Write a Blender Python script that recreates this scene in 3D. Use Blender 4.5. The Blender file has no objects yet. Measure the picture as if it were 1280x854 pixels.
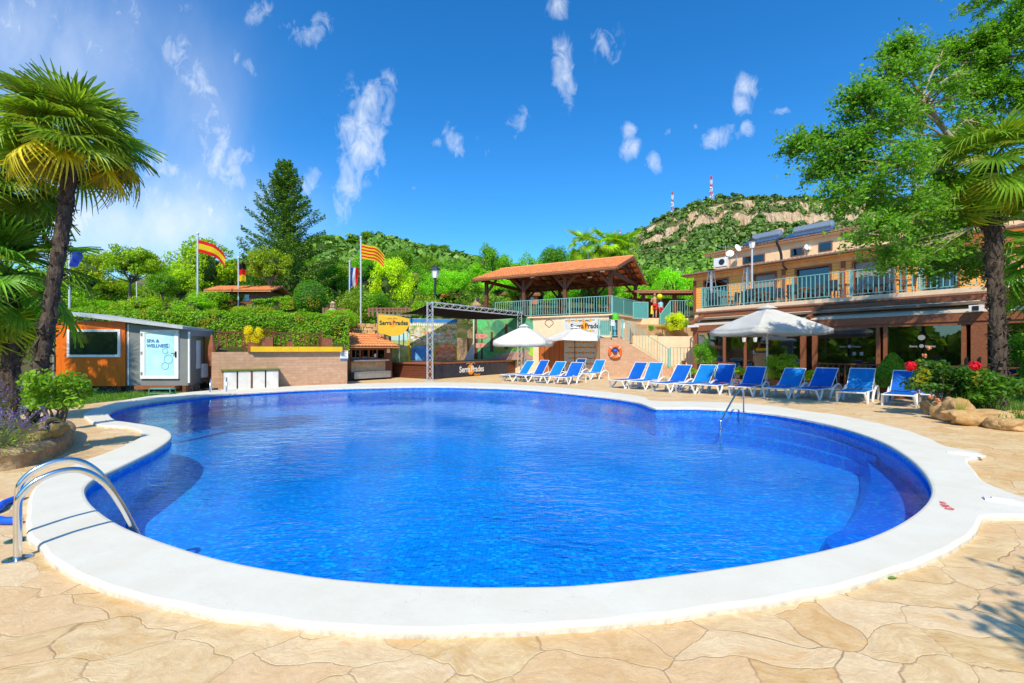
import bpy, bmesh, math, random
import numpy as np
from mathutils import Vector, Matrix, noise as mn
from mathutils.geometry import tessellate_polygon
R = math.radians
F = 569.0; H = 1.6; HZ = 437.0
C = bpy.context.scene.collection
random.seed(7)
rnd = random.random
def W(u, v, Y): return Vector(((u-640)/F*Y, Y, H+(HZ-v)/F*Y))
def G(u, v, z=0.0):
    Y = F*(H-z)/(v-HZ); return Vector(((u-640)/F*Y, Y, z))

# ------------------------------------------------------------------ materials
class NT:
    def __init__(s, name):
        s.m = bpy.data.materials.new(name); s.m.use_nodes = True
        s.t = s.m.node_tree; s.t.nodes.clear()
        s.out = s.t.nodes.new('ShaderNodeOutputMaterial')
    def n(s, typ, ins=None, **kw):
        nd = s.t.nodes.new(typ)
        for k, v in kw.items(): setattr(nd, k, v)
        for k, v in (ins or {}).items():
            if isinstance(v, bpy.types.NodeSocket): s.t.links.new(v, nd.inputs[k])
            else: nd.inputs[k].default_value = v
        return nd
    def math(s, op, a, b=0.0, c=0.0, clamp=False):
        return s.n('ShaderNodeMath', {0: a, 1: b, 2: c}, operation=op, use_clamp=clamp).outputs[0]
    def mix(s, f, a, b, bt='MIX'):
        def c4(x): return x if isinstance(x, bpy.types.NodeSocket) else (tuple(x)+(1,))[:4]
        return s.n('ShaderNodeMix', {0: f, 6: c4(a), 7: c4(b)}, data_type='RGBA', blend_type=bt).outputs[2]
    def ramp(s, f, lo, hi):
        return s.n('ShaderNodeMapRange', {0: f, 1: lo, 2: hi, 3: 0.0, 4: 1.0}).outputs[0]
    def coord(s, which='Object'): return s.n('ShaderNodeTexCoord').outputs[which]
    def noise(s, vec, scale, detail=4, rough=.55, dist=0.0):
        return s.n('ShaderNodeTexNoise', {'Vector': vec, 'Scale': scale, 'Detail': detail, 'Roughness': rough, 'Distortion': dist}).outputs[0]
    def bump(s, h, strength=.3, dist=.02):
        return s.n('ShaderNodeBump', {'Height': h, 'Strength': strength, 'Distance': dist}).outputs[0]
    def bsdf(s, col, rough=.6, metal=0.0, normal=None, spec=.5, **kw):
        ins = {'Base Color': col if isinstance(col, bpy.types.NodeSocket) else (tuple(col)+(1,))[:4], 'Roughness': rough, 'Metallic': metal, 'Specular IOR Level': spec}
        if normal is not None: ins['Normal'] = normal
        ins.update(kw)
        return s.n('ShaderNodeBsdfPrincipled', ins).outputs[0]
    def done(s, sh):
        s.t.links.new(sh, s.out.inputs[0]); return s.m

def simple(name, col, rough=.6, metal=0.0, var=.18, scale=6.0, bump=.15, spec=.4, col2=None, bscale=None):
    t = NT(name); co = t.coord()
    f = t.noise(co, scale, 5, .6)
    f = t.ramp(f, .3, .7)
    a = tuple(c*(1-var) for c in col); b = col2 or tuple(min(1, c*(1+var)) for c in col)
    c = t.mix(f, a, b)
    nb = t.noise(co, bscale or scale*6, 4, .6)
    return t.done(t.bsdf(c, rough, metal, t.bump(nb, bump, .01) if bump else None, spec))

def brickmat(name, c1, c2, mortar, bw, bh, msize=.012, rough=.85, var=.3, offset=.5, bump=.5, axis='XZ'):
    t = NT(name); co = t.coord()
    s = t.n('ShaderNodeSeparateXYZ', {0: co})
    if axis == 'XZ': v = t.n('ShaderNodeCombineXYZ', {0: s.outputs[0], 1: s.outputs[2]}).outputs[0]
    elif axis == 'YZ': v = t.n('ShaderNodeCombineXYZ', {0: s.outputs[1], 1: s.outputs[2]}).outputs[0]
    elif axis == 'ZX': v = t.n('ShaderNodeCombineXYZ', {0: s.outputs[2], 1: s.outputs[0]}).outputs[0]
    else: v = t.n('ShaderNodeCombineXYZ', {0: s.outputs[0], 1: s.outputs[1]}).outputs[0]
    b = t.n('ShaderNodeTexBrick', {'Vector': v, 'Color1': c1+(1,), 'Color2': c2+(1,), 'Mortar': mortar+(1,), 'Scale': 1.0, 'Mortar Size': msize, 'Mortar Smooth': .2, 'Brick Width': bw, 'Row Height': bh}, offset=offset)
    nz = t.noise(co, 5, 5, .65)
    col = t.mix(t.math('MULTIPLY', t.ramp(nz, .3, .8), var), b.outputs[0], tuple(x*.45 for x in c1))
    hgt = t.math('ADD', t.math('MULTIPLY', b.outputs[1], -1.0), t.math('MULTIPLY', t.noise(co, 30, 4), .4))
    return t.done(t.bsdf(col, rough, 0, t.bump(hgt, bump, .012), .3))

def leafmat(name, col, trans=.35, var=.5, yellow=None, rough=.45, usecolor=True):
    t = NT(name)
    g = t.n('ShaderNodeNewGeometry'); oi = t.n('ShaderNodeObjectInfo')
    r = g.outputs['Random Per Island']
    base = t.mix(1.0, col, oi.outputs['Color'], 'MULTIPLY') if usecolor else t.mix(0.0, col, col)
    dark = t.mix(1.0, base, (1-var, 1-var*.9, 1-var), 'MULTIPLY')
    lite = t.mix(1.0, base, (1+var*1.1, 1+var*.8, 1+var*.3), 'MULTIPLY')
    c = t.mix(r, dark, lite)
    if yellow:
        yf = t.ramp(t.noise(t.coord(), yellow[1], 2), yellow[2], yellow[2]+.12)
        c = t.mix(yf, c, yellow[0])
    p = t.bsdf(c, rough, 0, None, .35)
    tr = t.n('ShaderNodeBsdfTranslucent', {0: t.mix(1.0, c, (1.3, 1.35, .6), 'MULTIPLY')}).outputs[0]
    return t.done(t.n('ShaderNodeMixShader', {0: trans, 1: p, 2: tr}).outputs[0])

M = {}
# stamped concrete deck
def deckmat():
    t = NT('stamped_concrete'); co = t.coord()
    def warp(src, sc, amp, det):
        w = t.n('ShaderNodeTexNoise', {'Vector': src, 'Scale': sc, 'Detail': det, 'Roughness': .55})
        d = t.n('ShaderNodeVectorMath', {0: w.outputs['Color'], 1: (.5, .5, .5)}, operation='SUBTRACT').outputs[0]
        d = t.n('ShaderNodeVectorMath', {0: d, 3: amp}, operation='SCALE').outputs[0]
        return t.n('ShaderNodeVectorMath', {0: src, 1: d}, operation='ADD').outputs[0]
    v = warp(warp(co, 1.5, .50, 2), 7.0, .07, 3)
    v = t.n('ShaderNodeMapping', {'Vector': v, 'Rotation': (0, 0, .45), 'Scale': (2.0, 3.3, 1)}).outputs[0]
    e = t.n('ShaderNodeTexVoronoi', {'Vector': v, 'Scale': 1.0, 'Randomness': 1.0}, feature='DISTANCE_TO_EDGE', voronoi_dimensions='2D').outputs['Distance']
    cell = t.n('ShaderNodeTexVoronoi', {'Vector': v, 'Scale': 1.0, 'Randomness': 1.0}, feature='F1', voronoi_dimensions='2D').outputs['Color']
    cs = t.n('ShaderNodeSeparateColor', {0: cell}).outputs
    gap = t.ramp(t.noise(co, 1.9, 4), .38, .62)
    wid = t.math('ADD', t.math('MULTIPLY', gap, .016), .004)
    prof = t.math('SUBTRACT', 1.0, t.math('DIVIDE', e, wid, clamp=True), clamp=True)
    line = t.math('MULTIPLY', t.ramp(prof, .0, .7), t.math('ADD', .45, t.math('MULTIPLY', gap, .55)))
    med = t.ramp(t.noise(v, 2.4, 8, .70, .6), .38, .62)
    c = t.mix(med, (.58, .37, .14), (.77, .59, .32))
    c = t.mix(t.math('MULTIPLY', cs[0], .55), c, (.83, .66, .44)); c = t.mix(t.math('MULTIPLY', t.math('GREATER_THAN', cs[1], .62), .30), c, (.66, .36, .13))
    st = t.ramp(t.noise(v, 1.15, 6, .7, 1.2), .57, .70); c = t.mix(t.math('MULTIPLY', st, .55), c, (.70, .36, .09))
    gy = t.ramp(t.noise(v, 3.4, 7, .7, 1.0), .56, .70); c = t.mix(t.math('MULTIPLY', gy, .45), c, (.58, .46, .36))
    fine = t.ramp(t.noise(co, 30, 5, .75), .35, .7); c = t.mix(t.math('MULTIPLY', fine, .34), c, (.42, .28, .16))
    sp = t.ramp(t.noise(co, 70, 2, .6), .70, .76); c = t.mix(t.math('MULTIPLY', sp, .5), c, (.22, .14, .08))
    c = t.mix(t.math('MULTIPLY', line, .68), c, (.26, .16, .08))
    hgt = t.math('ADD', t.math('MULTIPLY', t.ramp(e, 0, .02), .45), t.math('MULTIPLY', t.noise(v, 4.5, 8, .68, .8), 1.25))
    return t.done(t.bsdf(c, .6, 0, t.bump(hgt, .45, .018), .35))
M['deck'] = deckmat()
def copemat():
    t = NT('white_coping_render'); co = t.coord()
    a = t.ramp(t.noise(co, 2.2, 6, .65), .35, .75)
    c = t.mix(t.math('MULTIPLY', a, .75), (.70, .685, .60), (.62, .58, .47))
    sp = t.ramp(t.noise(co, 55, 3, .6), .70, .78)
    c = t.mix(t.math('MULTIPLY', sp, .35), c, (.40, .38, .33))
    g = t.n('ShaderNodeNewGeometry'); z = t.n('ShaderNodeSeparateXYZ', {0: co}).outputs[2]
    dirt = t.math('MULTIPLY', t.ramp(t.noise(co, 9, 5, .7), .45, .7), t.math('SUBTRACT', 1.0, t.ramp(z, .0, .045)))
    c = t.mix(t.math('MULTIPLY', dirt, .85), c, (.30, .22, .12))
    crk = t.math('ABSOLUTE', t.math('SUBTRACT', t.noise(co, .9, 6, .6, .4), .5))
    crk = t.math('SUBTRACT', 1.0, t.math('DIVIDE', crk, .0012, clamp=True), clamp=True)
    c = t.mix(t.math('MULTIPLY', crk, .35), c, (.35, .32, .27))
    return t.done(t.bsdf(c, .7, 0, t.bump(t.noise(co, 14, 6, .7), .25, .01), .3))
M['coping'] = copemat()
def mosaic(name, c1, c2, c3, uv=False, s=.045):
    """small glass mosaic tiles, every tile its own shade of the mix"""
    t = NT(name); co = t.coord('UV' if uv else 'Object')
    q = t.n('ShaderNodeVectorMath', {0: co, 3: 1/s}, operation='SCALE').outputs[0]
    fl = t.n('ShaderNodeVectorMath', {0: q}, operation='FLOOR').outputs[0]; fr = t.n('ShaderNodeVectorMath', {0: q}, operation='FRACTION').outputs[0]
    w = t.n('ShaderNodeTexWhiteNoise', {'Vector': fl}, noise_dimensions='3D').outputs[0]
    big = t.ramp(t.noise(co, 1.1, 5, .65), .35, .65)
    c = t.mix(w, c1, c2); c = t.mix(t.math('MULTIPLY', t.math('GREATER_THAN', w, .86), .8), c, c3)
    c = t.mix(t.math('MULTIPLY', big, .35), c, c1)
    s3 = t.n('ShaderNodeSeparateXYZ', {0: fr})
    g = t.math('MAXIMUM', t.math('LESS_THAN', s3.outputs[0], .09), t.math('LESS_THAN', s3.outputs[1], .09))
    c = t.mix(t.math('MULTIPLY', g, .5), c, c3)
    return t.done(t.bsdf(c, .25, 0, None, .5))
M['mosaic'] = mosaic('pool_floor_mosaic', (.003, .235, .95), (.008, .37, .99), (.02, .60, .99))
M['mosaic_wall'] = mosaic('pool_wall_mosaic', (.003, .16, .80), (.008, .32, .95), (.03, .6, .95), True)
M['mosaic_dark'] = mosaic('pool_bench_mosaic', (.003, .13, .80), (.006, .20, .90), (.015, .34, .92))
def watermat():
    t = NT('pool_water'); co = t.coord()
    m1 = t.n('ShaderNodeMapping', {'Vector': co, 'Rotation': (0, 0, .25), 'Scale': (1, 1.8, 1)}).outputs[0]
    a = t.noise(m1, 2.6, 3, .5, .5); b = t.noise(m1, 8.5, 3, .55, .7); c = t.noise(co, 26, 2, .5, .3)
    area = t.ramp(t.noise(co, .30, 3), .38, .60)
    hgt = t.math('ADD', t.math('MULTIPLY', a, .9), t.math('MULTIPLY', b, .42))
    hgt = t.math('ADD', hgt, t.math('MULTIPLY', c, t.math('MULTIPLY', area, .10)))
    st = t.math('ADD', t.math('MULTIPLY', area, .34), .07)
    nrm = t.n('ShaderNodeBump', {'Height': hgt, 'Strength': st, 'Distance': .085}).outputs[0]
    fr = t.n('ShaderNodeFresnel', {'IOR': 1.33, 'Normal': nrm}).outputs[0]
    tr = t.n('ShaderNodeBsdfTransparent', {0: (.08, .88, 1, 1)}).outputs[0]
    gl = t.n('ShaderNodeBsdfGlossy', {'Color': (.62, .88, 1, 1), 'Roughness': .015, 'Normal': nrm}).outputs[0]
    return t.done(t.n('ShaderNodeMixShader', {0: fr, 1: tr, 2: gl}).outputs[0])
M['water'] = watermat()
M['chrome'] = simple('polished_steel', (.72, .72, .72), .16, 1.0, .05, 8, .02)
M['white_plastic'] = simple('white_plastic', (.78, .79, .80), .35, 0, .05, 4, .03)
def sling(name, c):
    t = NT(name); co = t.coord(); w = t.n('ShaderNodeTexWave', {'Vector': co, 'Scale': 60.0, 'Distortion': 0.0}, bands_direction='X').outputs[1]
    f = t.ramp(t.noise(co, 2.5, 4), .35, .7)
    col = t.mix(f, c, tuple(min(1, x*1.25) for x in c))
    p = t.bsdf(col, .55, 0, t.bump(w, .12, .004), .3)
    tr = t.n('ShaderNodeBsdfTranslucent', {0: col}).outputs[0]
    return t.done(t.n('ShaderNodeMixShader', {0: .25, 1: p, 2: tr}).outputs[0])
M['sling_a'] = sling('royal_blue_sling', (.006, .125, .56))
M['sling_b'] = sling('azure_blue_sling', (.008, .22, .62))
def canvas(name, c, tr=.3):
    t = NT(name); co = t.coord(); f = t.ramp(t.noise(co, 3, 5), .35, .7)
    col = t.mix(f, c, tuple(x*.88 for x in c))
    p = t.bsdf(col, .8, 0, t.bump(t.noise(co, 2.2, 3), .3, .05), .2)
    s2 = t.n('ShaderNodeBsdfTranslucent', {0: col}).outputs[0]
    return t.done(t.n('ShaderNodeMixShader', {0: tr, 1: p, 2: s2}).outputs[0])
M['canvas'] = canvas('white_canvas', (.82, .82, .80))
M['canvas_grey'] = canvas('weathered_canvas', (.80, .80, .77), .4)
M['awning'] = canvas('beige_awning', (.72, .62, .48), .25)
M['yellow_cloth'] = canvas('yellow_cloth', (.85, .55, .05), .2)
M['black_cloth'] = canvas('black_shade_cloth', (.012, .012, .015), .02)
M['teal'] = simple('teal_painted_steel', (.19, .44, .42), .45, 0, .15, 5, .05)
def sheer(name, c, f=.35):
    t = NT(name); p = t.bsdf(c, .4); tr = t.n('ShaderNodeBsdfTransparent').outputs[0]
    return t.done(t.n('ShaderNodeMixShader', {0: f, 1: p, 2: tr}).outputs[0])
M['teal_mesh'] = sheer('teal_perforated_sheet', (.10, .36, .33), .28)
def wood(name, c, c2, scale=4.0, stretch=(1, 1, 14), rough=.55, plank=None, pax=2):
    t = NT(name); co = t.coord()
    mp = t.n('ShaderNodeMapping', {'Vector': co, 'Scale': stretch}).outputs[0]
    f = t.ramp(t.noise(mp, scale, 6, .6, .6), .3, .7)
    col = t.mix(f, c, c2); hgt = f
    if plank:
        z = t.n('ShaderNodeSeparateXYZ', {0: co}).outputs[pax]
        fr = t.math('FRACT', t.math('DIVIDE', z, plank))
        ln = t.math('LESS_THAN', fr, .10)
        col = t.mix(t.math('MULTIPLY', ln, .75), col, tuple(x*.25 for x in c))
        hgt = t.math('SUBTRACT', t.math('MULTIPLY', f, .3), ln)
    return t.done(t.bsdf(col, rough, 0, t.bump(hgt, .3, .01), .35))
M['wood_brown'] = wood('brown_stained_timber', (.115, .038, .018), (.22, .08, .035), 3, (6, 6, 6))
M['wood_red'] = wood('reddish_brown_timber', (.20, .07, .03), (.33, .12, .055), 3, (5, 5, 5))
M['wood_old'] = wood('weathered_fence_timber', (.17, .07, .04), (.30, .15, .09), 3, (6, 6, 2))
M['wood_slats'] = wood('dark_red_boards', (.10, .030, .016), (.17, .055, .03), 3, (1, 1, 14), .5, .14)
M['wood_panel'] = wood('varnished_rust_wood', (.36, .09, .02), (.52, .16, .04), 3, (9, 9, 1), .4, .35, 0)
M['beam'] = wood('dark_roof_timber', (.10, .034, .018), (.19, .07, .035), 3, (5, 5, 5))
M['oriented_board'] = simple('old_plywood', (.62, .42, .24), .8, 0, .3, 5, .2)
def tilemat(name, c1, c2, c3):
    t = NT(name); co = t.coord()
    g = t.n('ShaderNodeNewGeometry').outputs['Random Per Island']
    col = t.mix(g, c1, c2)
    col = t.mix(t.ramp(t.noise(co, 3, 6, .7), .45, .75), col, c3)
    return t.done(t.bsdf(col, .8, 0, t.bump(t.noise(co, 20, 4), .3, .01), .25))
M['tile_new'] = tilemat('terracotta_tiles', (.62, .21, .07), (.80, .32, .11), (.60, .26, .13))
M['tile_old'] = tilemat('aged_roof_tiles', (.36, .14, .075), (.50, .24, .13), (.30, .22, .17))
M['tile_grey'] = tilemat('grey_aged_roof_tiles', (.30, .20, .15), (.36, .28, .23), (.24, .22, .20))
M['block'] = brickmat('stone_look_wall_tiles', (.55, .33, .21), (.63, .40, .26), (.46, .30, .20), .34, .115, .005, .8, .45)
M['stucco'] = simple('cream_stucco', (.80, .62, .42), .9, 0, .10, 2.5, .3, .2, None, 40)
M['stucco_pink'] = simple('peach_stucco', (.88, .58, .34), .9, 0, .12, 2.0, .3, .2, None, 40)
M['clad'] = wood('ochre_timber_cladding', (.86, .38, .08), (.92, .47, .12), 2.5, (3, 3, 10), .6, .16)
M['trim_orange'] = simple('orange_fascia_board', (.82, .42, .15), .6, 0, .15, 3, .1)
M['grey_panel'] = simple('grey_wall_panel', (.20, .215, .215), .5, 0, .08, 2, .05)
M['orange_panel'] = wood('orange_glossy_board', (.62, .11, .010), (.82, .19, .015), 2, (7, 7, 1), .35)
M['white_metal'] = simple('white_coated_metal', (.75, .77, .78), .4, 0, .08, 4, .03)
M['grey_metal'] = simple('galvanised_metal', (.45, .47, .49), .38, .7, .12, 8, .05)
M['roof_metal'] = simple('dull_roof_metal', (.50, .53, .55), .45, .2, .12, 3, .05)
M['alu'] = simple('aluminium_truss', (.60, .62, .65), .35, .35, .08, 8, .03)
M['dark_metal'] = simple('dark_metal', (.035, .04, .045), .45, .3, .2, 5, .05)
M['dark_grey'] = simple('charcoal_rattan', (.045, .06, .085), .6, 0, .3, 40, .4)
M['black'] = simple('black_matt', (.012, .012, .014), .7, 0, .2, 5, .05)
M['navy_banner'] = simple('charcoal_banner_vinyl', (.028, .034, .055), .45, 0, .15, 3, .05)
M['white_paint'] = simple('white_paint', (.80, .80, .78), .6, 0, .06, 3, .08)
M['marble'] = simple('peeling_white_panel', (.85, .84, .82), .5, 0, .08, 3.2, .1, .4, (.58, .56, .53))
M['yellow'] = simple('yellow_paint', (.80, .50, .01), .5, 0, .10, 3, .08)
M['orange'] = simple('orange_print', (.85, .33, .02), .5, 0, .08, 3, .0)
M['ring_orange'] = simple('lifebuoy_orange', (.80, .13, .012), .45, 0, .1, 3, .05)
M['glass_print'] = simple('frosted_print', (.30, .31, .31), .6, 0, .1, 3, 0)
M['text_dark'] = simple('dark_print', (.02, .03, .028), .6, 0, .05, 3, 0)
M['text_white'] = simple('white_print', (.8, .8, .8), .6, 0, .05, 3, 0)
M['text_blue'] = simple('blue_print', (.03, .17, .42), .6, 0, .05, 3, 0)
M['text_red'] = simple('red_stencil', (.62, .08, .09), .7, 0, .3, 30, 0)
M['poster_blue'] = simple('pale_blue_poster', (.33, .72, .84), .4, 0, .12, 1.2, 0, .4, (.60, .84, .90))
M['poster_line'] = simple('poster_line_blue', (.07, .42, .66), .4, 0, .1, 3, 0)
M['blue_foam'] = simple('blue_foam', (.005, .10, .72), .55, 0, .1, 8, .1)
M['green_plastic'] = simple('dark_green_plastic', (.015, .075, .06), .35, 0, .15, 5, .02)
M['green_bright'] = simple('bright_green_plastic', (.10, .55, .03), .4, 0, .1, 5, .02)
M['teal_dark'] = simple('sea_green_step_metal', (.10, .33, .30), .4, .2, .1, 5, .02)
M['soil'] = simple('dark_soil', (.09, .06, .035), .95, 0, .35, 9, .5)
M['terra'] = simple('terracotta_pot', (.33, .11, .05), .8, 0, .2, 8, .1)
M['sand_dirt'] = simple('dry_earth', (.44, .29, .17), .95, 0, .3, 2, .5)
def rockmat(name, c1, c2, c3, sc=2.5):
    t = NT(name); co = t.coord()
    a = t.ramp(t.noise(co, sc, 7, .7, .5), .35, .65); b = t.ramp(t.noise(co, sc*2.7, 6, .7), .48, .7)
    col = t.mix(t.math('MULTIPLY', b, .8), t.mix(a, c1, c2), c3)
    return t.done(t.bsdf(col, .85, 0, t.bump(t.noise(co, sc*3, 8, .7), .8, .06), .25))
M['boulder'] = rockmat('ochre_boulder', (.44, .25, .085), (.66, .47, .25), (.34, .19, .07))
M['planter_stone'] = rockmat('planter_stone', (.30, .19, .10), (.52, .38, .22), (.18, .13, .08), 4)
M['log'] = rockmat('mossy_stone_trough', (.27, .19, .06), (.40, .30, .12), (.13, .12, .04), 5)
M['drystone'] = brickmat('dry_stone_blocks', (.50, .33, .19), (.66, .50, .34), (.16, .11, .07), .5, .22, .03, .9, .5, .5, .9)
def gabionmat():
    t = NT('gabion_stones'); co = t.coord()
    v = t.n('ShaderNodeTexVoronoi', {'Vector': co, 'Scale': 11.0}, feature='F1')
    e = t.n('ShaderNodeTexVoronoi', {'Vector': co, 'Scale': 11.0}, feature='DISTANCE_TO_EDGE').outputs['Distance']
    c = t.n('ShaderNodeSeparateColor', {0: v.outputs['Color']}).outputs[0]
    col = t.mix(c, (.12, .11, .10), (.34, .31, .27)); col = t.mix(t.math('LESS_THAN', e, .06), col, (.02, .02, .018))
    return t.done(t.bsdf(col, .85, 0, t.bump(t.ramp(e, 0, .25), .9, .04), .3))
M['gabion'] = gabionmat()
def glassmat(name, tint=(.5, .55, .55), rough=.0, base=.06):
    t = NT(name); fr = t.n('ShaderNodeFresnel', {'IOR': 1.5}).outputs[0]
    fr = t.math('ADD', fr, base, clamp=True)
    tr = t.n('ShaderNodeBsdfTransparent', {0: tint+(1,)}).outputs[0]
    gl = t.n('ShaderNodeBsdfGlossy', {'Color': (.95, 1, 1, 1), 'Roughness': rough}).outputs[0]
    return t.done(t.n('ShaderNodeMixShader', {0: fr, 1: tr, 2: gl}).outputs[0])
M['glass'] = glassmat('tinted_glass', (.70, .74, .74))
M['glass_dark'] = glassmat('dark_window_glass', (.16, .18, .18), .0, .07)
M['panel_blue'] = simple('solar_panel_glass', (.03, .06, .14), .15, 0, .1, 5, 0, .8)
def trunkmat(name, c1, c2, sc=8):
    t = NT(name); co = t.coord(); mp = t.n('ShaderNodeMapping', {'Vector': co, 'Scale': (1, 1, .35)}).outputs[0]
    f = t.ramp(t.noise(mp, sc, 7, .7, .8), .35, .65)
    return t.done(t.bsdf(t.mix(f, c1, c2), .9, 0, t.bump(f, .8, .04), .2))
M['bark'] = trunkmat('grey_bark', (.12, .09, .065), (.32, .26, .20))
M['bark_pale'] = trunkmat('pale_bark', (.30, .22, .14), (.50, .40, .28), 5)
M['palm_bark'] = trunkmat('palm_fibre', (.035, .024, .017), (.17, .13, .10), 14)
M['palm_stub'] = trunkmat('palm_leaf_stub', (.14, .11, .085), (.34, .29, .24), 9)
M['leaf'] = leafmat('broad_leaves', (.20, .34, .026), .45, .40, ((.44, .44, .03), 1.7, .55))
M['leaf_core'] = simple('shaded_core', (.055, .10, .02), .95, 0, .4, 8, .3)  # dark colour of the solid cores, painting in the shade behind the leaves
M['leaf_tree'] = leafmat('elm_leaves', (.155, .37, .03), .48, .45)
M['leaf_palm'] = leafmat('palm_fan_leaves', (.15, .30, .035), .4, .35, ((.50, .42, .03), .9, .60))
M['leaf_shrub'] = leafmat('bright_shrub_leaves', (.20, .40, .02), .4, .4)
M['needle'] = leafmat('conifer_needles', (.075, .15, .03), .2, .4)
M['grass'] = leafmat('lawn_blades', (.13, .28, .03), .3, .4)
M['lavender'] = leafmat('lavender_flowers', (.20, .15, .48), .3, .4)
M['rose'] = leafmat('rose_petals', (.75, .015, .04), .3, .3)
M['pale_rose'] = leafmat('pale_rose_petals', (.75, .38, .24), .3, .3)
M['blue_flower'] = leafmat('blue_flower_petals', (.03, .28, .72), .3, .3)
M['yellow_leaf'] = leafmat('golden_leaves', (.52, .42, .02), .4, .35)
def skinm(): 
    t = NT('skin'); return t.done(t.bsdf((.52, .27, .17), .5, 0, None, .4))
M['skin'] = skinm()
M['hair'] = simple('dark_hair', (.015, .01, .008), .6, 0, .2, 30, .1)
M['red_cloth'] = simple('red_swim_shorts', (.62, .02, .02), .7, 0, .1, 8, .1)
M['blue_cloth'] = simple('pale_blue_shirt', (.30, .62, .80), .7, 0, .1, 8, .1)
M['yellow_fabric'] = simple('yellow_fabric', (.80, .68, .02), .7, 0, .1, 8, .1)
M['flag_red'] = canvas('flag_red', (.75, .02, .02), .35)
M['flag_yellow'] = canvas('flag_yellow', (.85, .60, .02), .35)
M['flag_blue'] = canvas('flag_blue', (.02, .06, .45), .35)
M['flag_white'] = canvas('flag_white', (.8, .8, .8), .35)
M['flag_black'] = canvas('flag_black', (.012, .012, .012), .35)
M['mast_red'] = simple('mast_red', (.60, .04, .04), .5, 0, .05, 2, 0)
M['mast_white'] = simple('mast_white', (.8, .8, .8), .5, 0, .05, 2, 0)
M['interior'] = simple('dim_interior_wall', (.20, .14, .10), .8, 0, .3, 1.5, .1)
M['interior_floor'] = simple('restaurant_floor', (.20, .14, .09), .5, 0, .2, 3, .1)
M['curtain'] = canvas('green_curtain', (.10, .26, .08), .2)
M['blind'] = simple('grey_blind', (.30, .27, .24), .6, 0, .1, 4, .05)

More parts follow.
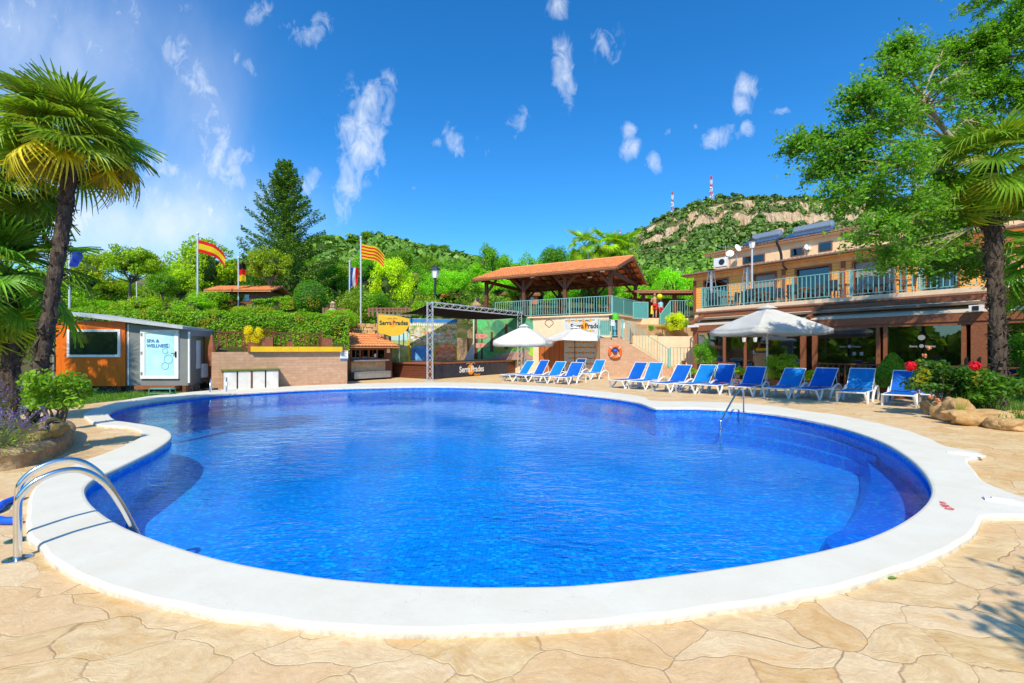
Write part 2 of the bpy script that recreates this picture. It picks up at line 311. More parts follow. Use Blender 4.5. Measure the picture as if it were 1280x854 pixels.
# ------------------------------------------------------------------ geometry helpers
class MB:
    def __init__(s): s.v = []; s.f = []; s.M = Matrix.Identity(4)
    def add(s, vs, fs):
        o = len(s.v)
        s.v += [tuple(s.M @ Vector(p)) for p in vs]; s.f += [tuple(i+o for i in f) for f in fs]; return s
    def box(s, c, d, rz=0.0, rx=0.0, ry=0.0, taper=1.0):
        m = Matrix.Translation(c) @ Matrix.Rotation(rz, 4, 'Z') @ Matrix.Rotation(ry, 4, 'Y') @ Matrix.Rotation(rx, 4, 'X')
        x, y, z = d[0]/2, d[1]/2, d[2]/2; T = taper
        p = [(-x, -y, -z), (x, -y, -z), (x, y, -z), (-x, y, -z), (-x*T, -y*T, z), (x*T, -y*T, z), (x*T, y*T, z), (-x*T, y*T, z)]
        return s.add([m @ Vector(q) for q in p], [(3, 2, 1, 0), (4, 5, 6, 7), (0, 1, 5, 4), (1, 2, 6, 5), (2, 3, 7, 6), (3, 0, 4, 7)])
    def bx(s, x0, x1, y0, y1, z0, z1): return s.box(((x0+x1)/2, (y0+y1)/2, (z0+z1)/2), (x1-x0, y1-y0, z1-z0))
    def bar(s, a, b, w, h=None, up=(0, 0, 1)):
        a = Vector(a); b = Vector(b); h = h or w; d = (b-a); L = d.length
        if L < 1e-6: return s
        d.normalize(); u = Vector(up)
        if abs(d.dot(u)) > .98: u = Vector((0, 1, 0))
        r = d.cross(u).normalized(); u = r.cross(d)
        p = []
        for q in (a, b):
            for sx, sy in ((-1, -1), (1, -1), (1, 1), (-1, 1)): p.append(q + r*sx*w/2 + u*sy*h/2)
        return s.add(p, [(3, 2, 1, 0), (4, 5, 6, 7), (0, 1, 5, 4), (1, 2, 6, 5), (2, 3, 7, 6), (3, 0, 4, 7)])
    def tube(s, pts, r, n=8, cap=True):
        pts = [Vector(p) for p in pts]; k = len(pts)
        rs = r if isinstance(r, (list, tuple)) else [r]*k
        vs = []; fs = []; pu = None
        for i, p in enumerate(pts):
            t = (pts[min(i+1, k-1)]-pts[max(i-1, 0)]).normalized()
            if pu is None:
                pu = t.orthogonal().normalized()
            else:
                pu = (pu - t*pu.dot(t)); pu = pu.normalized() if pu.length > 1e-6 else t.orthogonal().normalized()
            q = t.cross(pu)
            for j in range(n):
                a = 2*math.pi*j/n; vs.append(p + (pu*math.cos(a)+q*math.sin(a))*rs[i])
        for i in range(k-1):
            for j in range(n):
                a = i*n+j; b = i*n+(j+1) % n; fs.append((a, b, b+n, a+n))
        if cap: fs.append(tuple(range(n-1, -1, -1))); fs.append(tuple(range((k-1)*n, k*n)))
        return s.add(vs, fs)
    def lathe(s, c, prof, n=16):
        c = Vector(c); vs = []; fs = []; k = len(prof)
        for r, z in prof:
            for j in range(n):
                a = 2*math.pi*j/n; vs.append(c+Vector((r*math.cos(a), r*math.sin(a), z)))
        for i in range(k-1):
            for j in range(n):
                a = i*n+j; b = i*n+(j+1) % n; fs.append((a, b, b+n, a+n))
        fs.append(tuple(range(n-1, -1, -1))); fs.append(tuple(range((k-1)*n, k*n)))
        return s.add(vs, fs)
    def ell(s, c, r, n=12, m=8, rot=None):
        c = Vector(c); vs = []; fs = []
        q = rot or Matrix.Identity(3)
        for i in range(m+1):
            t = math.pi*i/m
            for j in range(n):
                a = 2*math.pi*j/n
                vs.append(c + q @ Vector((r[0]*math.sin(t)*math.cos(a), r[1]*math.sin(t)*math.sin(a), r[2]*math.cos(t))))
        for i in range(m):
            for j in range(n):
                a = i*n+j; b = i*n+(j+1) % n; fs.append((a+n, b+n, b, a))
        return s.add(vs, fs)
    def prism(s, poly, z0, z1):
        n = len(poly)
        vs = [(p[0], p[1], z0) for p in poly]+[(p[0], p[1], z1) for p in poly]
        return s.add(vs, [tuple(range(n-1, -1, -1)), tuple(range(n, 2*n))]+[(i, (i+1) % n, n+(i+1) % n, n+i) for i in range(n)])
    def vprism(s, poly, y0, y1):      # polygon in x,z extruded along y
        n = len(poly)
        vs = [(p[0], y0, p[1]) for p in poly]+[(p[0], y1, p[1]) for p in poly]
        return s.add(vs, [tuple(range(n)), tuple(range(2*n-1, n-1, -1))]+[(i, n+i, n+(i+1) % n, (i+1) % n) for i in range(n)])
    def quad(s, a, b, c, d): return s.add([a, b, c, d], [(0, 1, 2, 3)])
    def build(s, name, mat, parent=None, smooth=False, bevel=0.0, color=None):
        me = bpy.data.meshes.new(name); me.from_pydata(s.v, [], s.f)
        me.validate()
        bm = bmesh.new(); bm.from_mesh(me); bmesh.ops.recalc_face_normals(bm, faces=bm.faces); bm.to_mesh(me); bm.free()
        me.materials.append(M[mat] if isinstance(mat, str) else mat)
        if smooth:
            me.shade_smooth()
            try: me.set_sharp_from_angle(angle=R(40))
            except Exception: pass
        o = bpy.data.objects.new(name, me); C.objects.link(o)
        if parent: o.parent = parent
        if bevel:
            b = o.modifiers.new('b', 'BEVEL'); b.width = bevel; b.segments = 2; b.limit_method = 'ANGLE'; b.angle_limit = R(40)
        if color: o.color = color
        return o
def tag(o, label=None, cat=None, group=None, kind=None):
    if label: o['label'] = label
    if cat: o['category'] = cat
    if group: o['group'] = group
    if kind: o['kind'] = kind
    return o
def thing(name, label, cat, loc=(0, 0, 0), rz=0.0, group=None, scale=None):
    o = bpy.data.objects.new(name, None); C.objects.link(o); o.location = loc; o.rotation_euler = (0, 0, rz)
    o.empty_display_size = .2
    if scale: o.scale = scale
    return tag(o, label, cat, group)
def kids(o): return [c for c in bpy.data.objects if c.parent == o]
def copy_tree(o, parent=None):
    c = o.copy(); C.objects.link(c); c.parent = parent
    for ch in kids(o): copy_tree(ch, c)
    return c
def leafmesh(name, pos, nrm, size, aspect=.6, fold=0.0):
    """one diamond-ish quad per leaf; pos (n,3), nrm (n,3), size (n,)"""
    pos = np.asarray(pos, float); nrm = np.asarray(nrm, float); n = len(pos)
    nrm /= (np.linalg.norm(nrm, axis=1, keepdims=True)+1e-9)
    rv = np.random.normal(size=(n, 3)); t = np.cross(nrm, rv); t /= (np.linalg.norm(t, axis=1, keepdims=True)+1e-9)
    b = np.cross(nrm, t); sz = np.asarray(size, float).reshape(-1, 1)*np.ones((n, 1))
    L = t*sz*.5; Wd = b*sz*.5*aspect
    v = np.stack([pos-L, pos-L*.1+Wd, pos+L, pos-L*.1-Wd], axis=1).reshape(-1, 3)
    return quads(name, v)
def quads(name, v):
    n = len(v)//4
    me = bpy.data.meshes.new(name)
    me.vertices.add(n*4); me.vertices.foreach_set('co', np.ascontiguousarray(v, dtype=np.float32).ravel())
    me.loops.add(n*4); me.loops.foreach_set('vertex_index', np.arange(n*4, dtype=np.int32))
    me.polygons.add(n); me.polygons.foreach_set('loop_start', np.arange(0, n*4, 4, dtype=np.int32))
    try: me.polygons.foreach_set('loop_total', np.full(n, 4, dtype=np.int32))
    except Exception: pass
    me.update(calc_edges=True); return me
def meshobj(name, me, mat, parent=None, color=None):
    if not me.materials: me.materials.append(M[mat])
    o = bpy.data.objects.new(name, me); C.objects.link(o)
    if parent: o.parent = parent
    if color: o.color = color
    return o
def text(s, size, mat, parent, m, name='lettering', depth=.004, align='CENTER', sx=1.0, bold=0.0, shear=0.0):
    cu = bpy.data.curves.new('t', 'FONT'); cu.body = s; cu.size = size; cu.align_x = align; cu.align_y = 'CENTER'; cu.extrude = depth; cu.offset = bold; cu.shear = shear; cu.resolution_u = 3
    ob = bpy.data.objects.new('t', cu); C.objects.link(ob)
    dg = bpy.context.evaluated_depsgraph_get(); me = bpy.data.meshes.new_from_object(ob.evaluated_get(dg))
    bpy.data.objects.remove(ob); me.name = name
    me.transform(Matrix.Diagonal((sx, 1, 1, 1))); me.materials.clear(); me.materials.append(M[mat])
    o = bpy.data.objects.new(name, me); C.objects.link(o); o.parent = parent; o.matrix_local = m; return o
UP = Matrix.Rotation(R(90), 4, 'X')          # text stands up facing -y
def catmull(pts, k=6, closed=True):
    out = []; n = len(pts)
    rng = range(n) if closed else range(n-1)
    for i in rng:
        g = (lambda j: pts[j % n]) if closed else (lambda j: pts[min(max(j, 0), n-1)])
        p0, p1, p2, p3 = g(i-1), g(i), g(i+1), g(i+2)
        for s in range(k):
            t = s/k
            out.append(p1*.5*2 if t == 0 else .5*((2*p1)+(-p0+p2)*t+(2*p0-5*p1+4*p2-p3)*t*t+(-p0+3*p1-3*p2+p3)*t**3))
    if not closed: out.append(pts[-1])
    return out
def offset_poly(p, d):                       # d>0 grows a counter-clockwise polygon
    n = len(p); area = sum(p[i][0]*p[(i+1) % n][1]-p[(i+1) % n][0]*p[i][1] for i in range(n))/2
    s = 1 if area > 0 else -1; o = []
    for i in range(n):
        t = (p[(i+1) % n]-p[i-1]); nn = Vector((t.y, -t.x, 0)); nn = nn.normalized() if nn.length > 1e-9 else nn
        o.append(p[i]+nn*d*s)
    return o
def sheet(name, outer, holes, z, mat, label=None):
    loops = [outer]+holes
    pts = [Vector((p[0], p[1], 0)) for l in loops for p in l]
    tr = tessellate_polygon([[Vector((p[0], p[1], 0)) for p in l] for l in loops])
    mb = MB(); mb.v = [(p.x, p.y, z) for p in pts]; mb.f = [tuple(t) for t in tr]
    o = mb.build(name, mat); 
    me = o.data
    bm = bmesh.new(); bm.from_mesh(me)
    for f in bm.faces:
        if f.normal.z < 0: f.normal_flip()
    bm.to_mesh(me); bm.free()
    return tag(o, kind='structure')
# ------------------------------------------------------------------ camera, sun, sky
cam = bpy.data.cameras.new('camera'); co = bpy.data.objects.new('camera', cam); C.objects.link(co)
co.location = (0, 0, H); co.rotation_euler = (R(90), 0, 0)
cam.sensor_width = 36; cam.lens = 36*F/1280; cam.shift_y = (HZ-427)/1280; cam.clip_end = 5000; cam.clip_start = .05
bpy.context.scene.camera = co
SUN_EL = R(47); SH = Vector((.14, 1, 0)).normalized()
sun = bpy.data.lights.new('sun', 'SUN'); sun.energy = 4.1; sun.angle = R(.5); sun.color = (1, .89, .70)
so = bpy.data.objects.new('sun', sun); C.objects.link(so)
so.rotation_euler = Vector((SH.x*math.cos(SUN_EL), SH.y*math.cos(SUN_EL), -math.sin(SUN_EL))).to_track_quat('-Z', 'Y').to_euler()
so.location = (0, -10, 20)
wd = bpy.data.worlds.new('World'); bpy.context.scene.world = wd; wd.use_nodes = True
t = wd.node_tree; t.nodes.clear()
def wn(typ, ins=None, **kw):
    nd = t.nodes.new(typ)
    for k, v in kw.items(): setattr(nd, k, v)
    for k, v in (ins or {}).items():
        if isinstance(v, bpy.types.NodeSocket): t.links.new(v, nd.inputs[k])
        else: nd.inputs[k].default_value = v
    return nd
def wm(op, a, b=0.0, c=0.0, clamp=False): return wn('ShaderNodeMath', {0: a, 1: b, 2: c}, operation=op, use_clamp=clamp).outputs[0]
sky = wn('ShaderNodeTexSky', sky_type='NISHITA'); sky.sun_disc = False; sky.sun_elevation = SUN_EL
sky.sun_rotation = math.atan2(-SH.x, -SH.y); sky.altitude = 800; sky.air_density = 1.0; sky.dust_density = 1.1; sky.ozone_density = 3.2
skyc = wn('ShaderNodeHueSaturation', {'Color': sky.outputs[0], 'Hue': .5, 'Saturation': 1.33, 'Value': 1.0}).outputs[0]
skyc = wn('ShaderNodeMix', {0: 1.0, 6: skyc, 7: (.78, 1.17, 1.27, 1)}, data_type='RGBA', blend_type='MULTIPLY').outputs[2]
tc = wn('ShaderNodeTexCoord').outputs['Generated']; sp = wn('ShaderNodeSeparateXYZ', {0: tc})
yy = wm('MAXIMUM', sp.outputs[1], .02)
a_ = wm('DIVIDE', sp.outputs[0], yy); b_ = wm('DIVIDE', sp.outputs[2], yy)
# clouds: soft ellipses on the sky directions, broken up by noise
cv = wn('ShaderNodeCombineXYZ', {0: a_, 1: b_}).outputs[0]
nz1 = wn('ShaderNodeTexNoise', {'Vector': wn('ShaderNodeMapping', {'Vector': cv, 'Scale': (1, .6, 1), 'Rotation': (0, 0, .3)}).outputs[0], 'Scale': 9.0, 'Detail': 9, 'Roughness': .58, 'Distortion': .25}).outputs[0]
CL = [(50, 40, 150, 95, .0, .62), (150, 20, 60, 60, 0, .5), (215, 75, 30, 40, .5, .66), (250, 110, 26, 40, .5, .80), (262, 175, 26, 50, .2, .86), (288, 225, 26, 40, .0, .90), (235, 262, 95, 42, .0, 1.0), (130, 275, 130, 46, .0, .98), (205, 215, 28, 22, .0, .8), (310, 275, 30, 26, .0, .7),
      (305, 78, 30, 10, -.5, .55), (468, 125, 18, 30, -.35, 1.0), (452, 165, 24, 42, -.1, 1.05), (440, 215, 18, 40, -.1, .85), (428, 260, 16, 26, 0, .62), (566, 172, 9, 16, .25, .95), (572, 188, 7, 12, .1, .8), (703, 80, 10, 30, .05, .98), (712, 112, 8, 22, .0, .8), (703, 8, 14, 14, 0, .8), (757, 62, 16, 22, .1, .78),
      (652, 153, 14, 17, .2, .62), (785, 164, 9, 8, .4, .8), (788, 186, 9, 12, -.4, .86), (933, 108, 12, 12, -.4, .9), (928, 130, 9, 12, -.1, .8), (900, 172, 22, 12, .35, .84), (933, 160, 9, 9, 0, .6), (818, 203, 9, 11, .5, .72), (838, 165, 12, 6, .3, .62), (868, 158, 10, 5, .3, .6),
      (390, 40, 26, 16, .4, .76), (365, 32, 14, 8, .0, .6), (322, 16, 22, 14, .2, .72), (338, 236, 8, 14, 0, .7), (388, 226, 9, 16, -.3, .74), (1143, 42, 18, 8, .3, .70), (979, 139, 11, 5, 0, .7), (515, 235, 7, 10, .3, .6), (545, 178, 7, 6, 0, .5), (595, 175, 6, 12, 0, .5), (610, 190, 5, 8, 0, .5), (225, 10, 18, 12, 0, .5)]
acc = None
for (u, v, ru, rv, rot, dn) in CL:
    cx, cy = (u-640)/F, (HZ-v)/F
    dx = wm('SUBTRACT', a_, cx); dy = wm('SUBTRACT', b_, cy); cs, sn = math.cos(rot), math.sin(rot)
    ex = wm('MULTIPLY', wm('ADD', wm('MULTIPLY', dx, cs), wm('MULTIPLY', dy, sn)), F/ru/1.3)
    ey = wm('MULTIPLY', wm('SUBTRACT', wm('MULTIPLY', dy, cs), wm('MULTIPLY', dx, sn)), F/rv/1.3)
    r2 = wm('ADD', wm('MULTIPLY', ex, ex), wm('MULTIPLY', ey, ey))
    g = wm('MULTIPLY', wm('POWER', 2.718, wm('MULTIPLY', r2, -.8)), dn)
    acc = g if acc is None else wm('MAXIMUM', acc, g)
nzh = wn('ShaderNodeTexNoise', {'Vector': wn('ShaderNodeMapping', {'Vector': cv, 'Scale': (1.25, .8, 1), 'Rotation': (0, 0, -.35)}).outputs[0], 'Scale': 24.0, 'Detail': 10, 'Roughness': .66, 'Distortion': .7}).outputs[0]
nzm = wm('ADD', wm('MULTIPLY', nz1, .45), wm('MULTIPLY', nzh, .55))
cl = wm('ADD', acc, wm('MULTIPLY', wm('SUBTRACT', nzm, .52), wm('ADD', 2.2, wm('MULTIPLY', acc, 1.6))))
cl = wm('MULTIPLY', wn('ShaderNodeMapRange', {0: cl, 1: .34, 2: 1.25, 3: 0.0, 4: .80}).outputs[0], wn('ShaderNodeMapRange', {0: acc, 1: .08, 2: .30, 3: 0.0, 4: 1.0}).outputs[0])
veil = None
for (u, v, ru, rv, dn) in ((40, 70, 170, 110, .42), (190, 285, 150, 55, .80), (255, 160, 50, 90, .26)):
    dx = wm('MULTIPLY', wm('SUBTRACT', a_, (u-640)/F), F/ru); dy = wm('MULTIPLY', wm('SUBTRACT', b_, (HZ-v)/F), F/rv)
    g = wm('MULTIPLY', wm('POWER', 2.718, wm('MULTIPLY', wm('ADD', wm('MULTIPLY', dx, dx), wm('MULTIPLY', dy, dy)), -1.0)), dn); veil = g if veil is None else wm('ADD', veil, g)
veil = wm('MULTIPLY', veil, wn('ShaderNodeMapRange', {0: nz1, 1: .25, 2: .75, 3: .55, 4: 1.3}).outputs[0])
cl = wm('MAXIMUM', cl, wm('MINIMUM', veil, .8))
cl = wm('MULTIPLY', cl, wm('GREATER_THAN', sp.outputs[1], .05))
mixc = wn('ShaderNodeMix', {0: cl, 6: skyc, 7: (4.9, 5.4, 6.1, 1)}, data_type='RGBA').outputs[2]
bg = wn('ShaderNodeBackground', {0: mixc, 1: .145}); wo = wn('ShaderNodeOutputWorld'); t.links.new(bg.outputs[0], wo.inputs[0])
sc = bpy.context.scene
sc.view_settings.view_transform = 'Standard'; sc.view_settings.look = 'None'; sc.view_settings.exposure = .36; sc.view_settings.gamma = 1; sc.view_settings.use_curve_mapping = False
sc.render.engine = 'CYCLES'; sc.render.resolution_x = 1024; sc.render.resolution_y = 683
sc.cycles.max_bounces = 8; sc.cycles.transparent_max_bounces = 24; sc.cycles.caustics_reflective = False; sc.cycles.caustics_refractive = False

# ------------------------------------------------------------------ pool
inner_px = [(137,518),(141,513),(160,507.5),(185,503),(220,498.5),(250,495),(280,492.5),(340,489),(400,486),(470,484),(540,483),(600,484),(650,486),(700,490),(750,495),(780,499),(800,503),(815,508.5),(830,509.5),(870,509.5),(920,512),(970,517),(1020,526),(1060,536),(1100,550),(1130,567),(1150,584),(1162,602),(1163,618),(1150,635),(1120,655),(1080,672),(1040,683),(1000,692),(950,701),(900,708.5),(850,715.5),(800,721.5),(750,726.5),(700,730),(640,731),(580,731),(520,729),(460,725),(400,719),(350,711.5),(300,702.5),(260,693),(220,681),(180,667),(150,654),(125,638),(111,624),(107,611),(115,600),(130,592),(150,583),(175,571),(195,561),(210,551),(215,544),(210,537.5),(197,533),(180,530),(160,527),(145,524.5)]
outer_px = [(104,521),(111,516.5),(122,512),(140,506.5),(160,501.5),(200,495.5),(260,490),(300,487.7),(340,485.7),(400,482.7),(480,480.3),(560,479.5),(620,481),(680,484.5),(740,489.7),(785,495),(806,498.5),(812,502.5),(830,503.5),(856,504),(910,505.5),(963,509.5),(1016,517.5),(1040,520),(1080,528),(1133,541),(1160,551),(1181,561),(1205,566),(1227,571),(1226,575),(1210,580),(1219,593),(1231,607),(1255,618),(1285,629),(1330,642),(1325,652),(1280,651),(1250,651),(1229,654),(1212,678),(1177,699.5),(1124,719.5),(1063,738.5),(1020,749),(975,758.5),(888,771.5),(800,783),(720,791),(640,796.5),(570,798.5),(500,798.5),(440,796),(390,792),(340,786.5),(273,777),(207,765),(156,751),(120,738),(90,724),(65,707),(47,691),(36,677),(32,660),(35,632),(42,616),(55,605),(70,597),(98,583),(140,567),(162,557),(176,549),(174,542),(164,538),(145,536),(126,535),(112,529)]
inn = catmull([G(u, v, .06) for u, v in inner_px], 5); inn = [Vector((p.x, p.y, 0)) for p in inn]
out = catmull([G(u, v, 0) for u, v in outer_px], 5); out = [Vector((p.x, p.y, 0)) for p in out]
# hand-trowelled rim: small wobble
out = [p+Vector((mn.noise(p*3.1)*.018, mn.noise(p*3.1+Vector((9, 0, 0)))*.018, 0)) for p in out]
def ring(p, z): return [(q[0], q[1], z) for q in p]
def band(mb, A, B):
    o = len(mb.v); n = len(A); mb.v += A+B
    mb.f += [(o+i, o+(i+1) % n, o+n+(i+1) % n, o+n+i) for i in range(n)]
mb = MB()
o1 = out; o2 = offset_poly(out, -.010); o3 = offset_poly(out, -.03); i3 = offset_poly(inn, .035); i2 = offset_poly(inn, .012); i1 = inn
zt = .055
band(mb, ring(o1, -.03), ring(o1, zt-.022)); band(mb, ring(o1, zt-.022), ring(o2, zt-.007)); band(mb, ring(o2, zt-.007), ring(o3, zt))
band(mb, ring(i3, zt), ring(i2, zt-.006)); band(mb, ring(i2, zt-.006), ring(i1, zt-.022)); band(mb, ring(i1, zt-.022), ring(i1, zt-.06)); band(mb, ring(i1, zt-.06), ring(offset_poly(inn, .05), zt-.062))
tr = tessellate_polygon([[Vector((p.x, p.y, 0)) for p in o3], [Vector((p.x, p.y, 0)) for p in i3]])
oo = len(mb.v); mb.v += ring(o3, zt)+ring(i3, zt); mb.f += [tuple(oo+k for k in f) for f in tr]
tag(mb.build('pool_coping', 'coping'), kind='structure')
wall = offset_poly(inn, .03)
DEP = -.72; WZ = -.05
# basin: wall with uv in metres
n = len(wall); me = bpy.data.meshes.new('pool_basin_wall')
ls = [0.0]
for i in range(n): ls.append(ls[-1]+(wall[(i+1) % n]-wall[i]).length)
vs = []; fs = []; uvs = []
for i in range(n):
    a, b = wall[i], wall[(i+1) % n]; k = len(vs)
    vs += [(a.x, a.y, DEP), (b.x, b.y, DEP), (b.x, b.y, .02), (a.x, a.y, .02)]; fs.append((k, k+1, k+2, k+3))
    uvs += [(ls[i], DEP), (ls[i+1], DEP), (ls[i+1], .02), (ls[i], .02)]
me.from_pydata(vs, [], fs); ul = me.uv_layers.new(name='UVMap')
for i, q in enumerate(uvs): ul.data[i].uv = q
me.materials.append(M['mosaic_wall']); ob = bpy.data.objects.new('pool_wall', me); C.objects.link(ob); tag(ob, kind='structure')
sheet('pool_floor', wall, [], DEP, 'mosaic')
wat = sheet('pool_water', offset_poly(inn, .02), [], WZ, 'water')
# deep blue bench under the right-hand rim
bz = -.40
arc = [G(u, v, bz) for u, v in [(1080,543),(1076,556),(1082,572),(1087,586),(1088,600),(1083,620),(1073,640),(1056,660),(1033,678),(1000,694)]]
n = len(wall)
arc = [Vector((p.x, p.y, 0)) for p in arc]
arc[0] = min(wall, key=lambda q: (q-arc[0]).length).copy(); arc[-1] = min(wall, key=lambda q: (q-arc[-1]).length).copy()
arc = catmull(arc, 5, False)
# outer side: wall points between the two arc ends
def near(p): return min(range(n), key=lambda i: (wall[i]-p).length)
ia, ib = near(arc[0]), near(arc[-1])
idx = list(range(ia, ib+1)) if ia < ib else list(range(ia, n))+list(range(0, ib+1))
poly = [offset_poly(wall, .01)[i] for i in idx]+arc[::-1]
mb = MB(); tr = tessellate_polygon([poly]); k = len(poly)
mb.v = [(p.x, p.y, bz) for p in poly]; mb.f = [tuple(f) for f in tr]
tag(mb.build('pool_bench', 'mosaic_dark'), kind='structure')
mb = MB(); m_ = len(arc)
arc2 = [p+(Vector((3.0, 7.2, 0))-p).normalized()*.18 for p in arc]
mb.v = [(p.x, p.y, bz) for p in arc]+[(p.x, p.y, DEP+.001) for p in arc2]; mb.f = [(i, i+1, m_+i+1, m_+i) for i in range(m_-1)]
tag(mb.build('pool_bench_riser', 'mosaic'), kind='structure')
# entry steps below the handrail
for k_, (z, d) in enumerate([(-.26, .34), (-.50, .70)]):
    q0 = [G(u, v, .06) for u, v in [(832,509.5),(870,509.5),(920,512),(970,517),(1020,526),(1060,536),(1095,548)]]
    q0 = catmull([Vector((p.x, p.y, 0)) for p in q0], 4, False)
    far_ = [p+Vector((.05, .08, 0)) for p in q0]
    nr = []
    for i, p in enumerate(q0):
        s_ = math.sin(math.pi*i/(len(q0)-1))
        nr.append(p+Vector((-.35, -1, 0)).normalized()*d*(.04+1.1*s_))
    poly = far_+nr[::-1]; mb = MB(); mb.prism([(p.x, p.y) for p in poly], DEP, z)
    tag(mb.build('pool_step', 'mosaic'), kind='structure')

# ------------------------------------------------------------------ ground sheets (all with the pool cut out)
hole = offset_poly(out, -.06)
BIG = [Vector(p) for p in ((-1500, -800, 0), (1500, -800, 0), (1500, 1800, 0), (-1500, 1800, 0))]
sheet('ground', BIG, [hole], -.02, 'sand_dirt')
sheet('deck', [Vector(p) for p in ((-26, -9, 0), (26, -9, 0), (26, 36, 0), (-26, 36, 0))], [hole], 0.0, 'deck')
lawn = [G(u, v) for u, v in [(-260,560),(-60,535),(20,520),(62,512),(107,505.5),(150,500.5),(186,496.5),(232,492),(236,487)]]+[Vector((-12.5, 19.5, 0)), Vector((-30, 19.5, 0)), Vector((-30, 10, 0))]
M['lawn'] = simple('lawn_turf', (.085, .17, .022), .9, 0, .3, 6, .4, .2, None, 60)
sheet('lawn', lawn, [], .004, 'lawn')
def inpoly(x, y, P):
    c = False; j = len(P)-1
    for i in range(len(P)):
        if (P[i][1] > y) != (P[j][1] > y) and x < (P[j][0]-P[i][0])*(y-P[i][1])/(P[j][1]-P[i][1]+1e-12)+P[i][0]: c = not c
        j = i
    return c
np.random.seed(3)
def grass_patch(name, poly, z, n, h, label, mat='grass', color=(1, 1, 1, 1)):
    xs = [p[0] for p in poly]; ys = [p[1] for p in poly]; P = []
    while len(P) < n:
        x = random.uniform(min(xs), max(xs)); y = random.uniform(min(ys), max(ys))
        if inpoly(x, y, poly): P.append((x, y))
    P = np.array(P); m = len(P); a = np.random.rand(m)*6.28; w = .010; hh = h*(.6+.8*np.random.rand(m))
    dx = np.cos(a)*w; dy = np.sin(a)*w; lean = (np.random.rand(m, 2)-.5)*h*.9
    v = np.zeros((m, 4, 3))
    v[:, 0] = np.stack([P[:, 0]-dx, P[:, 1]-dy, np.full(m, z)], 1); v[:, 1] = np.stack([P[:, 0]+dx, P[:, 1]+dy, np.full(m, z)], 1)
    v[:, 2] = np.stack([P[:, 0]+lean[:, 0]+dx*.2, P[:, 1]+lean[:, 1]+dy*.2, z+hh], 1); v[:, 3] = np.stack([P[:, 0]+lean[:, 0]-dx*.2, P[:, 1]+lean[:, 1]-dy*.2, z+hh], 1)
    o = meshobj(name, quads(name, v.reshape(-1, 3)), mat, color=color); tag(o, label, 'grass', kind='stuff'); return o
lawn_vis = [G(u, v) for u, v in [(-60,535),(20,520),(62,512),(107,505.5),(150,500.5),(186,496.5),(232,492),(236,487)]]+[Vector((-12.5, 17.2, 0)), Vector((-22, 17.2, 0))]
grass_patch('grass', lawn_vis, .004, 16000, .06, 'short green lawn grass beside the grey cabin')

# ------------------------------------------------------------------ hillside and mountain
US = [-900, -300, 0, 150, 250, 330, 400, 480, 560, 640, 760, 785, 830, 870, 890, 920, 960, 1010, 1060, 1150, 1280, 1700, 2300]
def tab(vals): return lambda u: float(np.interp(u, US, vals))
prof = [(28, tab([392]*9+[399, 400, 400]+[400]*11)),
        (40, tab([378]*9+[392, 396, 396]+[396]*11)),
        (80, tab([366]*7+[364, 364, 368, 374, 376, 378]+[378]*10)),
        (140, tab([356, 356, 356, 356, 352, 344, 334, 330, 338, 350, 352, 352, 350]+[348]*10)),
        (200, tab([350, 350, 350, 350, 345, 322, 301, 301, 318, 340, 345, 342, 335]+[326]*10)),
        (260, tab([352, 352, 352, 352, 348, 335, 325, 322, 335, 345, 335, 322, 306, 296, 292, 290, 288, 288, 288, 288, 290, 320, 350])),
        (350, tab([356, 356, 356, 356, 352, 345, 340, 335, 345, 345, 318, 298, 272, 256, 250, 247, 246, 247, 249, 252, 252, 300, 345])),
        (600, tab([385]*10+[370, 350, 330, 320, 315]+[315]*8))]
def fronty(u):
    if u < 275: return 19.6
    if u < 434: return 19.6+(u-275)/159*1.4
    if u < 500: return 27.8
    if u < 590: return 31.5
    if u < 760: return 35.0
    return 41.0
def hz(u, Y):
    yf = fronty(u)
    ys = [yf]; zs = [1.42 if u < 434 else (2.4 if u < 640 else 3.7)]
    for Yk, f in prof:
        if Yk > yf+2: ys.append(Yk); zs.append(H+(HZ-f(u))/F*Yk)
    z = float(np.interp(Y, ys, zs))
    if u > 770 and Y > 200:
        # two limestone cliff bands near the top
        w = min(1, max(0, (u-775)/40)); nn = mn.noise(Vector((u*.013, 0, 0)))
        nb = mn.noise(Vector((u*.05, 3, 0)))
        for yc, hh in ((306+nn*22, max(0, 9.0+nb*18)), (332-nn*14, max(0, 4.0+mn.noise(Vector((u*.07, 9, 0)))*14)), (268+nn*30, max(0, 1.5+mn.noise(Vector((u*.06, 19, 0)))*13))):
            s = min(1, max(0, (Y-yc)/2.0)); rampin = max(0, min(1, (Y-(yc-42))/42))
            z += w*hh*(s-rampin if Y < yc+2 else 0)
    amp = .12*(Y/40) if Y > 34 else .05
    z += mn.fractal(Vector((u/640*Y*.07, Y*.07, 1.3)), .8, 2.1, 4)*min(amp, 1.3)*(1 if Y > yf+.5 else 0)
    return z
def hzx(x, y): return hz(x/y*F+640, y)
cols = list(np.arange(-900, 700, 14.0))+list(np.arange(700, 1300, 5.0))+list(np.arange(1300, 2300, 25.0))
ts = [0, .02, .05, .09, .14, .2, .26, .32, .38, .44, .5, .56, .62, .68, .74, .80, .86, .92, .98]
mb = MB(); rows_all = []
base_rows = [0, .6, 1.5, 3, 5, 7.5, 10.5, 14, 18, 23, 29, 36, 44, 54, 65, 78, 92, 108, 125, 144, 165, 185, 205, 222, 236]
extra = list(np.arange(262, 362, 2.2))+[366, 375, 390, 420, 470, 540, 600]
nr_ = len(base_rows)+len(extra)+1
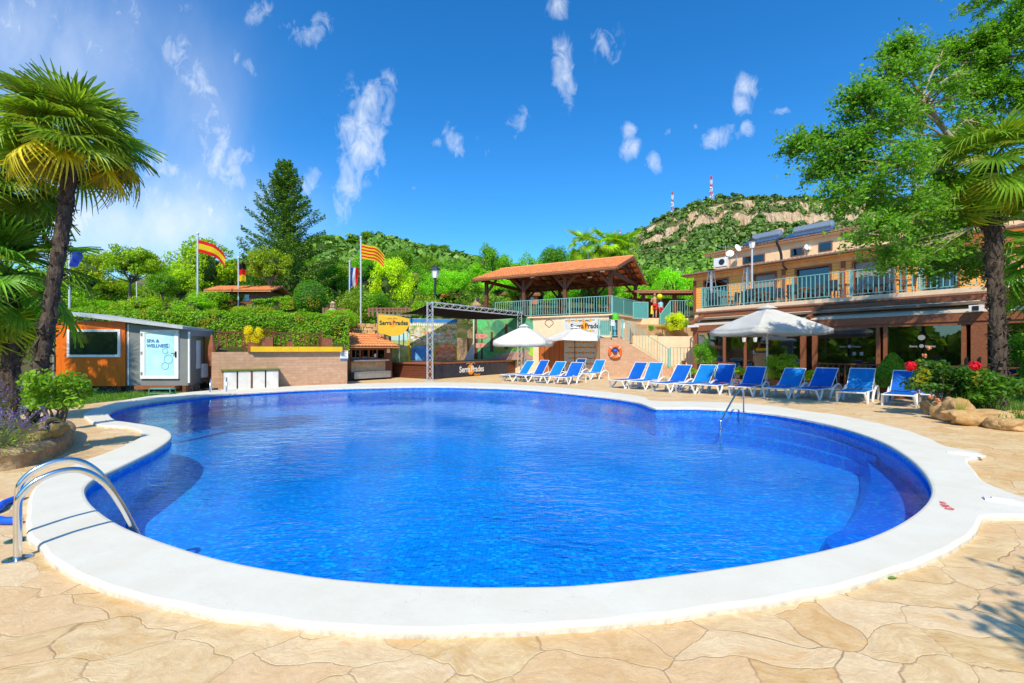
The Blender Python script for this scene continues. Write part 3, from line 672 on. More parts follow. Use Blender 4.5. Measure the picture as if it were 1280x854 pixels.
for u in cols:
    yf = fronty(u)
    x = (u-640)/F
    mb.v.append((x*yf, yf, -.5))
    for r in base_rows: Y = yf+r; mb.v.append((x*Y, Y, hz(u, Y)))
    for Y in extra: mb.v.append((x*Y, Y, hz(u, Y)))
for i in range(len(cols)-1):
    for j in range(nr_-1):
        a = i*nr_+j; mb.f.append((a, a+nr_, a+nr_+1, a+1))
def hillmat():
    t = NT('hillside'); co = t.coord(); g = t.n('ShaderNodeNewGeometry')
    nz = t.n('ShaderNodeSeparateXYZ', {0: g.outputs['True Normal']}).outputs[2]
    a = t.ramp(t.noise(co, .25, 7, .7), .35, .65); b = t.ramp(t.noise(co, .9, 7, .7), .5, .72)
    gr = t.mix(a, (.055, .085, .022), (.11, .12, .035)); gr = t.mix(t.math('MULTIPLY', b, .55), gr, (.40, .28, .15))
    mp = t.n('ShaderNodeMapping', {'Vector': co, 'Scale': (.35, .35, .12)}).outputs[0]
    r = t.ramp(t.noise(mp, 1.0, 8, .7, .8), .33, .67); rock = t.mix(r, (.40, .24, .12), (.62, .50, .36))
    crack = t.ramp(t.noise(t.n('ShaderNodeMapping', {'Vector': co, 'Scale': (.5, .5, .07)}).outputs[0], 1, 6, .7), .52, .60)
    rock = t.mix(t.math('MULTIPLY', crack, .75), rock, (.12, .10, .06))
    f = t.math('SUBTRACT', 1.0, t.ramp(nz, .60, .78), clamp=True)
    far = t.ramp(t.n('ShaderNodeSeparateXYZ', {0: co}).outputs[1], 120, 180)
    patch = t.math('MULTIPLY', t.ramp(t.noise(co, .11, 6, .65), .58, .62), far)
    f = t.math('MAXIMUM', f, patch)
    return t.done(t.bsdf(t.mix(f, gr, rock), .95, 0, t.bump(t.noise(co, .8, 8, .75), 1, .6), .15))
M['hill'] = hillmat()
tag(mb.build('hillside', 'hill', smooth=False), kind='structure')

# ------------------------------------------------------------------ foliage builders
def shell_pts(blobs, n, inner=.55):
    b = np.array(blobs, float); w = (b[:, 3]*b[:, 4]+b[:, 4]*b[:, 5]+b[:, 3]*b[:, 5]); w /= w.sum()
    k = np.random.choice(len(b), n, p=w); d = np.random.normal(size=(n, 3)); d /= np.linalg.norm(d, axis=1, keepdims=True)
    r = inner+(1.08-inner)*np.sqrt(np.random.rand(n, 1))
    return b[k, :3]+d*r*b[k, 3:6], d
def foliage(name, blobs, n, size, seed=1, aspect=.6, inner=.55, up=.35):
    np.random.seed(seed); p, d = shell_pts(blobs, n, inner)
    nr = d*.7+np.random.normal(size=(n, 3))*.55; nr[:, 2] += up
    return leafmesh(name, p, nr, size*(.6+.8*np.random.rand(n)), aspect)
def clumps(c, r, n, cr, seed, low=-.7):
    random.seed(seed); o = []
    while len(o) < n:
        d = Vector((random.gauss(0, 1), random.gauss(0, 1), random.gauss(0, 1))).normalized()
        if d.z < low: continue
        f = random.uniform(.60, .92) if random.random() < .8 else random.uniform(.2, .6); k = cr*random.uniform(.7, 1.3)
        o.append((c[0]+d.x*r[0]*f, c[1]+d.y*r[1]*f, c[2]+d.z*r[2]*f, k, k, k*.75))
    return o
TPL = {}
def tree_template(kind, i):
    seed = 11+i*7+len(kind)*3
    if kind == 'round': bl = clumps((0, 0, .58), (.5, .5, .42), 46, .125, seed, -.85); nl = 8200; ls = .036; tr_top = .35; tb = .1; tw = .028
    elif kind == 'lollipop': bl = clumps((0, 0, .72), (.5, .5, .27), 44, .11, seed, -.6); nl = 7500; ls = .035; tr_top = .55; tb = .25; tw = .026
    elif kind == 'wide': bl = clumps((0, 0, .6), (.5, .5, .40), 60, .12, seed, -.5); nl = 9500; ls = .032; tr_top = .35; tb = .1; tw = .03
    elif kind == 'loose': bl = clumps((0, 0, .60), (.42, .42, .38), 34, .115, seed, -.8); nl = 6000; ls = .036; tr_top = .4; tb = .1; tw = .024
    elif kind == 'bush': bl = clumps((0, 0, .45), (.5, .5, .5), 40, .17, seed, -.8); nl = 6500; ls = .045; tr_top = .2; tb = .0; tw = .03
    elif kind == 'egg': bl = [(0, 0, .5, .46, .46, .47)]*1; nl = 9000; ls = .034; tr_top = .1; tb = 0; tw = .06
    m = foliage(kind+'_crown', bl, nl, ls, seed, .62, .80 if kind == 'egg' else .45)
    m.materials.append(M['leaf'])
    mb = MB(); random.seed(seed)
    mb.tube([(0, 0, -.05), (.01, 0, tr_top*.5), (0, .01, tr_top)], [tw*1.3, tw, tw*.75], 7)
    for b in random.sample(bl, min(len(bl), 16)):
        e = Vector(b[:3]); s0 = Vector((0, 0, tr_top*random.uniform(.75, 1)))
        md = (s0+e)/2+Vector((0, 0, -.03)); mb.tube([s0, md, e], [tw*.45, tw*.28, tw*.1], 5)
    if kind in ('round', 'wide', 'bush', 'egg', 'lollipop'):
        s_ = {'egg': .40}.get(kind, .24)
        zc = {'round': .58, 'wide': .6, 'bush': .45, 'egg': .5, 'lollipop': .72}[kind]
        core = MB(); core.ell((0, 0, zc), (s_, s_, {'lollipop': .12, 'egg': .41}.get(kind, .22)), 10, 8)  # solid dark lump stands for the shaded inside of the crown
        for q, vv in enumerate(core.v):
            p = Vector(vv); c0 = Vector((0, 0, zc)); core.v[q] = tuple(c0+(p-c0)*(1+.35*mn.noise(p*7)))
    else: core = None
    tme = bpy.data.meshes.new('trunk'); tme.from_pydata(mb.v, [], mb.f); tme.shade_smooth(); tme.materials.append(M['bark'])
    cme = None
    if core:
        cme = bpy.data.meshes.new('dark_core'); cme.from_pydata(core.v, [], core.f); cme.materials.append(M['leaf_core'])
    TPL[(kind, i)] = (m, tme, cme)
def plant(kind, base, w, h, label, cat='tree', group=None, color=(1, 1, 1), var=0, rz=None, name=None, pale=False):
    if (kind, var) not in TPL: tree_template(kind, var)
    m, tme, cme = TPL[(kind, var)]
    t = thing(name or cat.replace(' ', '_'), label, cat, base, random.uniform(0, 6.28) if rz is None else rz, group, (w, w, h))
    c = bpy.data.objects.new('crown', m); C.objects.link(c); c.parent = t; c.color = tuple(color)+(1,)
    k = bpy.data.objects.new('trunk', tme); C.objects.link(k); k.parent = t
    if cme: q = bpy.data.objects.new('dark_core', cme); C.objects.link(q); q.parent = t
    return t
def tree_px(u, vtop, Y, wpx, kind, color, label, var=0, group=None, cat='tree', vbase=None, name=None):
    Y = max(Y, fronty(u)+1.3)
    x = (u-640)/F*Y; zb = hz(u, Y)-.15 if vbase is None else H+(HZ-vbase)/F*Y
    zt_ = H+(HZ-vtop)/F*Y
    return plant(kind, (x, Y, zb), wpx/F*Y/1.08, (zt_-zb)/1.04, label, cat, group, color, var, name=name)
# ------------------------------------------------------------------ pool hardware
def smooth_path(pts, k=5): return catmull([Vector(p) for p in pts], k, False)
def pool_ladder(B, d, sep, label, sc=1.0, steps=True):
    t = thing('pool_ladder', label, 'pool ladder', (B.x, B.y, 0))
    d = Vector(d).normalized(); s = Vector((-d.y, d.x, 0)); prof = [(0, 0), (0, .2), (0, .40), (.02, .49), (.10, .575), (.24, .625), (.37, .60), (.50, .47), (.60, .27), (.68, .06), (.715, -.04), (.72, -.15), (.70, -.9)]
    for k in (0, 1):
        o = s*sep*k
        MB().tube(smooth_path([o+d*a*sc+Vector((0, 0, z*sc)) for a, z in prof], 4), .0245*min(1, sc*1.0), 12).build('rail', 'chrome', t, True)
        MB().lathe(o, [(.085, .0), (.085, .008), (.05, .016), (.03, .018)], 24).build('flange', 'chrome', t, True)
    for z in (-.22, -.48, -.74):
        MB().box(d*.70*sc+s*sep/2+Vector((0, 0, z)), (sep, .08, .03), math.atan2(s.y, s.x)).build('step', 'white_plastic', t)
    return t
B1 = G(22, 699); E1 = G(172, 672, -.05); dd = (E1-B1); dd.z = 0
pool_ladder(B1, dd, .49, 'large polished steel pool ladder in the left foreground, anchored in the stone paving')
Bf = G(264, 490.5); pool_ladder(Vector((Bf.x, Bf.y, 0)), (.50, -.86, 0), .5, 'small steel pool ladder on the far left rim before the white cabinet', .85)
t = thing('pool_handrail', 'slim bent steel handrail standing in the water by the entry steps', 'handrail', (5.75, 11.3, -.4))
o = Vector((5.75, 11.3, -.4))
MB().tube(smooth_path([Vector(p)-o for p in ((5.75, 11.3, -.62), (5.75, 11.3, .2), (5.74, 11.29, .52), (5.66, 11.22, .64), (5.5, 11.07, .60), (5.2, 10.8, .35), (4.85, 10.48, .02), (4.76, 10.4, -.12), (4.76, 10.4, -.9))], 4), .021, 12).build('rail', 'chrome', t, True)
def squiggle(a, b, z, w, amp, off):
    a = Vector(a); b = Vector(b); d = b-a; s = Vector((-d.y, d.x, 0)).normalized()
    pts = [a+d*i/9+s*amp*math.sin(i*1.3+off)+Vector((0, 0, z)) for i in range(10)]
    return MB().tube(smooth_path(pts), w, 10)
tag(squiggle(G(-30, 655), G(24, 624), .035, .033, .02, 0).build('pool_noodle', 'blue_foam', None, True), 'blue foam pool noodle lying on the paving, the farther of the two by the ladder', 'pool noodle', 'blue foam noodles by the ladder')
tag(squiggle(G(-40, 653), G(23, 656), .035, .036, .01, 2).build('pool_noodle', 'blue_foam', None, True), 'blue foam pool noodle lying flat right behind the ladder posts, nearer the camera', 'pool noodle', 'blue foam noodles by the ladder')
# depth stencil on the rim, and the two white rope cleats
t = thing('depth_stencil', 'small faded red stencilled depth mark on the white pool rim', 'marking', G(1182, 632, .06), R(62))
text('0,90 m', .10, 'text_red', t, Matrix.Translation((0, 0, .001)) @ Matrix.Rotation(R(0), 4, 'Z'), 'stencil_letters', .0012)
for px, pv, l in ((1208, 568.5, 'white mooring cleat on the upper pointed tab of the pool rim'), (1253, 627, 'white mooring cleat on the lower tab of the pool rim, at the right edge')):
    p = G(px, pv, .055); a = G(px-26, pv-3.5, .055); b = G(px+26, pv+3.5, .055); q = b-a
    t = thing('line_anchor', l, 'anchor', p, math.atan2(q.y, q.x), 'line anchors on the pool rim')
    L = q.length*.9
    MB().box((0, 0, .012), (L, .10, .024)).build('base_bar', 'white_plastic', t)
    MB().box((0, 0, .030), (L*.6, .045, .012)).build('cleat', 'white_plastic', t)
lf = G(1115, 724); me = MB(); q = 8
pts = []
for i in range(q+1):
    a = i/q; w = math.sin(math.pi*a)**.8*.022; pts.append((a*.08, w, .006+.006*math.sin(a*3))); pts.append((a*.08, -w, .006+.006*math.sin(a*3)+.004))
me.v = pts; me.f = [(2*i, 2*i+2, 2*i+3, 2*i+1) for i in range(q)]
lo = me.build('fallen_leaf', 'leaf_shrub'); lo.location = (lf.x-.04, lf.y, .002); tag(lo, 'single green leaf fallen on the paving beside the white rim', 'leaf')

# ------------------------------------------------------------------ loungers
def make_lounger(mat, ang, seat=.33):
    root = thing('sun_lounger', 'x', 'sun lounger')
    w = .33
    def slab(a, b, th, hw):
        mb = MB(); a = Vector(a); b = Vector(b); N = 10; Kc = 6
        d = (b-a).normalized(); nn = Vector((-d.z, 0, d.x))
        vs = []
        for i in range(N+1):
            for j in range(Kc+1):
                y = -hw+2*hw*j/Kc; sag = -.022*math.sin(math.pi*i/N)*math.cos(y/hw*1.35)
                vs.append(a+(b-a)*i/N+Vector((0, y, 0))+nn*sag)
        m = len(vs); vs2 = [v-nn*th for v in vs]; fs = []
        for i in range(N):
            for j in range(Kc):
                k = i*(Kc+1)+j; fs.append((k, k+1, k+Kc+2, k+Kc+1)); fs.append((m+k, m+k+Kc+1, m+k+Kc+2, m+k+1))
        for i in range(N):
            k = i*(Kc+1); fs.append((k, k+Kc+1, m+k+Kc+1, m+k)); k += Kc; fs.append((k, m+k, m+k+Kc+1, k+Kc+1))
        for j in range(Kc):
            fs.append((j, m+j, m+j+1, j+1)); k = N*(Kc+1)+j; fs.append((k, k+1, m+k+1, m+k))
        mb.add(vs, fs); return mb
    x1 = 1.18; L = .80
    slab((.0, 0, seat+.02), (x1, 0, seat+.02), .02, w-.02).build('seat', mat, root, True)
    bx_ = x1+.02+L*math.cos(ang); bz_ = seat+.04+L*math.sin(ang)
    slab((x1+.02, 0, seat+.04), (bx_, 0, bz_), .02, w-.02).build('backrest', mat, root, True)
    for s in (-1, 1):
        y = s*w
        MB().tube(smooth_path([(-.02, y, seat-.01), (.3, y, seat), (x1, y, seat), (1.5, y, seat+.0), (1.80, y, seat-.02)], 3), .019, 8).build('side_rail', 'white_plastic', root, True)
        MB().tube([(x1+.02, y, seat+.03), ((x1+bx_)/2, y, (seat+bz_)/2+.01), (bx_+.01, y, bz_+.01)], .012, 8).build('back_rail', 'white_plastic', root, True)
        MB().tube(smooth_path([(.02, y*1.02, seat), (.07, y*1.05, .22), (.15, y*1.1, .1), (.18, y*1.12, 0)], 3), [.034]*6+[.03]*3+[.026], 8).build('leg', 'white_plastic', root, True)
        MB().tube(smooth_path([(.50, y*1.02, seat), (.42, y*1.05, .2), (.30, y*1.1, .08), (.20, y*1.12, 0)], 3), [.034]*6+[.03]*3+[.026], 8).build('leg', 'white_plastic', root, True)
        MB().tube(smooth_path([(.98, y*1.12, 0), (1.06, y*1.12, .16), (1.20, y*1.14, .32), (1.45, y*1.16, .43), (1.68, y*1.16, .43), (1.84, y*1.14, .30), (1.90, y*1.12, .12), (1.92, y*1.12, 0)], 3), .036, 8).build('arm_leg', 'white_plastic', root, True)
        MB().tube([(bx_-.10, y*.9, bz_-.12), (1.66, y, seat)], .012, 6).build('prop', 'white_plastic', root, True)
    MB().tube([(-.02, -w, seat-.005), (-.02, w, seat-.005)], .022, 8).build('foot_bar', 'white_plastic', root, True)
    MB().tube([(bx_+.01, -w, bz_+.01), (bx_+.01, w, bz_+.01)], .015, 8).build('head_bar', 'white_plastic', root, True)
    return root
LG = [ # seat front px, back centre u, material, angle, label
 (768.7, 475.5, 800, 'a', 'leftmost royal blue lounger of the right-hand row, in front of the block stair wall'),
 (793, 476.8, 822, 'b', 'azure lounger, second from the left in the right-hand row by the stair wall'),
 (823, 479.4, 851, 'a', 'royal blue lounger in front of the lower end of the teal stair railing'),
 (853, 480.6, 882, 'b', 'azure lounger beside the potted shrub at the veranda corner post'),
 (883.5, 481.5, 910, 'a', 'deep royal blue lounger between the corner shrub and the hanging lanterns'),
 (924, 483.7, 947, 'a', 'royal blue lounger immediately left of the big square parasol pole'),
 (967, 485.5, 991.5, 'b', 'azure lounger just right of the big square parasol pole, before the potted juniper'),
 (1004.6, 486.8, 1030, 'a', 'royal blue lounger between the juniper pot and the timber balustrade start'),
 (1063, 490.5, 1081, 'b', 'azure lounger directly left of the cone shaped conifer'),
 (1122, 494.0, 1134.5, 'a', 'largest looking royal blue lounger, between the conifer and the rose bush'),
 (1170, 494.0, 1183, 'b', 'lounger at the end of the row, mostly hidden behind the rose bush and boulders'),
 (631, 468.5, 662, 'b', 'azure lounger farthest left, at the stage end of the left group'),
 (650, 469.2, 681, 'a', 'royal blue lounger under the left white parasol, second of the left group'),
 (673, 470.6, 699, 'b', 'bright azure lounger in front of the rust wooden door'),
 (699, 471.8, 720, 'a', 'royal blue lounger in front of the logo backdrop, nearest the pool in the left group'),
 (706, 464.8, 726, 'c', 'dark shaded lounger standing behind the others, before the logo backdrop'),
 (728, 467.0, 751, 'b', 'azure lounger with big white arms in front of the green stacked chairs')]
M['sling_c'] = sling('shaded_sling', (.006, .06, .28))  # darker blue, the shade on the rear lounger put into its colour
for (u, v, ub, mt, lb) in LG:
    p = G(u, v, .33)
    best = min(range(0, 120), key=lambda a: abs(640+F*(p.x+1.6*math.cos(R(a)))/(p.y+1.6*math.sin(R(a)))-ub))
    o = make_lounger('sling_'+mt, R(random.uniform(44, 57)))
    o['label'] = lb; o['group'] = 'blue sun loungers around the pool'
    o.location = (p.x, p.y, .002); o.rotation_euler.z = R(best+random.uniform(-3, 3))

# ------------------------------------------------------------------ parasols
def parasol(base, half, zedge, ztop, mat, label, val=.22, rz=0.0, sides=4, pole_r=.03, pmat='white_metal'):
    t = thing('parasol', label, 'parasol', base, rz, 'white parasols by the pool')
    mb = MB(); N = 8; vs = []; K = sides*N
    def rim(k):
        a = k/N; i = int(a) % sides; f = a-int(a)
        c0 = Vector((math.cos(math.pi/4+i*2*math.pi/sides), math.sin(math.pi/4+i*2*math.pi/sides), 0))*half*1.414
        c1 = Vector((math.cos(math.pi/4+(i+1)*2*math.pi/sides), math.sin(math.pi/4+(i+1)*2*math.pi/sides), 0))*half*1.414
        p = c0.lerp(c1, f); return p*(1-.05*math.sin(math.pi*f)), math.sin(math.pi*f)
    M_ = 7
    for m in range(1, M_+1):
        r = m/M_
        for k in range(K):
            p, sg = rim(k); vs.append((p.x*r, p.y*r, ztop+(zedge-ztop)*(r**1.12)-sg*.05*r))
    o = len(vs); vs.append((0, 0, ztop))
    fs = [(o, k, (k+1) % K) for k in range(K)]
    for m in range(M_-1):
        for k in range(K): fs.append((m*K+k, (m+1)*K+k, (m+1)*K+(k+1) % K, m*K+(k+1) % K))
    mb.add(vs, fs); c = mb.build('canopy', mat, t, True)
    so_ = c.modifiers.new('s', 'SOLIDIFY'); so_.thickness = .008
    mb = MB(); vs = []; 
    for k in range(K):
        p, sg = rim(k); sc_ = .5+.5*abs(math.sin(k*math.pi/N*2))
        vs += [(p.x, p.y, zedge-sg*.05), (p.x*1.004, p.y*1.004, zedge-sg*.05-val*(.8+.2*sc_))]
    mb.add(vs, [(2*k, 2*((k+1) % K), 2*((k+1) % K)+1, 2*k+1) for k in range(K)]); v_ = mb.build('valance', mat, t, True)
    so_ = v_.modifiers.new('s', 'SOLIDIFY'); so_.thickness = .006
    MB().add([(-.28, -.28, ztop-.02), (.28, -.28, ztop-.02), (.28, .28, ztop-.02), (-.28, .28, ztop-.02), (0, 0, ztop+.13)], [(0, 1, 4), (1, 2, 4), (2, 3, 4), (3, 0, 4)]).build('vent_cap', mat, t)
    MB().tube([(0, 0, 0), (0, 0, ztop+.04)], pole_r, 10).build('pole', pmat, t, True)
    for i in range(sides):
        a = math.pi/4+i*2*math.pi/sides
        MB().bar((0, 0, ztop-.06), (math.cos(a)*half*1.38, math.sin(a)*half*1.38, zedge-.03), .02, .03).build('rib', 'alu', t)
        MB().bar((0, 0, zedge-.35), (math.cos(a)*half*.7, math.sin(a)*half*.7, (zedge+ztop)/2-.08), .015, .02).build('strut', 'alu', t)
    MB().lathe((0, 0, 0), [(.30, 0), (.30, .07), (.06, .10), (.05, .3)], 16).build('base', 'dark_metal', t, True)
    return t
p = G(655.5, 472.5); parasol((p.x, p.y, 0), 1.42, 2.08, 2.92, 'canvas', 'white parasol left of the other white one, just behind the black stage banner', .30, R(-14))
p = G(718.5, 469); parasol((p.x, p.y, 0), 1.62, 2.18, 2.95, 'canvas', 'white parasol on a brown pole in front of the logo backdrop', .03, R(20), pmat='wood_brown')
p = G(959, 484.5); parasol((p.x, p.y, 0), 1.62, 2.42, 3.36, 'canvas_grey', 'big greyish white square parasol in the middle of the right lounger row', .22, R(8), pole_r=.035)

# ------------------------------------------------------------------ railing helper (local frame, along x)
def railing(par, a, b, h, mat='teal', sp=.125, post=1.9, bal=.022, zb=.10, endposts=True, pw=.05, names=True):
    a = Vector(a); b = Vector(b); d = b-a; L = Vector((d.x, d.y, 0)).length; ang = math.atan2(d.y, d.x)
    up = Vector((0, 0, 1)); f = MB()
    f.bar(a+up*h, b+up*h, .055, .035); f.build('top_rail', mat, par)
    f = MB(); f.bar(a+up*zb, b+up*zb, .035, .03); f.build('bottom_rail', mat, par)
    n = max(1, round(L/sp)); mb = MB()
    for i in range(1, n):
        q = a+d*i/n; mb.box(q+up*(h+zb)/2, (bal, bal, h-zb), ang)
    mb.build('balusters', mat, par)
    k = max(1, round(L/post))
    for i in range(k+1):
        if not endposts and i in (0, k): continue
        q = a+d*i/k; MB().box(q+up*(h/2+.01), (pw, pw, h+.02), ang).build('post', mat, par)

# ------------------------------------------------------------------ grey and orange cabin
Yc = 17.0
def X(u, Y=Yc): return (u-640)/F*Y
def Z(v, Y=Yc): return H+(HZ-v)/F*Y
cb = thing('spa_cabin', 'grey and orange prefabricated cabin with sloping white roof edge and SPA door', 'cabin', (X(72), Yc, 0))
ox = X(72); zf = Z(482)
wl = X(235)-ox
sd = Vector((-.6, 2.3, 0))
MB().prism([(.02, 0), (wl, 0), (wl+sd.x, sd.y), (.02, sd.y+.6)], zf, Z(417)).build('wall', 'grey_panel', cb)
MB().vprism([(X(104)-ox, Z(420)), (wl, Z(420)), (wl, Z(412)), (X(104)-ox, Z(400))], .001, 1.5).build('upper_wall', 'grey_panel', cb)
MB().bx(0, X(158)-ox, -.06, -.005, zf-.02, Z(402)).build('orange_cladding', 'orange_panel', cb)
f = MB(); x0, x1, z0, z1 = X(87)-ox, X(153)-ox, Z(446.5), Z(412)
for a in ((x0, x1, z0, z0+.09), (x0, x1, z1-.09, z1), (x0, x0+.09, z0+.09, z1-.09), (x1-.09, x1, z0+.09, z1-.09)): f.bx(a[0], a[1], -.11, -.062, a[2], a[3])
wf = f.build('window', 'white_metal', cb); MB().bx(x0+.09, x1-.09, -.085, -.07, z0+.09, z1-.09).build('pane', simple('mirror_glass', (.02, .03, .02), .03, 0, 0, 1, 0, 1.0), wf)
MB().bx(X(160)-ox, X(161.5)-ox, -.02, -.003, zf, Z(405)).build('downpipe', 'white_metal', cb)
x0, x1, z0, z1 = X(177)-ox, X(224.5)-ox, Z(473.5), Z(412.5)
f = MB()
for a in ((x0, x1, z0, z0+.11), (x0, x1, z1-.11, z1), (x0, x0+.17, z0+.11, z1-.11), (x1-.15, x1, z0+.11, z1-.11)): f.bx(a[0], a[1], -.07, -.003, a[2], a[3])
dr = f.build('door', 'white_metal', cb)
MB().bx(x0+.17, x1-.15, -.045, -.03, z0+.11, z1-.11).build('door_poster', 'poster_blue', dr)
cx = (x0+x1)/2; 
text('SPA &', .165, 'text_blue', dr, Matrix.Translation((x0+.23, -.048, z1-.42)) @ UP, 'lettering', .003, 'LEFT', 1.1, .006)
text('WELLNESS', .165, 'text_blue', dr, Matrix.Translation((x0+.23, -.048, z1-.60)) @ UP, 'lettering', .003, 'LEFT', 1.02, .006)
f = MB()
for (a, b, r_) in ((.30, .33, .13), (.18, .58, .16), (.30, .88, .10), (.22, 1.08, .08)):
    f.tube([(x1-.20-a+r_*math.cos(k*.3142), -.048, z0+.15+b+r_*math.sin(k*.3142)) for k in range(21)], .009, 4)
f.build('printed_rings', 'poster_line', dr)
f = MB(); f.bx(x1-.11, x1-.06, -.10, -.072, z0+.80, z0+1.02); f.bx(x1-.22, x1-.08, -.12, -.10, z0+.93, z0+.955); f.build('handle', 'black', dr)
for zz in (z0+.15, (z0+z1)/2, z1-.22): MB().bx(x0+.03, x0+.09, -.09, -.071, zz, zz+.10).build('hinge', 'grey_metal', dr)
xl = X(69)-ox; f = MB(); f.add([(xl, -.35, Z(388)), (wl+.05, -.35, Z(408)), (wl-.60, 2.35, Z(409)), (xl, 2.35, Z(388)), (xl, -.35, Z(391.5)), (wl+.05, -.35, Z(412)), (wl-.60, 2.35, Z(412.5)), (xl, 2.35, Z(391.5))], [(0, 1, 2, 3), (7, 6, 5, 4), (0, 4, 5, 1), (1, 5, 6, 2), (2, 6, 7, 3), (3, 7, 4, 0)]); f.build('roof', 'roof_metal', cb)
f = MB(); f.bar((wl+.04, -.02, (zf+Z(412))/2), (wl+.04, .02, (zf+Z(412))/2), .06, 1.9); f.build('corner_trim', 'white_metal', cb)
sa = math.atan2(sd.y, sd.x)
def side(k, off=0.01): return Vector((wl, 0, 0))+sd*k+Vector((math.sin(sa), -math.cos(sa), 0))*off
f = MB(); f.bar(side(.30, .02)+Vector((0, 0, 1.15+zf)), side(.44, .02)+Vector((0, 0, 1.15+zf)), .03, 1.1); f.build('side_window', 'white_metal', cb)
f = MB(); f.bar(side(.62, .03)+Vector((0, 0, .95+zf)), side(.99, .03)+Vector((0, 0, .95+zf)), .03, 1.85); f.build('rust_side_cladding', 'wood_panel', cb)
MB().bx(X(176)-ox, X(226)-ox, -.30, -.03, zf-.12, zf+.01).build('doorstep', 'wood_red', cb)
MB().bx(X(100)-ox, wl-.1, .10, .8, .0, zf-.01).build('gabion_plinth', 'gabion', cb)
for xx in (X(150)-ox, X(224)-ox, wl-.12): MB().box((xx, .02, zf/2), (.13, .13, zf)).build('stilt', 'wood_brown', cb)
ac = thing('air_conditioner', 'white air conditioner unit on brackets at the right end of the grey cabin', 'air conditioner', (X(254, 18.6), 18.3, Z(472, 18.3)), R(-8))
MB().box((0, 0, .28), (.66, .28, .56)).build('casing', 'white_metal', ac, False, .02)
f = MB()
for k in range(14): f.tube([(.05+(.20-.0*k)*0+(.02+k*.013)*math.cos(a*.524), -.145, .28+(.02+k*.013)*math.sin(a*.524)) for a in range(13)], .004, 4)
f.build('fan_grille', 'dark_metal', ac); MB().bx(-.32, -.1, -.144, -.141, .06, .5).build('side_vent', 'text_blue', ac)
for s in (-.25, .25): MB().bar((s, -.12, -.02), (s, .25, -.25), .03).build('bracket', 'grey_metal', ac)
st = thing('step_stool', 'sea green metal step frame on the grass below the cabin door', 'step', (X(200, 15.6), 15.7, 0))
f = MB(); w = .36; hh = .24
for s in (-w, w):
    f.tube([(s, -.12, 0), (s, -.12, hh), (s, .12, hh), (s, .12, 0)], .016, 6)
f.build('frame', 'teal_dark', st); MB().box((0, 0, hh+.012), (2*w, .26, .024)).build('tread', 'teal_dark', st); MB().box((0, -.13, .10), (2*w, .04, .03)).build('lower_bar', 'teal_dark', st)
# fence panels behind the palms
fz = thing('garden_fence', 'dull olive panel fence with grey pipe posts behind the left palms', 'fence', (X(-160, 18), 18.0, 0))
L = X(68, 18)-X(-160, 18)
for k in range(5):
    MB().box((L*(k+.5)/5, 0, .83), (L/5-.12, .03, 1.55)).build('panel', simple('olive_panel', (.10, .09, .04), .6, 0, .25, 2, .05) if k == 0 else bpy.data.materials['olive_panel'], fz)
for k in range(6): MB().tube([(L*k/5, -.03, 0), (L*k/5, -.03, 1.72)], .035, 8).build('post', 'grey_metal', fz)
MB().tube([(0, -.03, 1.66), (L, -.03, 1.66)], .03, 8).build('top_pipe', 'grey_metal', fz)

# ------------------------------------------------------------------ retaining wall with planters and rails
A = G(275, 487.5); Bq = G(434, 481); d = Bq-A; Lw = d.length; ang = math.atan2(d.y, d.x)
rw = thing('retaining_wall', 'long beige block wall at the far left of the pool with yellow edge board', 'wall', (A.x, A.y, 0), ang)
def sU(u): # distance along wall for a pixel column
    k = (u-640)/F; return (k*A.y-A.x)/(d.x/Lw-k*d.y/Lw)
MB().bx(0, Lw, 0, .35, -.02, 1.50).build('wall_face', 'block', rw)
MB().bx(-.28, 0-.003, .0, .35, -.02, 1.50).build('wall_end', 'block', rw)
s0, s1 = sU(313), sU(427); mid = (s0+s1)/2
MB().bx(s0, mid-.006, -.16, .10, 1.505, 1.72).build('edge_board', 'yellow', rw); MB().bx(mid+.006, s1, -.16, .10, 1.505, 1.72).build('edge_board', 'yellow', rw)
MB().bx(s1+.02, Lw, -.03, .12, 1.503, 1.56).build('coping_stone', 'stucco', rw)
sg = thing('notice_board', 'white notice with blue footer fixed at the right end of the block wall', 'sign', (A.x, A.y, 0), ang)
s = sU(430); MB().bx(s-.17, s+.17, -.03, -.005, 1.12, 1.56).build('board', 'white_paint', sg); MB().bx(s-.17, s+.17, -.034, -.031, 1.12, 1.20).build('footer_strip', 'text_blue', sg)
f = MB()
for k in range(6): f.bx(s-.12, s+.12-(k % 3)*.04, -.033, -.031, 1.26+k*.045, 1.275+k*.045)
f.build('printed_lines', 'text_dark', sg)
cabx = (sU(278), sU(347))
cbt = thing('storage_cabinet', 'low white four panel cabinet with green top against the block wall', 'cabinet', (A.x, A.y, 0), ang)
W_ = (cabx[1]-cabx[0]); 
MB().bx(cabx[0]+.02, cabx[1]-.02, -.52, -.02, 0, .76).build('carcass', 'dark_metal', cbt)
for k in range(4):
    a = cabx[0]+W_*k/4+.028; MB().bx(a, a+W_/4-.056, -.548, -.522, .04, .74).build('door_panel', 'marble', cbt)
MB().bx((cabx[0]+cabx[1])/2-.035, (cabx[0]+cabx[1])/2+.035, -.56, -.523, 0, .77).build('centre_post', 'wood_brown', cbt)
MB().bx(cabx[0]-.06, cabx[1]+.04, -.60, .0, .762, .81).build('worktop', 'grass' if False else simple('green_turf_top', (.13, .18, .03), .9, 0, .3, 12, .4), cbt)
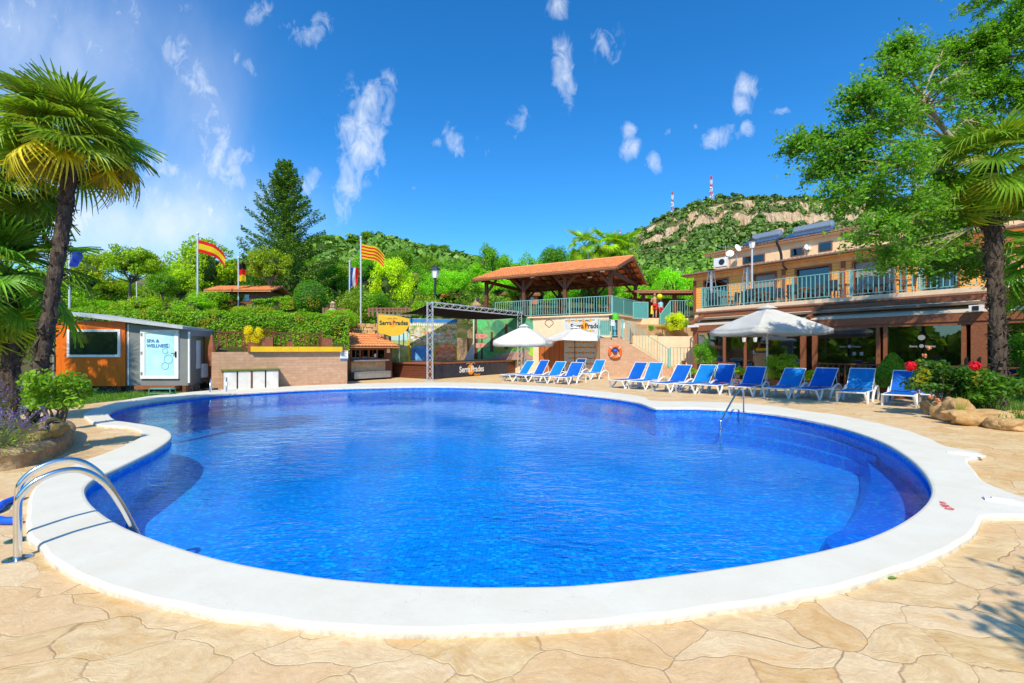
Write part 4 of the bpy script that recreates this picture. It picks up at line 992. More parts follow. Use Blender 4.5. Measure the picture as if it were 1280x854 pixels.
def rail_thing(u0, u1, lab, off=.5):
    a, b = sU(u0), sU(u1); t = thing('timber_railing', lab, 'railing', (A.x, A.y, 0), ang, 'brown timber railings above the block wall')
    k = max(1, round((b-a)/1.5))
    for i in range(k+1): MB().box((a+(b-a)*i/k, off, 1.95), (.09, .09, .95)).build('post', 'wood_brown', t)
    MB().bx(a, b, off-.03, off+.03, 2.28, 2.34).build('top_rail', 'wood_brown', t); MB().bx(a, b, off-.03, off+.03, 1.66, 1.71).build('bottom_rail', 'wood_brown', t)
    f = MB(); n = round((b-a)/.19)
    for i in range(n): f.box((a+(b-a)*(i+.5)/n, off, 1.99), (.035, .03, .60))
    for i in range(k):
        p0 = a+(b-a)*i/k; p1 = a+(b-a)*(i+1)/k; f.bar((p0, off+.04, 1.7), (p1, off+.04, 2.3), .03); f.bar((p0, off+.04, 2.3), (p1, off+.04, 1.7), .03)
    f.build('balusters', 'wood_brown', t)
rail_thing(273, 307, 'short brown timber railing left of the yellow flowering planter')
rail_thing(343, 404, 'longer brown timber railing with crossed bars right of the planter boxes')
def planter_box(u0, u1, lab, plant_lab=None, col=None, h=.4):
    a, b = sU(u0), sU(u1); t = thing('planter_box', lab, 'planter', (A.x, A.y, 0), ang, 'wooden planter boxes on the block wall')
    z0 = 1.725 if (a > s0) else 1.505
    f = MB(); f.bx(a, b, -.08, -.05, z0, z0+h); f.bx(a, b, .22, .25, z0, z0+h); f.bx(a, a+.03, -.05, .22, z0, z0+h); f.bx(b-.03, b, -.05, .22, z0, z0+h); f.build('box', 'wood_red', t)
    MB().bx(a+.03, b-.03, -.05, .22, z0, z0+h-.05).build('soil', 'soil', t); return Vector((A.x, A.y, 0))+Matrix.Rotation(ang, 3, 'Z') @ Vector(((a+b)/2, .09, z0+h-.05))
p = planter_box(309.5, 325, 'brown planter box under the bright yellow shrub')
plant('bush', (p.x, p.y, p.z-.05), .75, .95, 'bright yellow flowering shrub in a planter box on the block wall', 'shrub', None, (4.2, 2.2, .5))
p = planter_box(326.5, 341, 'brown planter box with sparse stems, right of the yellow shrub')
plant('loose', (p.x, p.y, p.z-.1), .5, .55, 'sparse purplish plant in the second planter box on the wall', 'shrub', None, (1.3, .6, .9))
p = planter_box(359, 366, 'small planter box behind the yellow board, under the crossed railing', h=.22)
p = planter_box(403, 415, 'planter box beside the kiosk roof, at the railing end')
plant('bush', (p.x, p.y, p.z-.05), .42, .3, 'small low plant in the planter box beside the kiosk roof', 'shrub', None, (1.4, 1.3, .8))
cp = thing('folded_parasol', 'closed brown parasol standing at the left end of the block wall', 'parasol', (X(269, 18.2), 18.0, 0))
MB().tube([(0, 0, 0), (0, 0, 2.2)], .03, 8).build('pole', 'wood_brown', cp); MB().lathe((0, 0, 0), [(.10, .95), (.15, 1.2), (.13, 1.7), (.05, 2.12), (.02, 2.2)], 9).build('folded_canopy', 'wood_red', cp)
MB().box((0, 0, .04), (.5, .5, .08)).build('base', 'dark_metal', cp)

# ------------------------------------------------------------------ kiosk
A2 = G(436, 476.3); B2 = G(490, 473); d2 = B2-A2; Lk = d2.length; ak = math.atan2(d2.y, d2.x)
ks = thing('bar_kiosk', 'small pool bar kiosk with orange tiled roof, dark windows and plywood front', 'kiosk', (A2.x, A2.y, 0), ak)
ze = 1.80
def tile_roof(par, x0, x1, y0, z0, y1, z1, pitch=.2, mat='tile_new', rows=.38, r=.055, name='roof_tiles'):
    """barrel tiles running from the eave (y0,z0) up to (y1,z1)"""
    Ls = math.hypot(y1-y0, z1-z0); dy, dz = (y1-y0)/Ls, (z1-z0)/Ls; nr2 = max(1, round(Ls/rows)); n = max(2, round((x1-x0)/pitch)); mb = MB(); pw = (x1-x0)/n
    for i in range(n):
        cx = x0+pw*(i+.5)
        for k in range(nr2):
            s0_, s1_ = Ls*k/nr2, Ls*(k+1)/nr2+.05; vs = []
            for (s_, rr, lift) in ((s0_, pw*.50, .028), (s1_, pw*.40, .0)):
                for q in range(6):
                    a = math.pi*q/5; vs.append((cx-rr*math.cos(a), y0+dy*s_-dz*(lift+rr*.75*math.sin(a)), z0+dz*s_+dy*(lift+rr*.75*math.sin(a))))
            fs = [(q, q+1, q+7, q+6) for q in range(5)]+[(0, 1, 2, 3, 4, 5)]
            mb.add(vs, fs)
    sl = MB(); sl.add([(x0, y0, z0-.01), (x1, y0, z0-.01), (x1, y1, z1-.01), (x0, y1, z1-.01), (x0, y0, z0-.06), (x1, y0, z0-.06), (x1, y1, z1-.06), (x0, y1, z1-.06)], [(0, 1, 2, 3), (7, 6, 5, 4), (0, 4, 5, 1), (1, 5, 6, 2), (2, 6, 7, 3), (3, 7, 4, 0)])
    sb = sl.build('roof_deck', 'tile_old' if mat == 'tile_old' else mat, par); tb_ = mb.build(name, mat, par); return tb_
MB().bx(0, .14, 0, 1.8, 0, ze).build('side_wall', 'wood_brown', ks); MB().bx(Lk-.45, Lk, 0, 1.8, 0, ze-.02).build('side_wall', 'wood_brown', ks)
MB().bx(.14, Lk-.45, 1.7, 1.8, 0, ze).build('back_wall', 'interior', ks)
MB().bx(.0, Lk, -.08, .06, ze-.16, ze+.04).build('lintel', 'wood_brown', ks)
MB().bx(.14, Lk-.45, 0, .05, .42, .98).build('plywood_front', 'oriented_board', ks)
MB().bx(.9, 1.25, -.012, -.003, .50, .86).build('printed_figure', 'orange', ks) if False else None
MB().bx(.10, Lk-.40, -.28, .05, .99, 1.06).build('counter', 'grey_metal', ks)
MB().bx(.10, Lk-.35, -.34, .05, .10, .40).build('bench_front', 'grey_metal', ks); MB().bx(.10, Lk-.35, -.36, .05, .402, .44).build('bench_top', 'grey_metal', ks)
for k in range(4):
    a = .14+(Lk-.6)*k/4
    fr_ = MB(); w4 = (Lk-.6)/4
    for q in ((a, a+w4, 1.08, 1.13), (a, a+w4, ze-.22, ze-.17), (a, a+.05, 1.13, ze-.22), (a+w4-.05, a+w4, 1.13, ze-.22)): fr_.bx(q[0]+.003, q[1]-.003, .0, .05, q[2], q[3])
    fo = fr_.build('window', 'wood_red', ks); MB().bx(a+.05, a+w4-.05, .02, .028, 1.13, ze-.22).build('pane', 'glass_dark', fo)
MB().bx(.55, .75, .03, .035, 1.14, 1.36).build('menu_card', 'oriented_board', ks)
MB().lathe((1.62, .01, 1.30), [(.10, 0), (.10, .01)], 16).build('round_sticker', 'text_white', ks) if False else MB().vprism([(1.62+.10*math.cos(a*.524), 1.28+.10*math.sin(a*.524)) for a in range(12)], .012, .018).build('round_sticker', 'text_white', ks)
MB().bx(Lk-.36, Lk-.14, -.02, -.004, 1.42, 1.70).build('price_sign', 'text_white', ks)
tile_roof(ks, -.60, Lk+.12, -.50, ze-.06, 1.7, 2.50, .19)
# ------------------------------------------------------------------ stage
S0, S1, S2 = G(491, 471.5), G(541, 474.2), G(648, 465.8)
stg = thing('stage', 'raised dark timber stage with board front behind the pool', 'stage', (S1.x, S1.y, 0))
q = lambda p: (p.x-S1.x, p.y-S1.y)
zs_ = .87
MB().prism([q(S0), (0, 0), q(S2), (q(S2)[0]-1.2, q(S2)[1]+3.0), (q(S0)[0]-.6, q(S0)[1]+4)], 0, zs_-.08).build('board_front', 'wood_slats', stg)
f = MB(); f.prism([(q(S0)[0]-.05, q(S0)[1]-.08), (0, -.10), (q(S2)[0]+.08, q(S2)[1]-.06), (q(S2)[0]-1.2, q(S2)[1]+3.0), (q(S0)[0]-.6, q(S0)[1]+4)], zs_-.078, zs_); f.build('stage_floor', 'wood_red', stg)
ds = S2-S1; an = math.atan2(ds.y, ds.x); Ls_ = ds.length
bn = thing('stage_banner', 'dark vinyl banner with resort lettering along the stage front', 'banner', (S1.x, S1.y, 0), an)
def sS(u): k = (u-640)/F; return (k*S1.y-S1.x)/(ds.x/Ls_-k*ds.y/Ls_)
MB().bx(.05, sS(634), -.06, -.035, .04, zs_-.12).build('banner_sheet', 'navy_banner', bn)
def logo(par, cx, cz, s, y, dark=False, full=True, words=True):
    mt = 'text_dark' if dark else 'text_white'
    MB().vprism([(cx+s*.50*math.cos(a*.262), cz+s*.50*math.sin(a*.262)) for a in range(24)], y-.004, y-.001).build('logo_disc', 'orange', par)
    if words:
        text('Serra', s*.80, mt, par, Matrix.Translation((cx-s*.08, y-.008, cz)) @ UP, 'lettering', .002, 'RIGHT', .95, s*.02)
        text('Prades', s*.80, mt, par, Matrix.Translation((cx+s*.02, y-.008, cz)) @ UP, 'lettering', .002, 'LEFT', .95, s*.02)
        f = MB()
        for sg_ in (-1, 1): f.tube([(cx+sg_*s*(.05+.6*k/5), y-.005, cz+s*(.52+.10*math.sin(k*.6)-.0*k)) for k in range(6)], s*.022, 4)
        f.build('logo_flourish', mt, par)
        if full: text('Resort', s*.34, 'orange', par, Matrix.Translation((cx+s*.95, y-.008, cz-s*.52)) @ UP, 'lettering', .002, 'CENTER', 1, s*.008, .3)
cxs = sS(587.5); logo(bn, cxs, .42, .62, -.062)
f = MB()
for k in range(14): f.box((.1+k*(sS(632)-.1)/13, -.065, zs_-.155), (.03, .01, .03))
f.build('eyelets', 'grey_metal', bn)
# trusses
def truss(mb, a, b, w, seg, r=.017):
    a = Vector(a); b = Vector(b); d = (b-a); L = d.length; d.normalize(); u = Vector((0, 0, 1)) if abs(d.z) < .9 else Vector((1, 0, 0)); s = d.cross(u).normalized(); u = s.cross(d)
    cs = [s*x*w/2+u*y*w/2 for x, y in ((-1, -1), (1, -1), (1, 1), (-1, 1))]
    for c in cs: mb.tube([a+c, b+c], r, 6)
    n = max(1, round(L/seg))
    for i in range(n):
        for j in range(4):
            c0, c1 = cs[j], cs[(j+1) % 4]
            if i % 2: c0, c1 = c1, c0
            mb.tube([a+d*L*i/n+c0, a+d*L*(i+1)/n+c1], r*.6, 4, False)
T0 = G(537.5, 476); T1 = G(649.5, 467.8); zt2 = 4.05
tf = thing('truss_frame', 'silver aluminium truss goalpost standing over the stage front', 'truss', (T0.x, T0.y, 0))
dT = T1-T0
f = MB(); truss(f, (0, 0, .02), (0, 0, zt2), .27, .28); f.build('tower', 'alu', tf); MB().box((0, 0, .012), (.5, .5, .024)).build('base_plate', 'alu', tf)
f = MB(); truss(f, (dT.x, dT.y, .02), (dT.x, dT.y, zt2), .27, .28); f.build('tower', 'alu', tf); MB().box((dT.x, dT.y, .012), (.5, .5, .024)).build('base_plate', 'alu', tf)
f = MB(); truss(f, (.15*dT.normalized().x, .15*dT.normalized().y, zt2-.13), (dT.x-.12, dT.y-.12, zt2-.13), .25, .30); f.build('beam', 'alu', tf)
P0 = W(499, 392.5, 26.2); P1 = W(664, 396, 31.4); p0 = T0+Vector((-.1, .18, zt2-.10)); p1 = T1+Vector((.1, .18, zt2-.10))
f = MB(); N = 14; vs = []
for i in range(N+1):
    for j in range(7):
        a = p0.lerp(p1, i/N); b = P0.lerp(P1, i/N); c = a.lerp(b, j/6); c.z -= .32*math.sin(math.pi*i/N)*math.sin(math.pi*j/6)+.10*math.sin(math.pi*j/6); vs.append(c)
f.add(vs, [(i*7+j, (i+1)*7+j, (i+1)*7+j+1, i*7+j+1) for i in range(N) for j in range(6)])
sc_ = f.build('shade_cloth', 'black_cloth', None, True); tag(sc_, 'black fabric shade stretched from the truss back over the stage', 'canopy'); m_ = sc_.modifiers.new('s', 'SOLIDIFY'); m_.thickness = .01
bp = thing('shade_posts', 'thin grey pipe frame holding up the back of the stage shade', 'frame', (P0.x, P0.y, 0))
f = MB(); f.tube([(0, 0, 0), (0, 0, P0.z)], .035, 8); f.build('post', 'grey_metal', bp)
f = MB(); f.tube([(P1.x-P0.x, P1.y-P0.y, 0), (P1.x-P0.x, P1.y-P0.y, P1.z)], .035, 8); f.build('post', 'grey_metal', bp)
f = MB(); f.tube([(0, 0, P0.z), (P1.x-P0.x, P1.y-P0.y, P1.z)], .03, 8); f.build('cross_pipe', 'grey_metal', bp)
# back-drops on the stage
def board(name, label, cat, u0, Y0, u1, Y1, vb, vt, mat, group=None, th=.05):
    a = W(u0, vb, Y0); b = W(u1, vb, Y1); d = b-a; d.z = 0; L = d.length
    t = thing(name, label, cat, (a.x, a.y, a.z), math.atan2(d.y, d.x), group); h = (vb-vt)/F*Y0
    MB().bx(0, L, 0, th, 0, h).build('panel', mat, t); return t, L, h
def printmat(name, cols, sc, seed=0, stretch=(1, 1, 1)):
    t = NT(name); co = t.n('ShaderNodeMapping', {'Vector': t.coord(), 'Location': (seed, seed, seed), 'Scale': stretch}).outputs[0]
    f = t.noise(co, sc, 6, .7, .3); r = t.n('ShaderNodeValToRGB', {0: f}); e = r.color_ramp
    e.elements[0].position = .30; e.elements[0].color = cols[0]+(1,); e.elements[1].position = .70; e.elements[1].color = cols[-1]+(1,)
    for i, c in enumerate(cols[1:-1]): x = e.elements.new(.30+.40*(i+1)/(len(cols)-1)); x.color = c+(1,)
    return t.done(t.bsdf(r.outputs[0], .6))
M['print_town'] = printmat('aerial_photo_print', [(.05, .15, .03), (.22, .38, .08), (.70, .55, .38), (.92, .88, .80)], 4.5)
M['print_forest'] = printmat('forest_mural_print', [(.03, .14, .06), (.08, .26, .10), (.14, .42, .12), (.22, .36, .42)], 1.3, 5)
M['print_hills'] = printmat('landscape_print', [(.12, .22, .05), (.36, .46, .08), (.50, .52, .46)], 2.0, 9)
M['print_fire'] = printmat('warm_photo_print', [(.45, .05, .02), (.90, .25, .08), (.92, .65, .45)], 5.0, 2)
M['print_blue'] = printmat('blue_scene_print', [(.02, .10, .35), (.06, .30, .70), (.30, .60, .85)], 3.0, 4)
M['print_sky'] = simple('print_sky', (.02, .22, .62), .6, 0, .2, 2, 0)
t, L, h = board('photo_backdrop', 'large stage backdrop with aerial town photo under a blue strip', 'backdrop', 511, 27.8, 571.5, 28.4, 451, 398, 'print_town')
MB().bx(0, L, -.008, -.002, h-.24, h-.02).build('blue_strip', 'print_sky', t)
f = MB()
for k in range(22): f.bx(.1+k*L/23, .1+k*L/23+.08, -.008, -.002, h-.44, h-.33)
f.build('printed_letters', 'text_white', t)
for (a, b, zz, mt) in ((.10, L*.47, 1.0, 'print_blue'), (L*.53, L-.05, 1.05, 'print_fire')):
    cxx = (a+b)/2; rr = (b-a)/2
    MB().vprism([(a, 0.02), (b, .02)]+[(cxx+rr*math.cos(k*math.pi/12), zz-rr*.55+rr*.55*math.sin(k*math.pi/12)+.02) for k in range(13)], -.016, -.010).build('arched_picture', mt, t)
    MB().tube([(a, -.03, .02)]+[(cxx-rr*math.cos(k*math.pi/12), -.03, zz-rr*.55+rr*.55*math.sin(k*math.pi/12)+.02) for k in range(13)]+[(b, -.03, .02)], .04, 6).build('arch_trim', 'yellow', t)
for (cx_, cz_, w_, h_, mt) in ((.25, .42, .22, .30, 'mural_light'), (.62, .55, .20, .26, 'mural_light'), (.80, .30, .12, .34, 'mural_light')):
    pass
for k in range(26):
    xx = .12+random.random()*(L-.3); zz = 1.25+random.random()*(h-1.9); sw_ = random.uniform(.08, .22); MB().vprism([(xx+sw_*math.cos(a), zz+sw_*.55*math.sin(a)) for a in np.linspace(0, 5.5, 7)], -.007, -.003).build('printed_house', random.choice(['text_white', 'tile_new', 'print_hills', 'canvas', 'stucco']), t)
MB().tube([(L*.05, -.02, h*.62), (L*.35, -.02, h*.52), (L*.6, -.02, h*.60), (L*.98, -.02, h*.48)], .03, 6).build('printed_road', 'stucco', t)
t, L, h = board('landscape_panel', 'narrow landscape picture panel with curved yellow edge behind the kiosk', 'backdrop', 489, 26.8, 512, 26.9, 453, 414, 'print_hills')
MB().bx(0, L, -.008, -.002, h*.70, h).build('printed_sky', 'poster_blue', t)
MB().tube([(L*.86, -.02, h), (L*.93, -.02, h*.6), (L, -.02, 0)], .04, 6).build('curved_trim', 'yellow', t)
# yellow sail sign
a = W(472, 418, 25.3); ys = thing('yellow_sail_sign', 'yellow rounded cloth sign with resort lettering above the kiosk roof', 'sign', (a.x, a.y, a.z))
kx = 25.3/F
def lp(x, y): return ((400+x/6.1-472)*kx, (418-(360+y/6.1))*kx)
MB().vprism([lp(*p) for p in ((440, 200), (560, 205), (680, 235), (684, 262), (672, 300), (650, 335), (610, 360), (570, 370), (530, 366), (500, 355), (440, 340))], 0, .02).build('sail', 'yellow_cloth', ys)
MB().tube([(0, 0, -1.6), (0, 0, 1.25)], .035, 8).build('pole', 'grey_metal', ys); MB().tube([(0, 0, 1.15), (lp(690, 0)[0], 0, 1.0)], .02, 6).build('cross_pole', 'grey_metal', ys)
lx, lz = lp(552, 268); logo(ys, lx, lz, .42, -.006, True, False)
# forest mural
t, L, h = board('forest_mural', 'painted forest mural with path and arrow signs along the stage back', 'mural', 591, 31.0, 676, 30.6, 450, 397, 'print_forest')
def mp(u, v): return ((u-591)/85*L, (450-v)/53*h)
MB().vprism([mp(*p) for p in ((606, 449.5), (676, 449.5), (676, 436), (640, 440))], -.008, -.003).build('painted_path', simple('mural_path', (.36, .22, .18), .7, 0, .2, 3), t)
MB().vprism([mp(*p) for p in ((610, 444), (620, 432), (640, 428), (660, 430), (656, 436), (632, 438.5))], -.011, -.008).build('painted_grass', simple('mural_grass', (.16, .30, .03), .7, 0, .3, 4), t)
for k, (u_, v_, ru_, rv_, c_) in enumerate(((602, 406, 8, 6, (.10, .50, .14)), (623, 409, 9, 8, (.05, .22, .12)), (645, 405, 11, 7, (.06, .26, .10)), (660, 411, 9, 9, (.10, .34, .22)), (612, 436, 7, 8, (.06, .36, .10)), (648, 420, 8, 6, (.30, .40, .48)), (669, 440, 8, 7, (.30, .55, .06)))):
    MB().vprism([mp(u_+ru_*(1+.18*math.sin(a*5))*math.cos(a), v_+rv_*(1+.15*math.cos(a*4))*math.sin(a)) for a in np.linspace(0, 6.0, 18)], -.0100-.0006*k, -.0085-.0006*k+.0003).build('painted_foliage', simple('mural_paint', c_, .7, 0, .25, 5, 0), t)
for (u, w, v0, v1) in ((595, 3.2, 399, 449), (615, 3, 415, 440), (633, 3.2, 405, 437), (672, 5, 399, 436), (602.5, 1.8, 416, 449)):
    MB().vprism([mp(u-w*.8, v1), mp(u+w*.8, v1), mp(u+w*.45, v0), mp(u-w*.45, v0)], -.014, -.011).build('painted_trunk', simple('mural_trunk', (.11, .045, .03), .7, 0, .3, 4) if 'mural_trunk' not in bpy.data.materials else bpy.data.materials['mural_trunk'], t)
for v, l in ((420.5, 'L W'), (432, 'E')):
    MB().vprism([mp(594, v+3), mp(607, v+2.6), mp(611.5, v), mp(607, v-3), mp(594, v-3)], -.020, -.014).build('arrow_sign', simple('mural_sign', (.62, .30, .22), .7, 0, .2, 4) if 'mural_sign' not in bpy.data.materials else bpy.data.materials['mural_sign'], t)
    text(l, .26, 'text_red', t, Matrix.Translation((mp(601, v)[0], -.023, mp(601, v)[1])) @ UP, 'sign_letters', .001, 'CENTER', 1, .01)
tp = thing('grey_tent', 'small grey pointed tent cloth at the left end of the forest mural', 'tent', W(590, 450.5, 30.3))
MB().add([(-.55, 0, 0), (.12, 0, 0), (.06, .5, 0), (.10, .05, 1.25)], [(0, 1, 3), (1, 2, 3), (2, 0, 3)]).build('tent_cloth', 'canvas_grey', tp); MB().tube([(.10, .05, 0), (.10, .05, 2.75)], .03, 6).build('pole', 'white_metal', tp)
# ------------------------------------------------------------------ pavilion terrace
TZ = 3.8
PA, PB, PC = Vector((-1.2, 32.08, 0)), Vector((6.2, 28.0, 0)), Vector((9.45, 32.2, 0))
tw = thing('terrace_wall', 'tall cream rendered retaining wall of the pavilion terrace', 'wall', (PB.x, PB.y, 0))
q = lambda p: (p.x-PB.x, p.y-PB.y)
MB().prism([q(PA), q(PB), q(PC), (3.5, 16), (-9, 16), (-9, 6.5)], 0, TZ-.10).build('wall_face', 'stucco', tw)
MB().prism([(q(PA)[0]-.1, q(PA)[1]-.12), (.02, -.14), (q(PC)[0]+.12, q(PC)[1]), (3.6, 16), (-9, 16), (-9, 6.5)], TZ-.098, TZ).build('terrace_edge', 'stucco_pink', tw)
dAB = PB-PA; aAB = math.atan2(dAB.y, dAB.x); LAB = dAB.length
prl = thing('terrace_railing', 'long teal steel railing along the front of the open pavilion', 'railing', (PA.x, PA.y, TZ), aAB, 'teal steel railings')
railing(prl, (0, .05, 0), (LAB-.03, .05, 0), 1.12, sp=.17, post=2.9, bal=.03)
dBC = PC-PB; aBC = math.atan2(dBC.y, dBC.x); LBC = dBC.length
t = thing('terrace_screen', 'teal perforated sheet screen on the right side of the pavilion terrace', 'railing', (PB.x, PB.y, TZ), aBC, 'teal steel railings')
MB().bx(.05, LBC-.1, .08, .095, .10, 1.05).build('mesh_panel', 'teal_mesh', t)
for k in range(4): MB().bx((LBC-.1)*k/3, (LBC-.1)*k/3+.05, .06, .12, 0, 1.14).build('post', 'teal', t)
MB().bx(0, LBC-.05, .06, .12, 1.08, 1.12).build('top_rail', 'teal', t); MB().bx(0, LBC-.05, .06, .12, .06, .10).build('bottom_rail', 'teal', t)
a = W(791, 398.5, 28.6); b = W(808, 398.5, 29.0)
t = thing('gate_screen', 'small teal sheet gate panel low at the right end of the terrace screen', 'gate', (a.x, a.y, a.z), 0, 'teal steel railings')
w = b.x-a.x; MB().bx(.05, w-.05, 0, .015, .05, .98).build('mesh_panel', 'teal_mesh', t)
f = MB(); f.bx(0, .05, -.02, .03, 0, 1.05); f.bx(w-.05, w, -.02, .03, 0, 1.05); f.bx(.05, w-.05, -.02, .03, 1.0, 1.05); f.bx(.05, w-.05, -.02, .03, 0, .05); f.build('gate_frame', 'teal', t)
def on(u, v): # point on the terrace wall front plane for a pixel
    k = (u-640)/F; s = (k*PA.y-PA.x)/(dAB.x/LAB-k*dAB.y/LAB); Y = PA.y+dAB.y/LAB*s; return s, H+(HZ-v)/F*Y
# door & banner & emblem on the wall
s0, z1 = on(674, 424); s1, z0 = on(705, 463)
t = thing('wooden_door', 'wide rust brown double wooden door in the terrace wall', 'door', (PA.x, PA.y, 0), aAB)
MB().bx(s0, (s0+s1)/2-.01, -.07, -.005, 0, z1).build('door_leaf', 'wood_panel', t); MB().bx((s0+s1)/2+.01, s1, -.07, -.005, 0, z1).build('door_leaf', 'wood_panel', t)
MB().bx(s0-.08, s1, -.09, -.006, z1+.003, z1+.09).build('door_frame', 'wood_brown', t)
s0, z1 = on(705.5, 396.5); s1, z0 = on(749, 459)
t = thing('logo_backdrop', 'white press backdrop with repeated small orange logos on the terrace wall', 'banner', (PA.x, PA.y, 0), aAB)
MB().bx(s0, s1, -.05, -.006, z0, z1-.12).build('backdrop_sheet', 'canvas', t)
nrow = 9
for r_ in range(nrow):
    for c_ in range(4):
        x = s0+.35+(s1-s0-.7)*(c_+(.5 if r_ % 2 else 0))/3.4; z = z0+.2+(z1-z0-.45)*r_/(nrow-1)
        if x > s1-.25 or r_ == nrow-2: continue
        g = MB(); g.vprism([(x+.10*math.cos(k*.785), z+.10*math.sin(k*.785)) for k in range(8)], -.058, -.052); g.build('small_logo', 'orange', t)
        g = MB(); g.bx(x-.26, x-.11, -.056, -.052, z-.02, z+.02); g.bx(x+.11, x+.26, -.056, -.052, z-.02, z+.02); g.build('small_lettering', 'text_dark', t)
lx, lz = on(731, 408); logo(t, lx, lz, .55, -.052, True, False)
sx, sz = on(686.5, 403.5)
t = thing('wall_emblem', 'small beige heart shaped relief emblem on the cream terrace wall', 'emblem', (PA.x, PA.y, 0), aAB)
MB().tube([(sx+.30*math.cos(k*.5236)*(1-.15*math.sin(k*.5236)), -.01, sz+.20*math.sin(k*.5236)-(.12 if k == 9 else 0)) for k in range(13)], .022, 5).build('relief', 'wood_old', t)
# ------------------------------------------------------------------ pavilion
ro = Vector((-1.86, 33.1, TZ)); pa = math.atan2(-.482, .876)
pv = thing('pavilion', 'open timber pavilion with orange tiled gable roof on the terrace', 'pavilion', ro, pa)
PL, PW = 9.2, 6.4; zp = 2.85; ze_, zr_ = 2.80, 4.15
for i in range(4):
    for y in (0, PW):
        if True:
            MB().box((PL*i/3, y, zp/2), (.22, .22, zp)).build('post', 'beam', pv)
            f = MB()
            for s in (-1, 1):
                if 0 <= i+s*.4 <= 3: f.bar((PL*i/3, y, zp-1.0), (PL*i/3+s*.85, y, zp-.06), .12, .14)
            f.build('knee_brace', 'beam', pv)
for y in (0, PW): MB().bx(-.5, PL+.5, y-.11, y+.11, zp, zp+.24).build('eave_beam', 'beam', pv)
for i in range(4):
    f = MB(); x = PL*i/3
    f.bx(x-.08, x+.08, .12, PW-.12, zp-.24, zp-.01); f.bar((x, -.6, 2.66), (x, PW/2, zr_-.24), .14, .18); f.bar((x, PW+.6, 2.66), (x, PW/2, zr_-.24), .14, .18)
    f.box((x, PW/2, (zp+.46+zr_)/2-.05), (.13, .13, zr_-zp-.5)); f.bar((x, PW/2, zp+.55), (x, PW/2-1.5, zp+.66), .10); f.bar((x, PW/2, zp+.55), (x, PW/2+1.5, zp+.66), .10)
    f.build('roof_truss', 'beam', pv)
for s in (0, 1):
    f = MB()
    for k in range(18):
        x = -.5+(PL+1.0)*(k+.5)/18
        if s == 0: f.bar((x, -.8, ze_-.06), (x, PW/2, zr_-.10), .07, .11)
        else: f.bar((x, PW+.8, ze_-.06), (x, PW/2, zr_-.10), .07, .11)
    for k in range(5):
        t_ = (k+.5)/5; y = -.8+(PW/2+.8)*t_; z = ze_+(zr_-ze_)*t_; y = y if s == 0 else PW-y
        f.bx(-.55, PL+.55, y-.05, y+.05, z-.21, z-.13)
    f.build('rafters', 'beam', pv)
    x0, x1 = -.65, PL+.65
    if s == 0: tile_roof(pv, x0, x1, -.85, ze_+.02, PW/2, zr_, .23)
    else: tile_roof(pv, x0, x1, PW+.85, ze_+.02, PW/2, zr_, .23)
for x in (-.66, PL+.66):
    f = MB(); f.bar((x, -.85, ze_-.04), (x, PW/2, zr_-.04), .05, .20); f.bar((x, PW+.85, ze_-.04), (x, PW/2, zr_-.04), .05, .20); f.build('barge_board', 'wood_red', pv)
MB().tube([(-.66, PW/2, zr_+.03), (PL+.66, PW/2, zr_+.03)], .11, 8).build('ridge_tiles', 'tile_new', pv)
MB().bx(-.6, PL+.6, -.90, -.86, ze_-.14, ze_-.02).build('gutter', 'wood_brown', pv)
for x, y in ((3.9, -.35), (8.8, -.35), (7.3, 1.6)): MB().box((x, y, zp-.12), (.30, .12, .10), 0, .5).build('floodlight', 'white_metal', pv)
MB().bx(.9, 1.7, .5, 1.3, ze_+.73, ze_+.80).build('roof_panel', 'panel_blue', pv) if False else None
def picnic(loc, rz, lab, mat='wood_old'):
    t = thing('picnic_table', lab, 'table', loc, rz, 'tables under the pavilion'); 
    MB().box((0, 0, .74), (1.8, .75, .05)).build('table_top', mat, t)
    for s in (-1, 1): MB().box((0, s*.65, .45), (1.8, .25, .04)).build('bench', mat, t); 
    for s in (-.7, .7):
        f = MB(); f.bar((s, -.65, 0), (s, -.2, .72), .08); f.bar((s, .65, 0), (s, .2, .72), .08); f.bar((s, -.75, .42), (s, .75, .42), .06, .08); f.build('leg', mat, t)
Mx = Matrix.Translation(ro) @ Matrix.Rotation(pa, 4, 'Z')
picnic(Mx @ Vector((4.2, 2.0, 0)), pa, 'red brown picnic table under the pavilion behind the middle posts', 'wood_red')
picnic(Mx @ Vector((7.0, 3.5, 0)), pa+.2, 'grey brown picnic table under the right end of the pavilion', 'wood_old')
# ------------------------------------------------------------------ block stair with railing, gate, lifebuoy
YS = 27.0
def xs(u, Y=YS): return (u-640)/F*Y
def zs(v, Y=YS): return H+(HZ-v)/F*Y
sw = thing('garden_stairs', 'block walled outdoor staircase rising left to a small landing', 'stairs', (xs(750), YS, 0))
w0 = xs(776)-xs(750); w1 = xs(836)-xs(750); zl = zs(422); zb = zs(459)
MB().vprism([(0, 0), (w1+.15, 0), (w1+.15, zb), (w1, zb), (w0, zl-.05), (w0-.02, zl), (0, zl)], 0, .22).build('side_wall', 'block', sw)
ns = 11
f = MB()
for k in range(ns):
    xa = w0+(w1-w0)*k/ns; z = zl-(zl-zb)*(k+.5)/ns; f.bx(xa, w1+.1, .225, 1.25, z-(zl-zb)/ns-.2, z) if k == ns-1 else f.bx(xa, xa+(w1-w0)/ns-.002, .225, 1.25, 0, z)
f.build('steps', 'stucco_pink', sw); MB().bx(0, w0-.004, .225, 1.25, 0, zl-.03).build('landing', 'stucco_pink', sw)
MB().bx(w1+.155, w1+3.2, 0, 1.6, 0, zb-.01).build('lower_landing', 'block', sw)
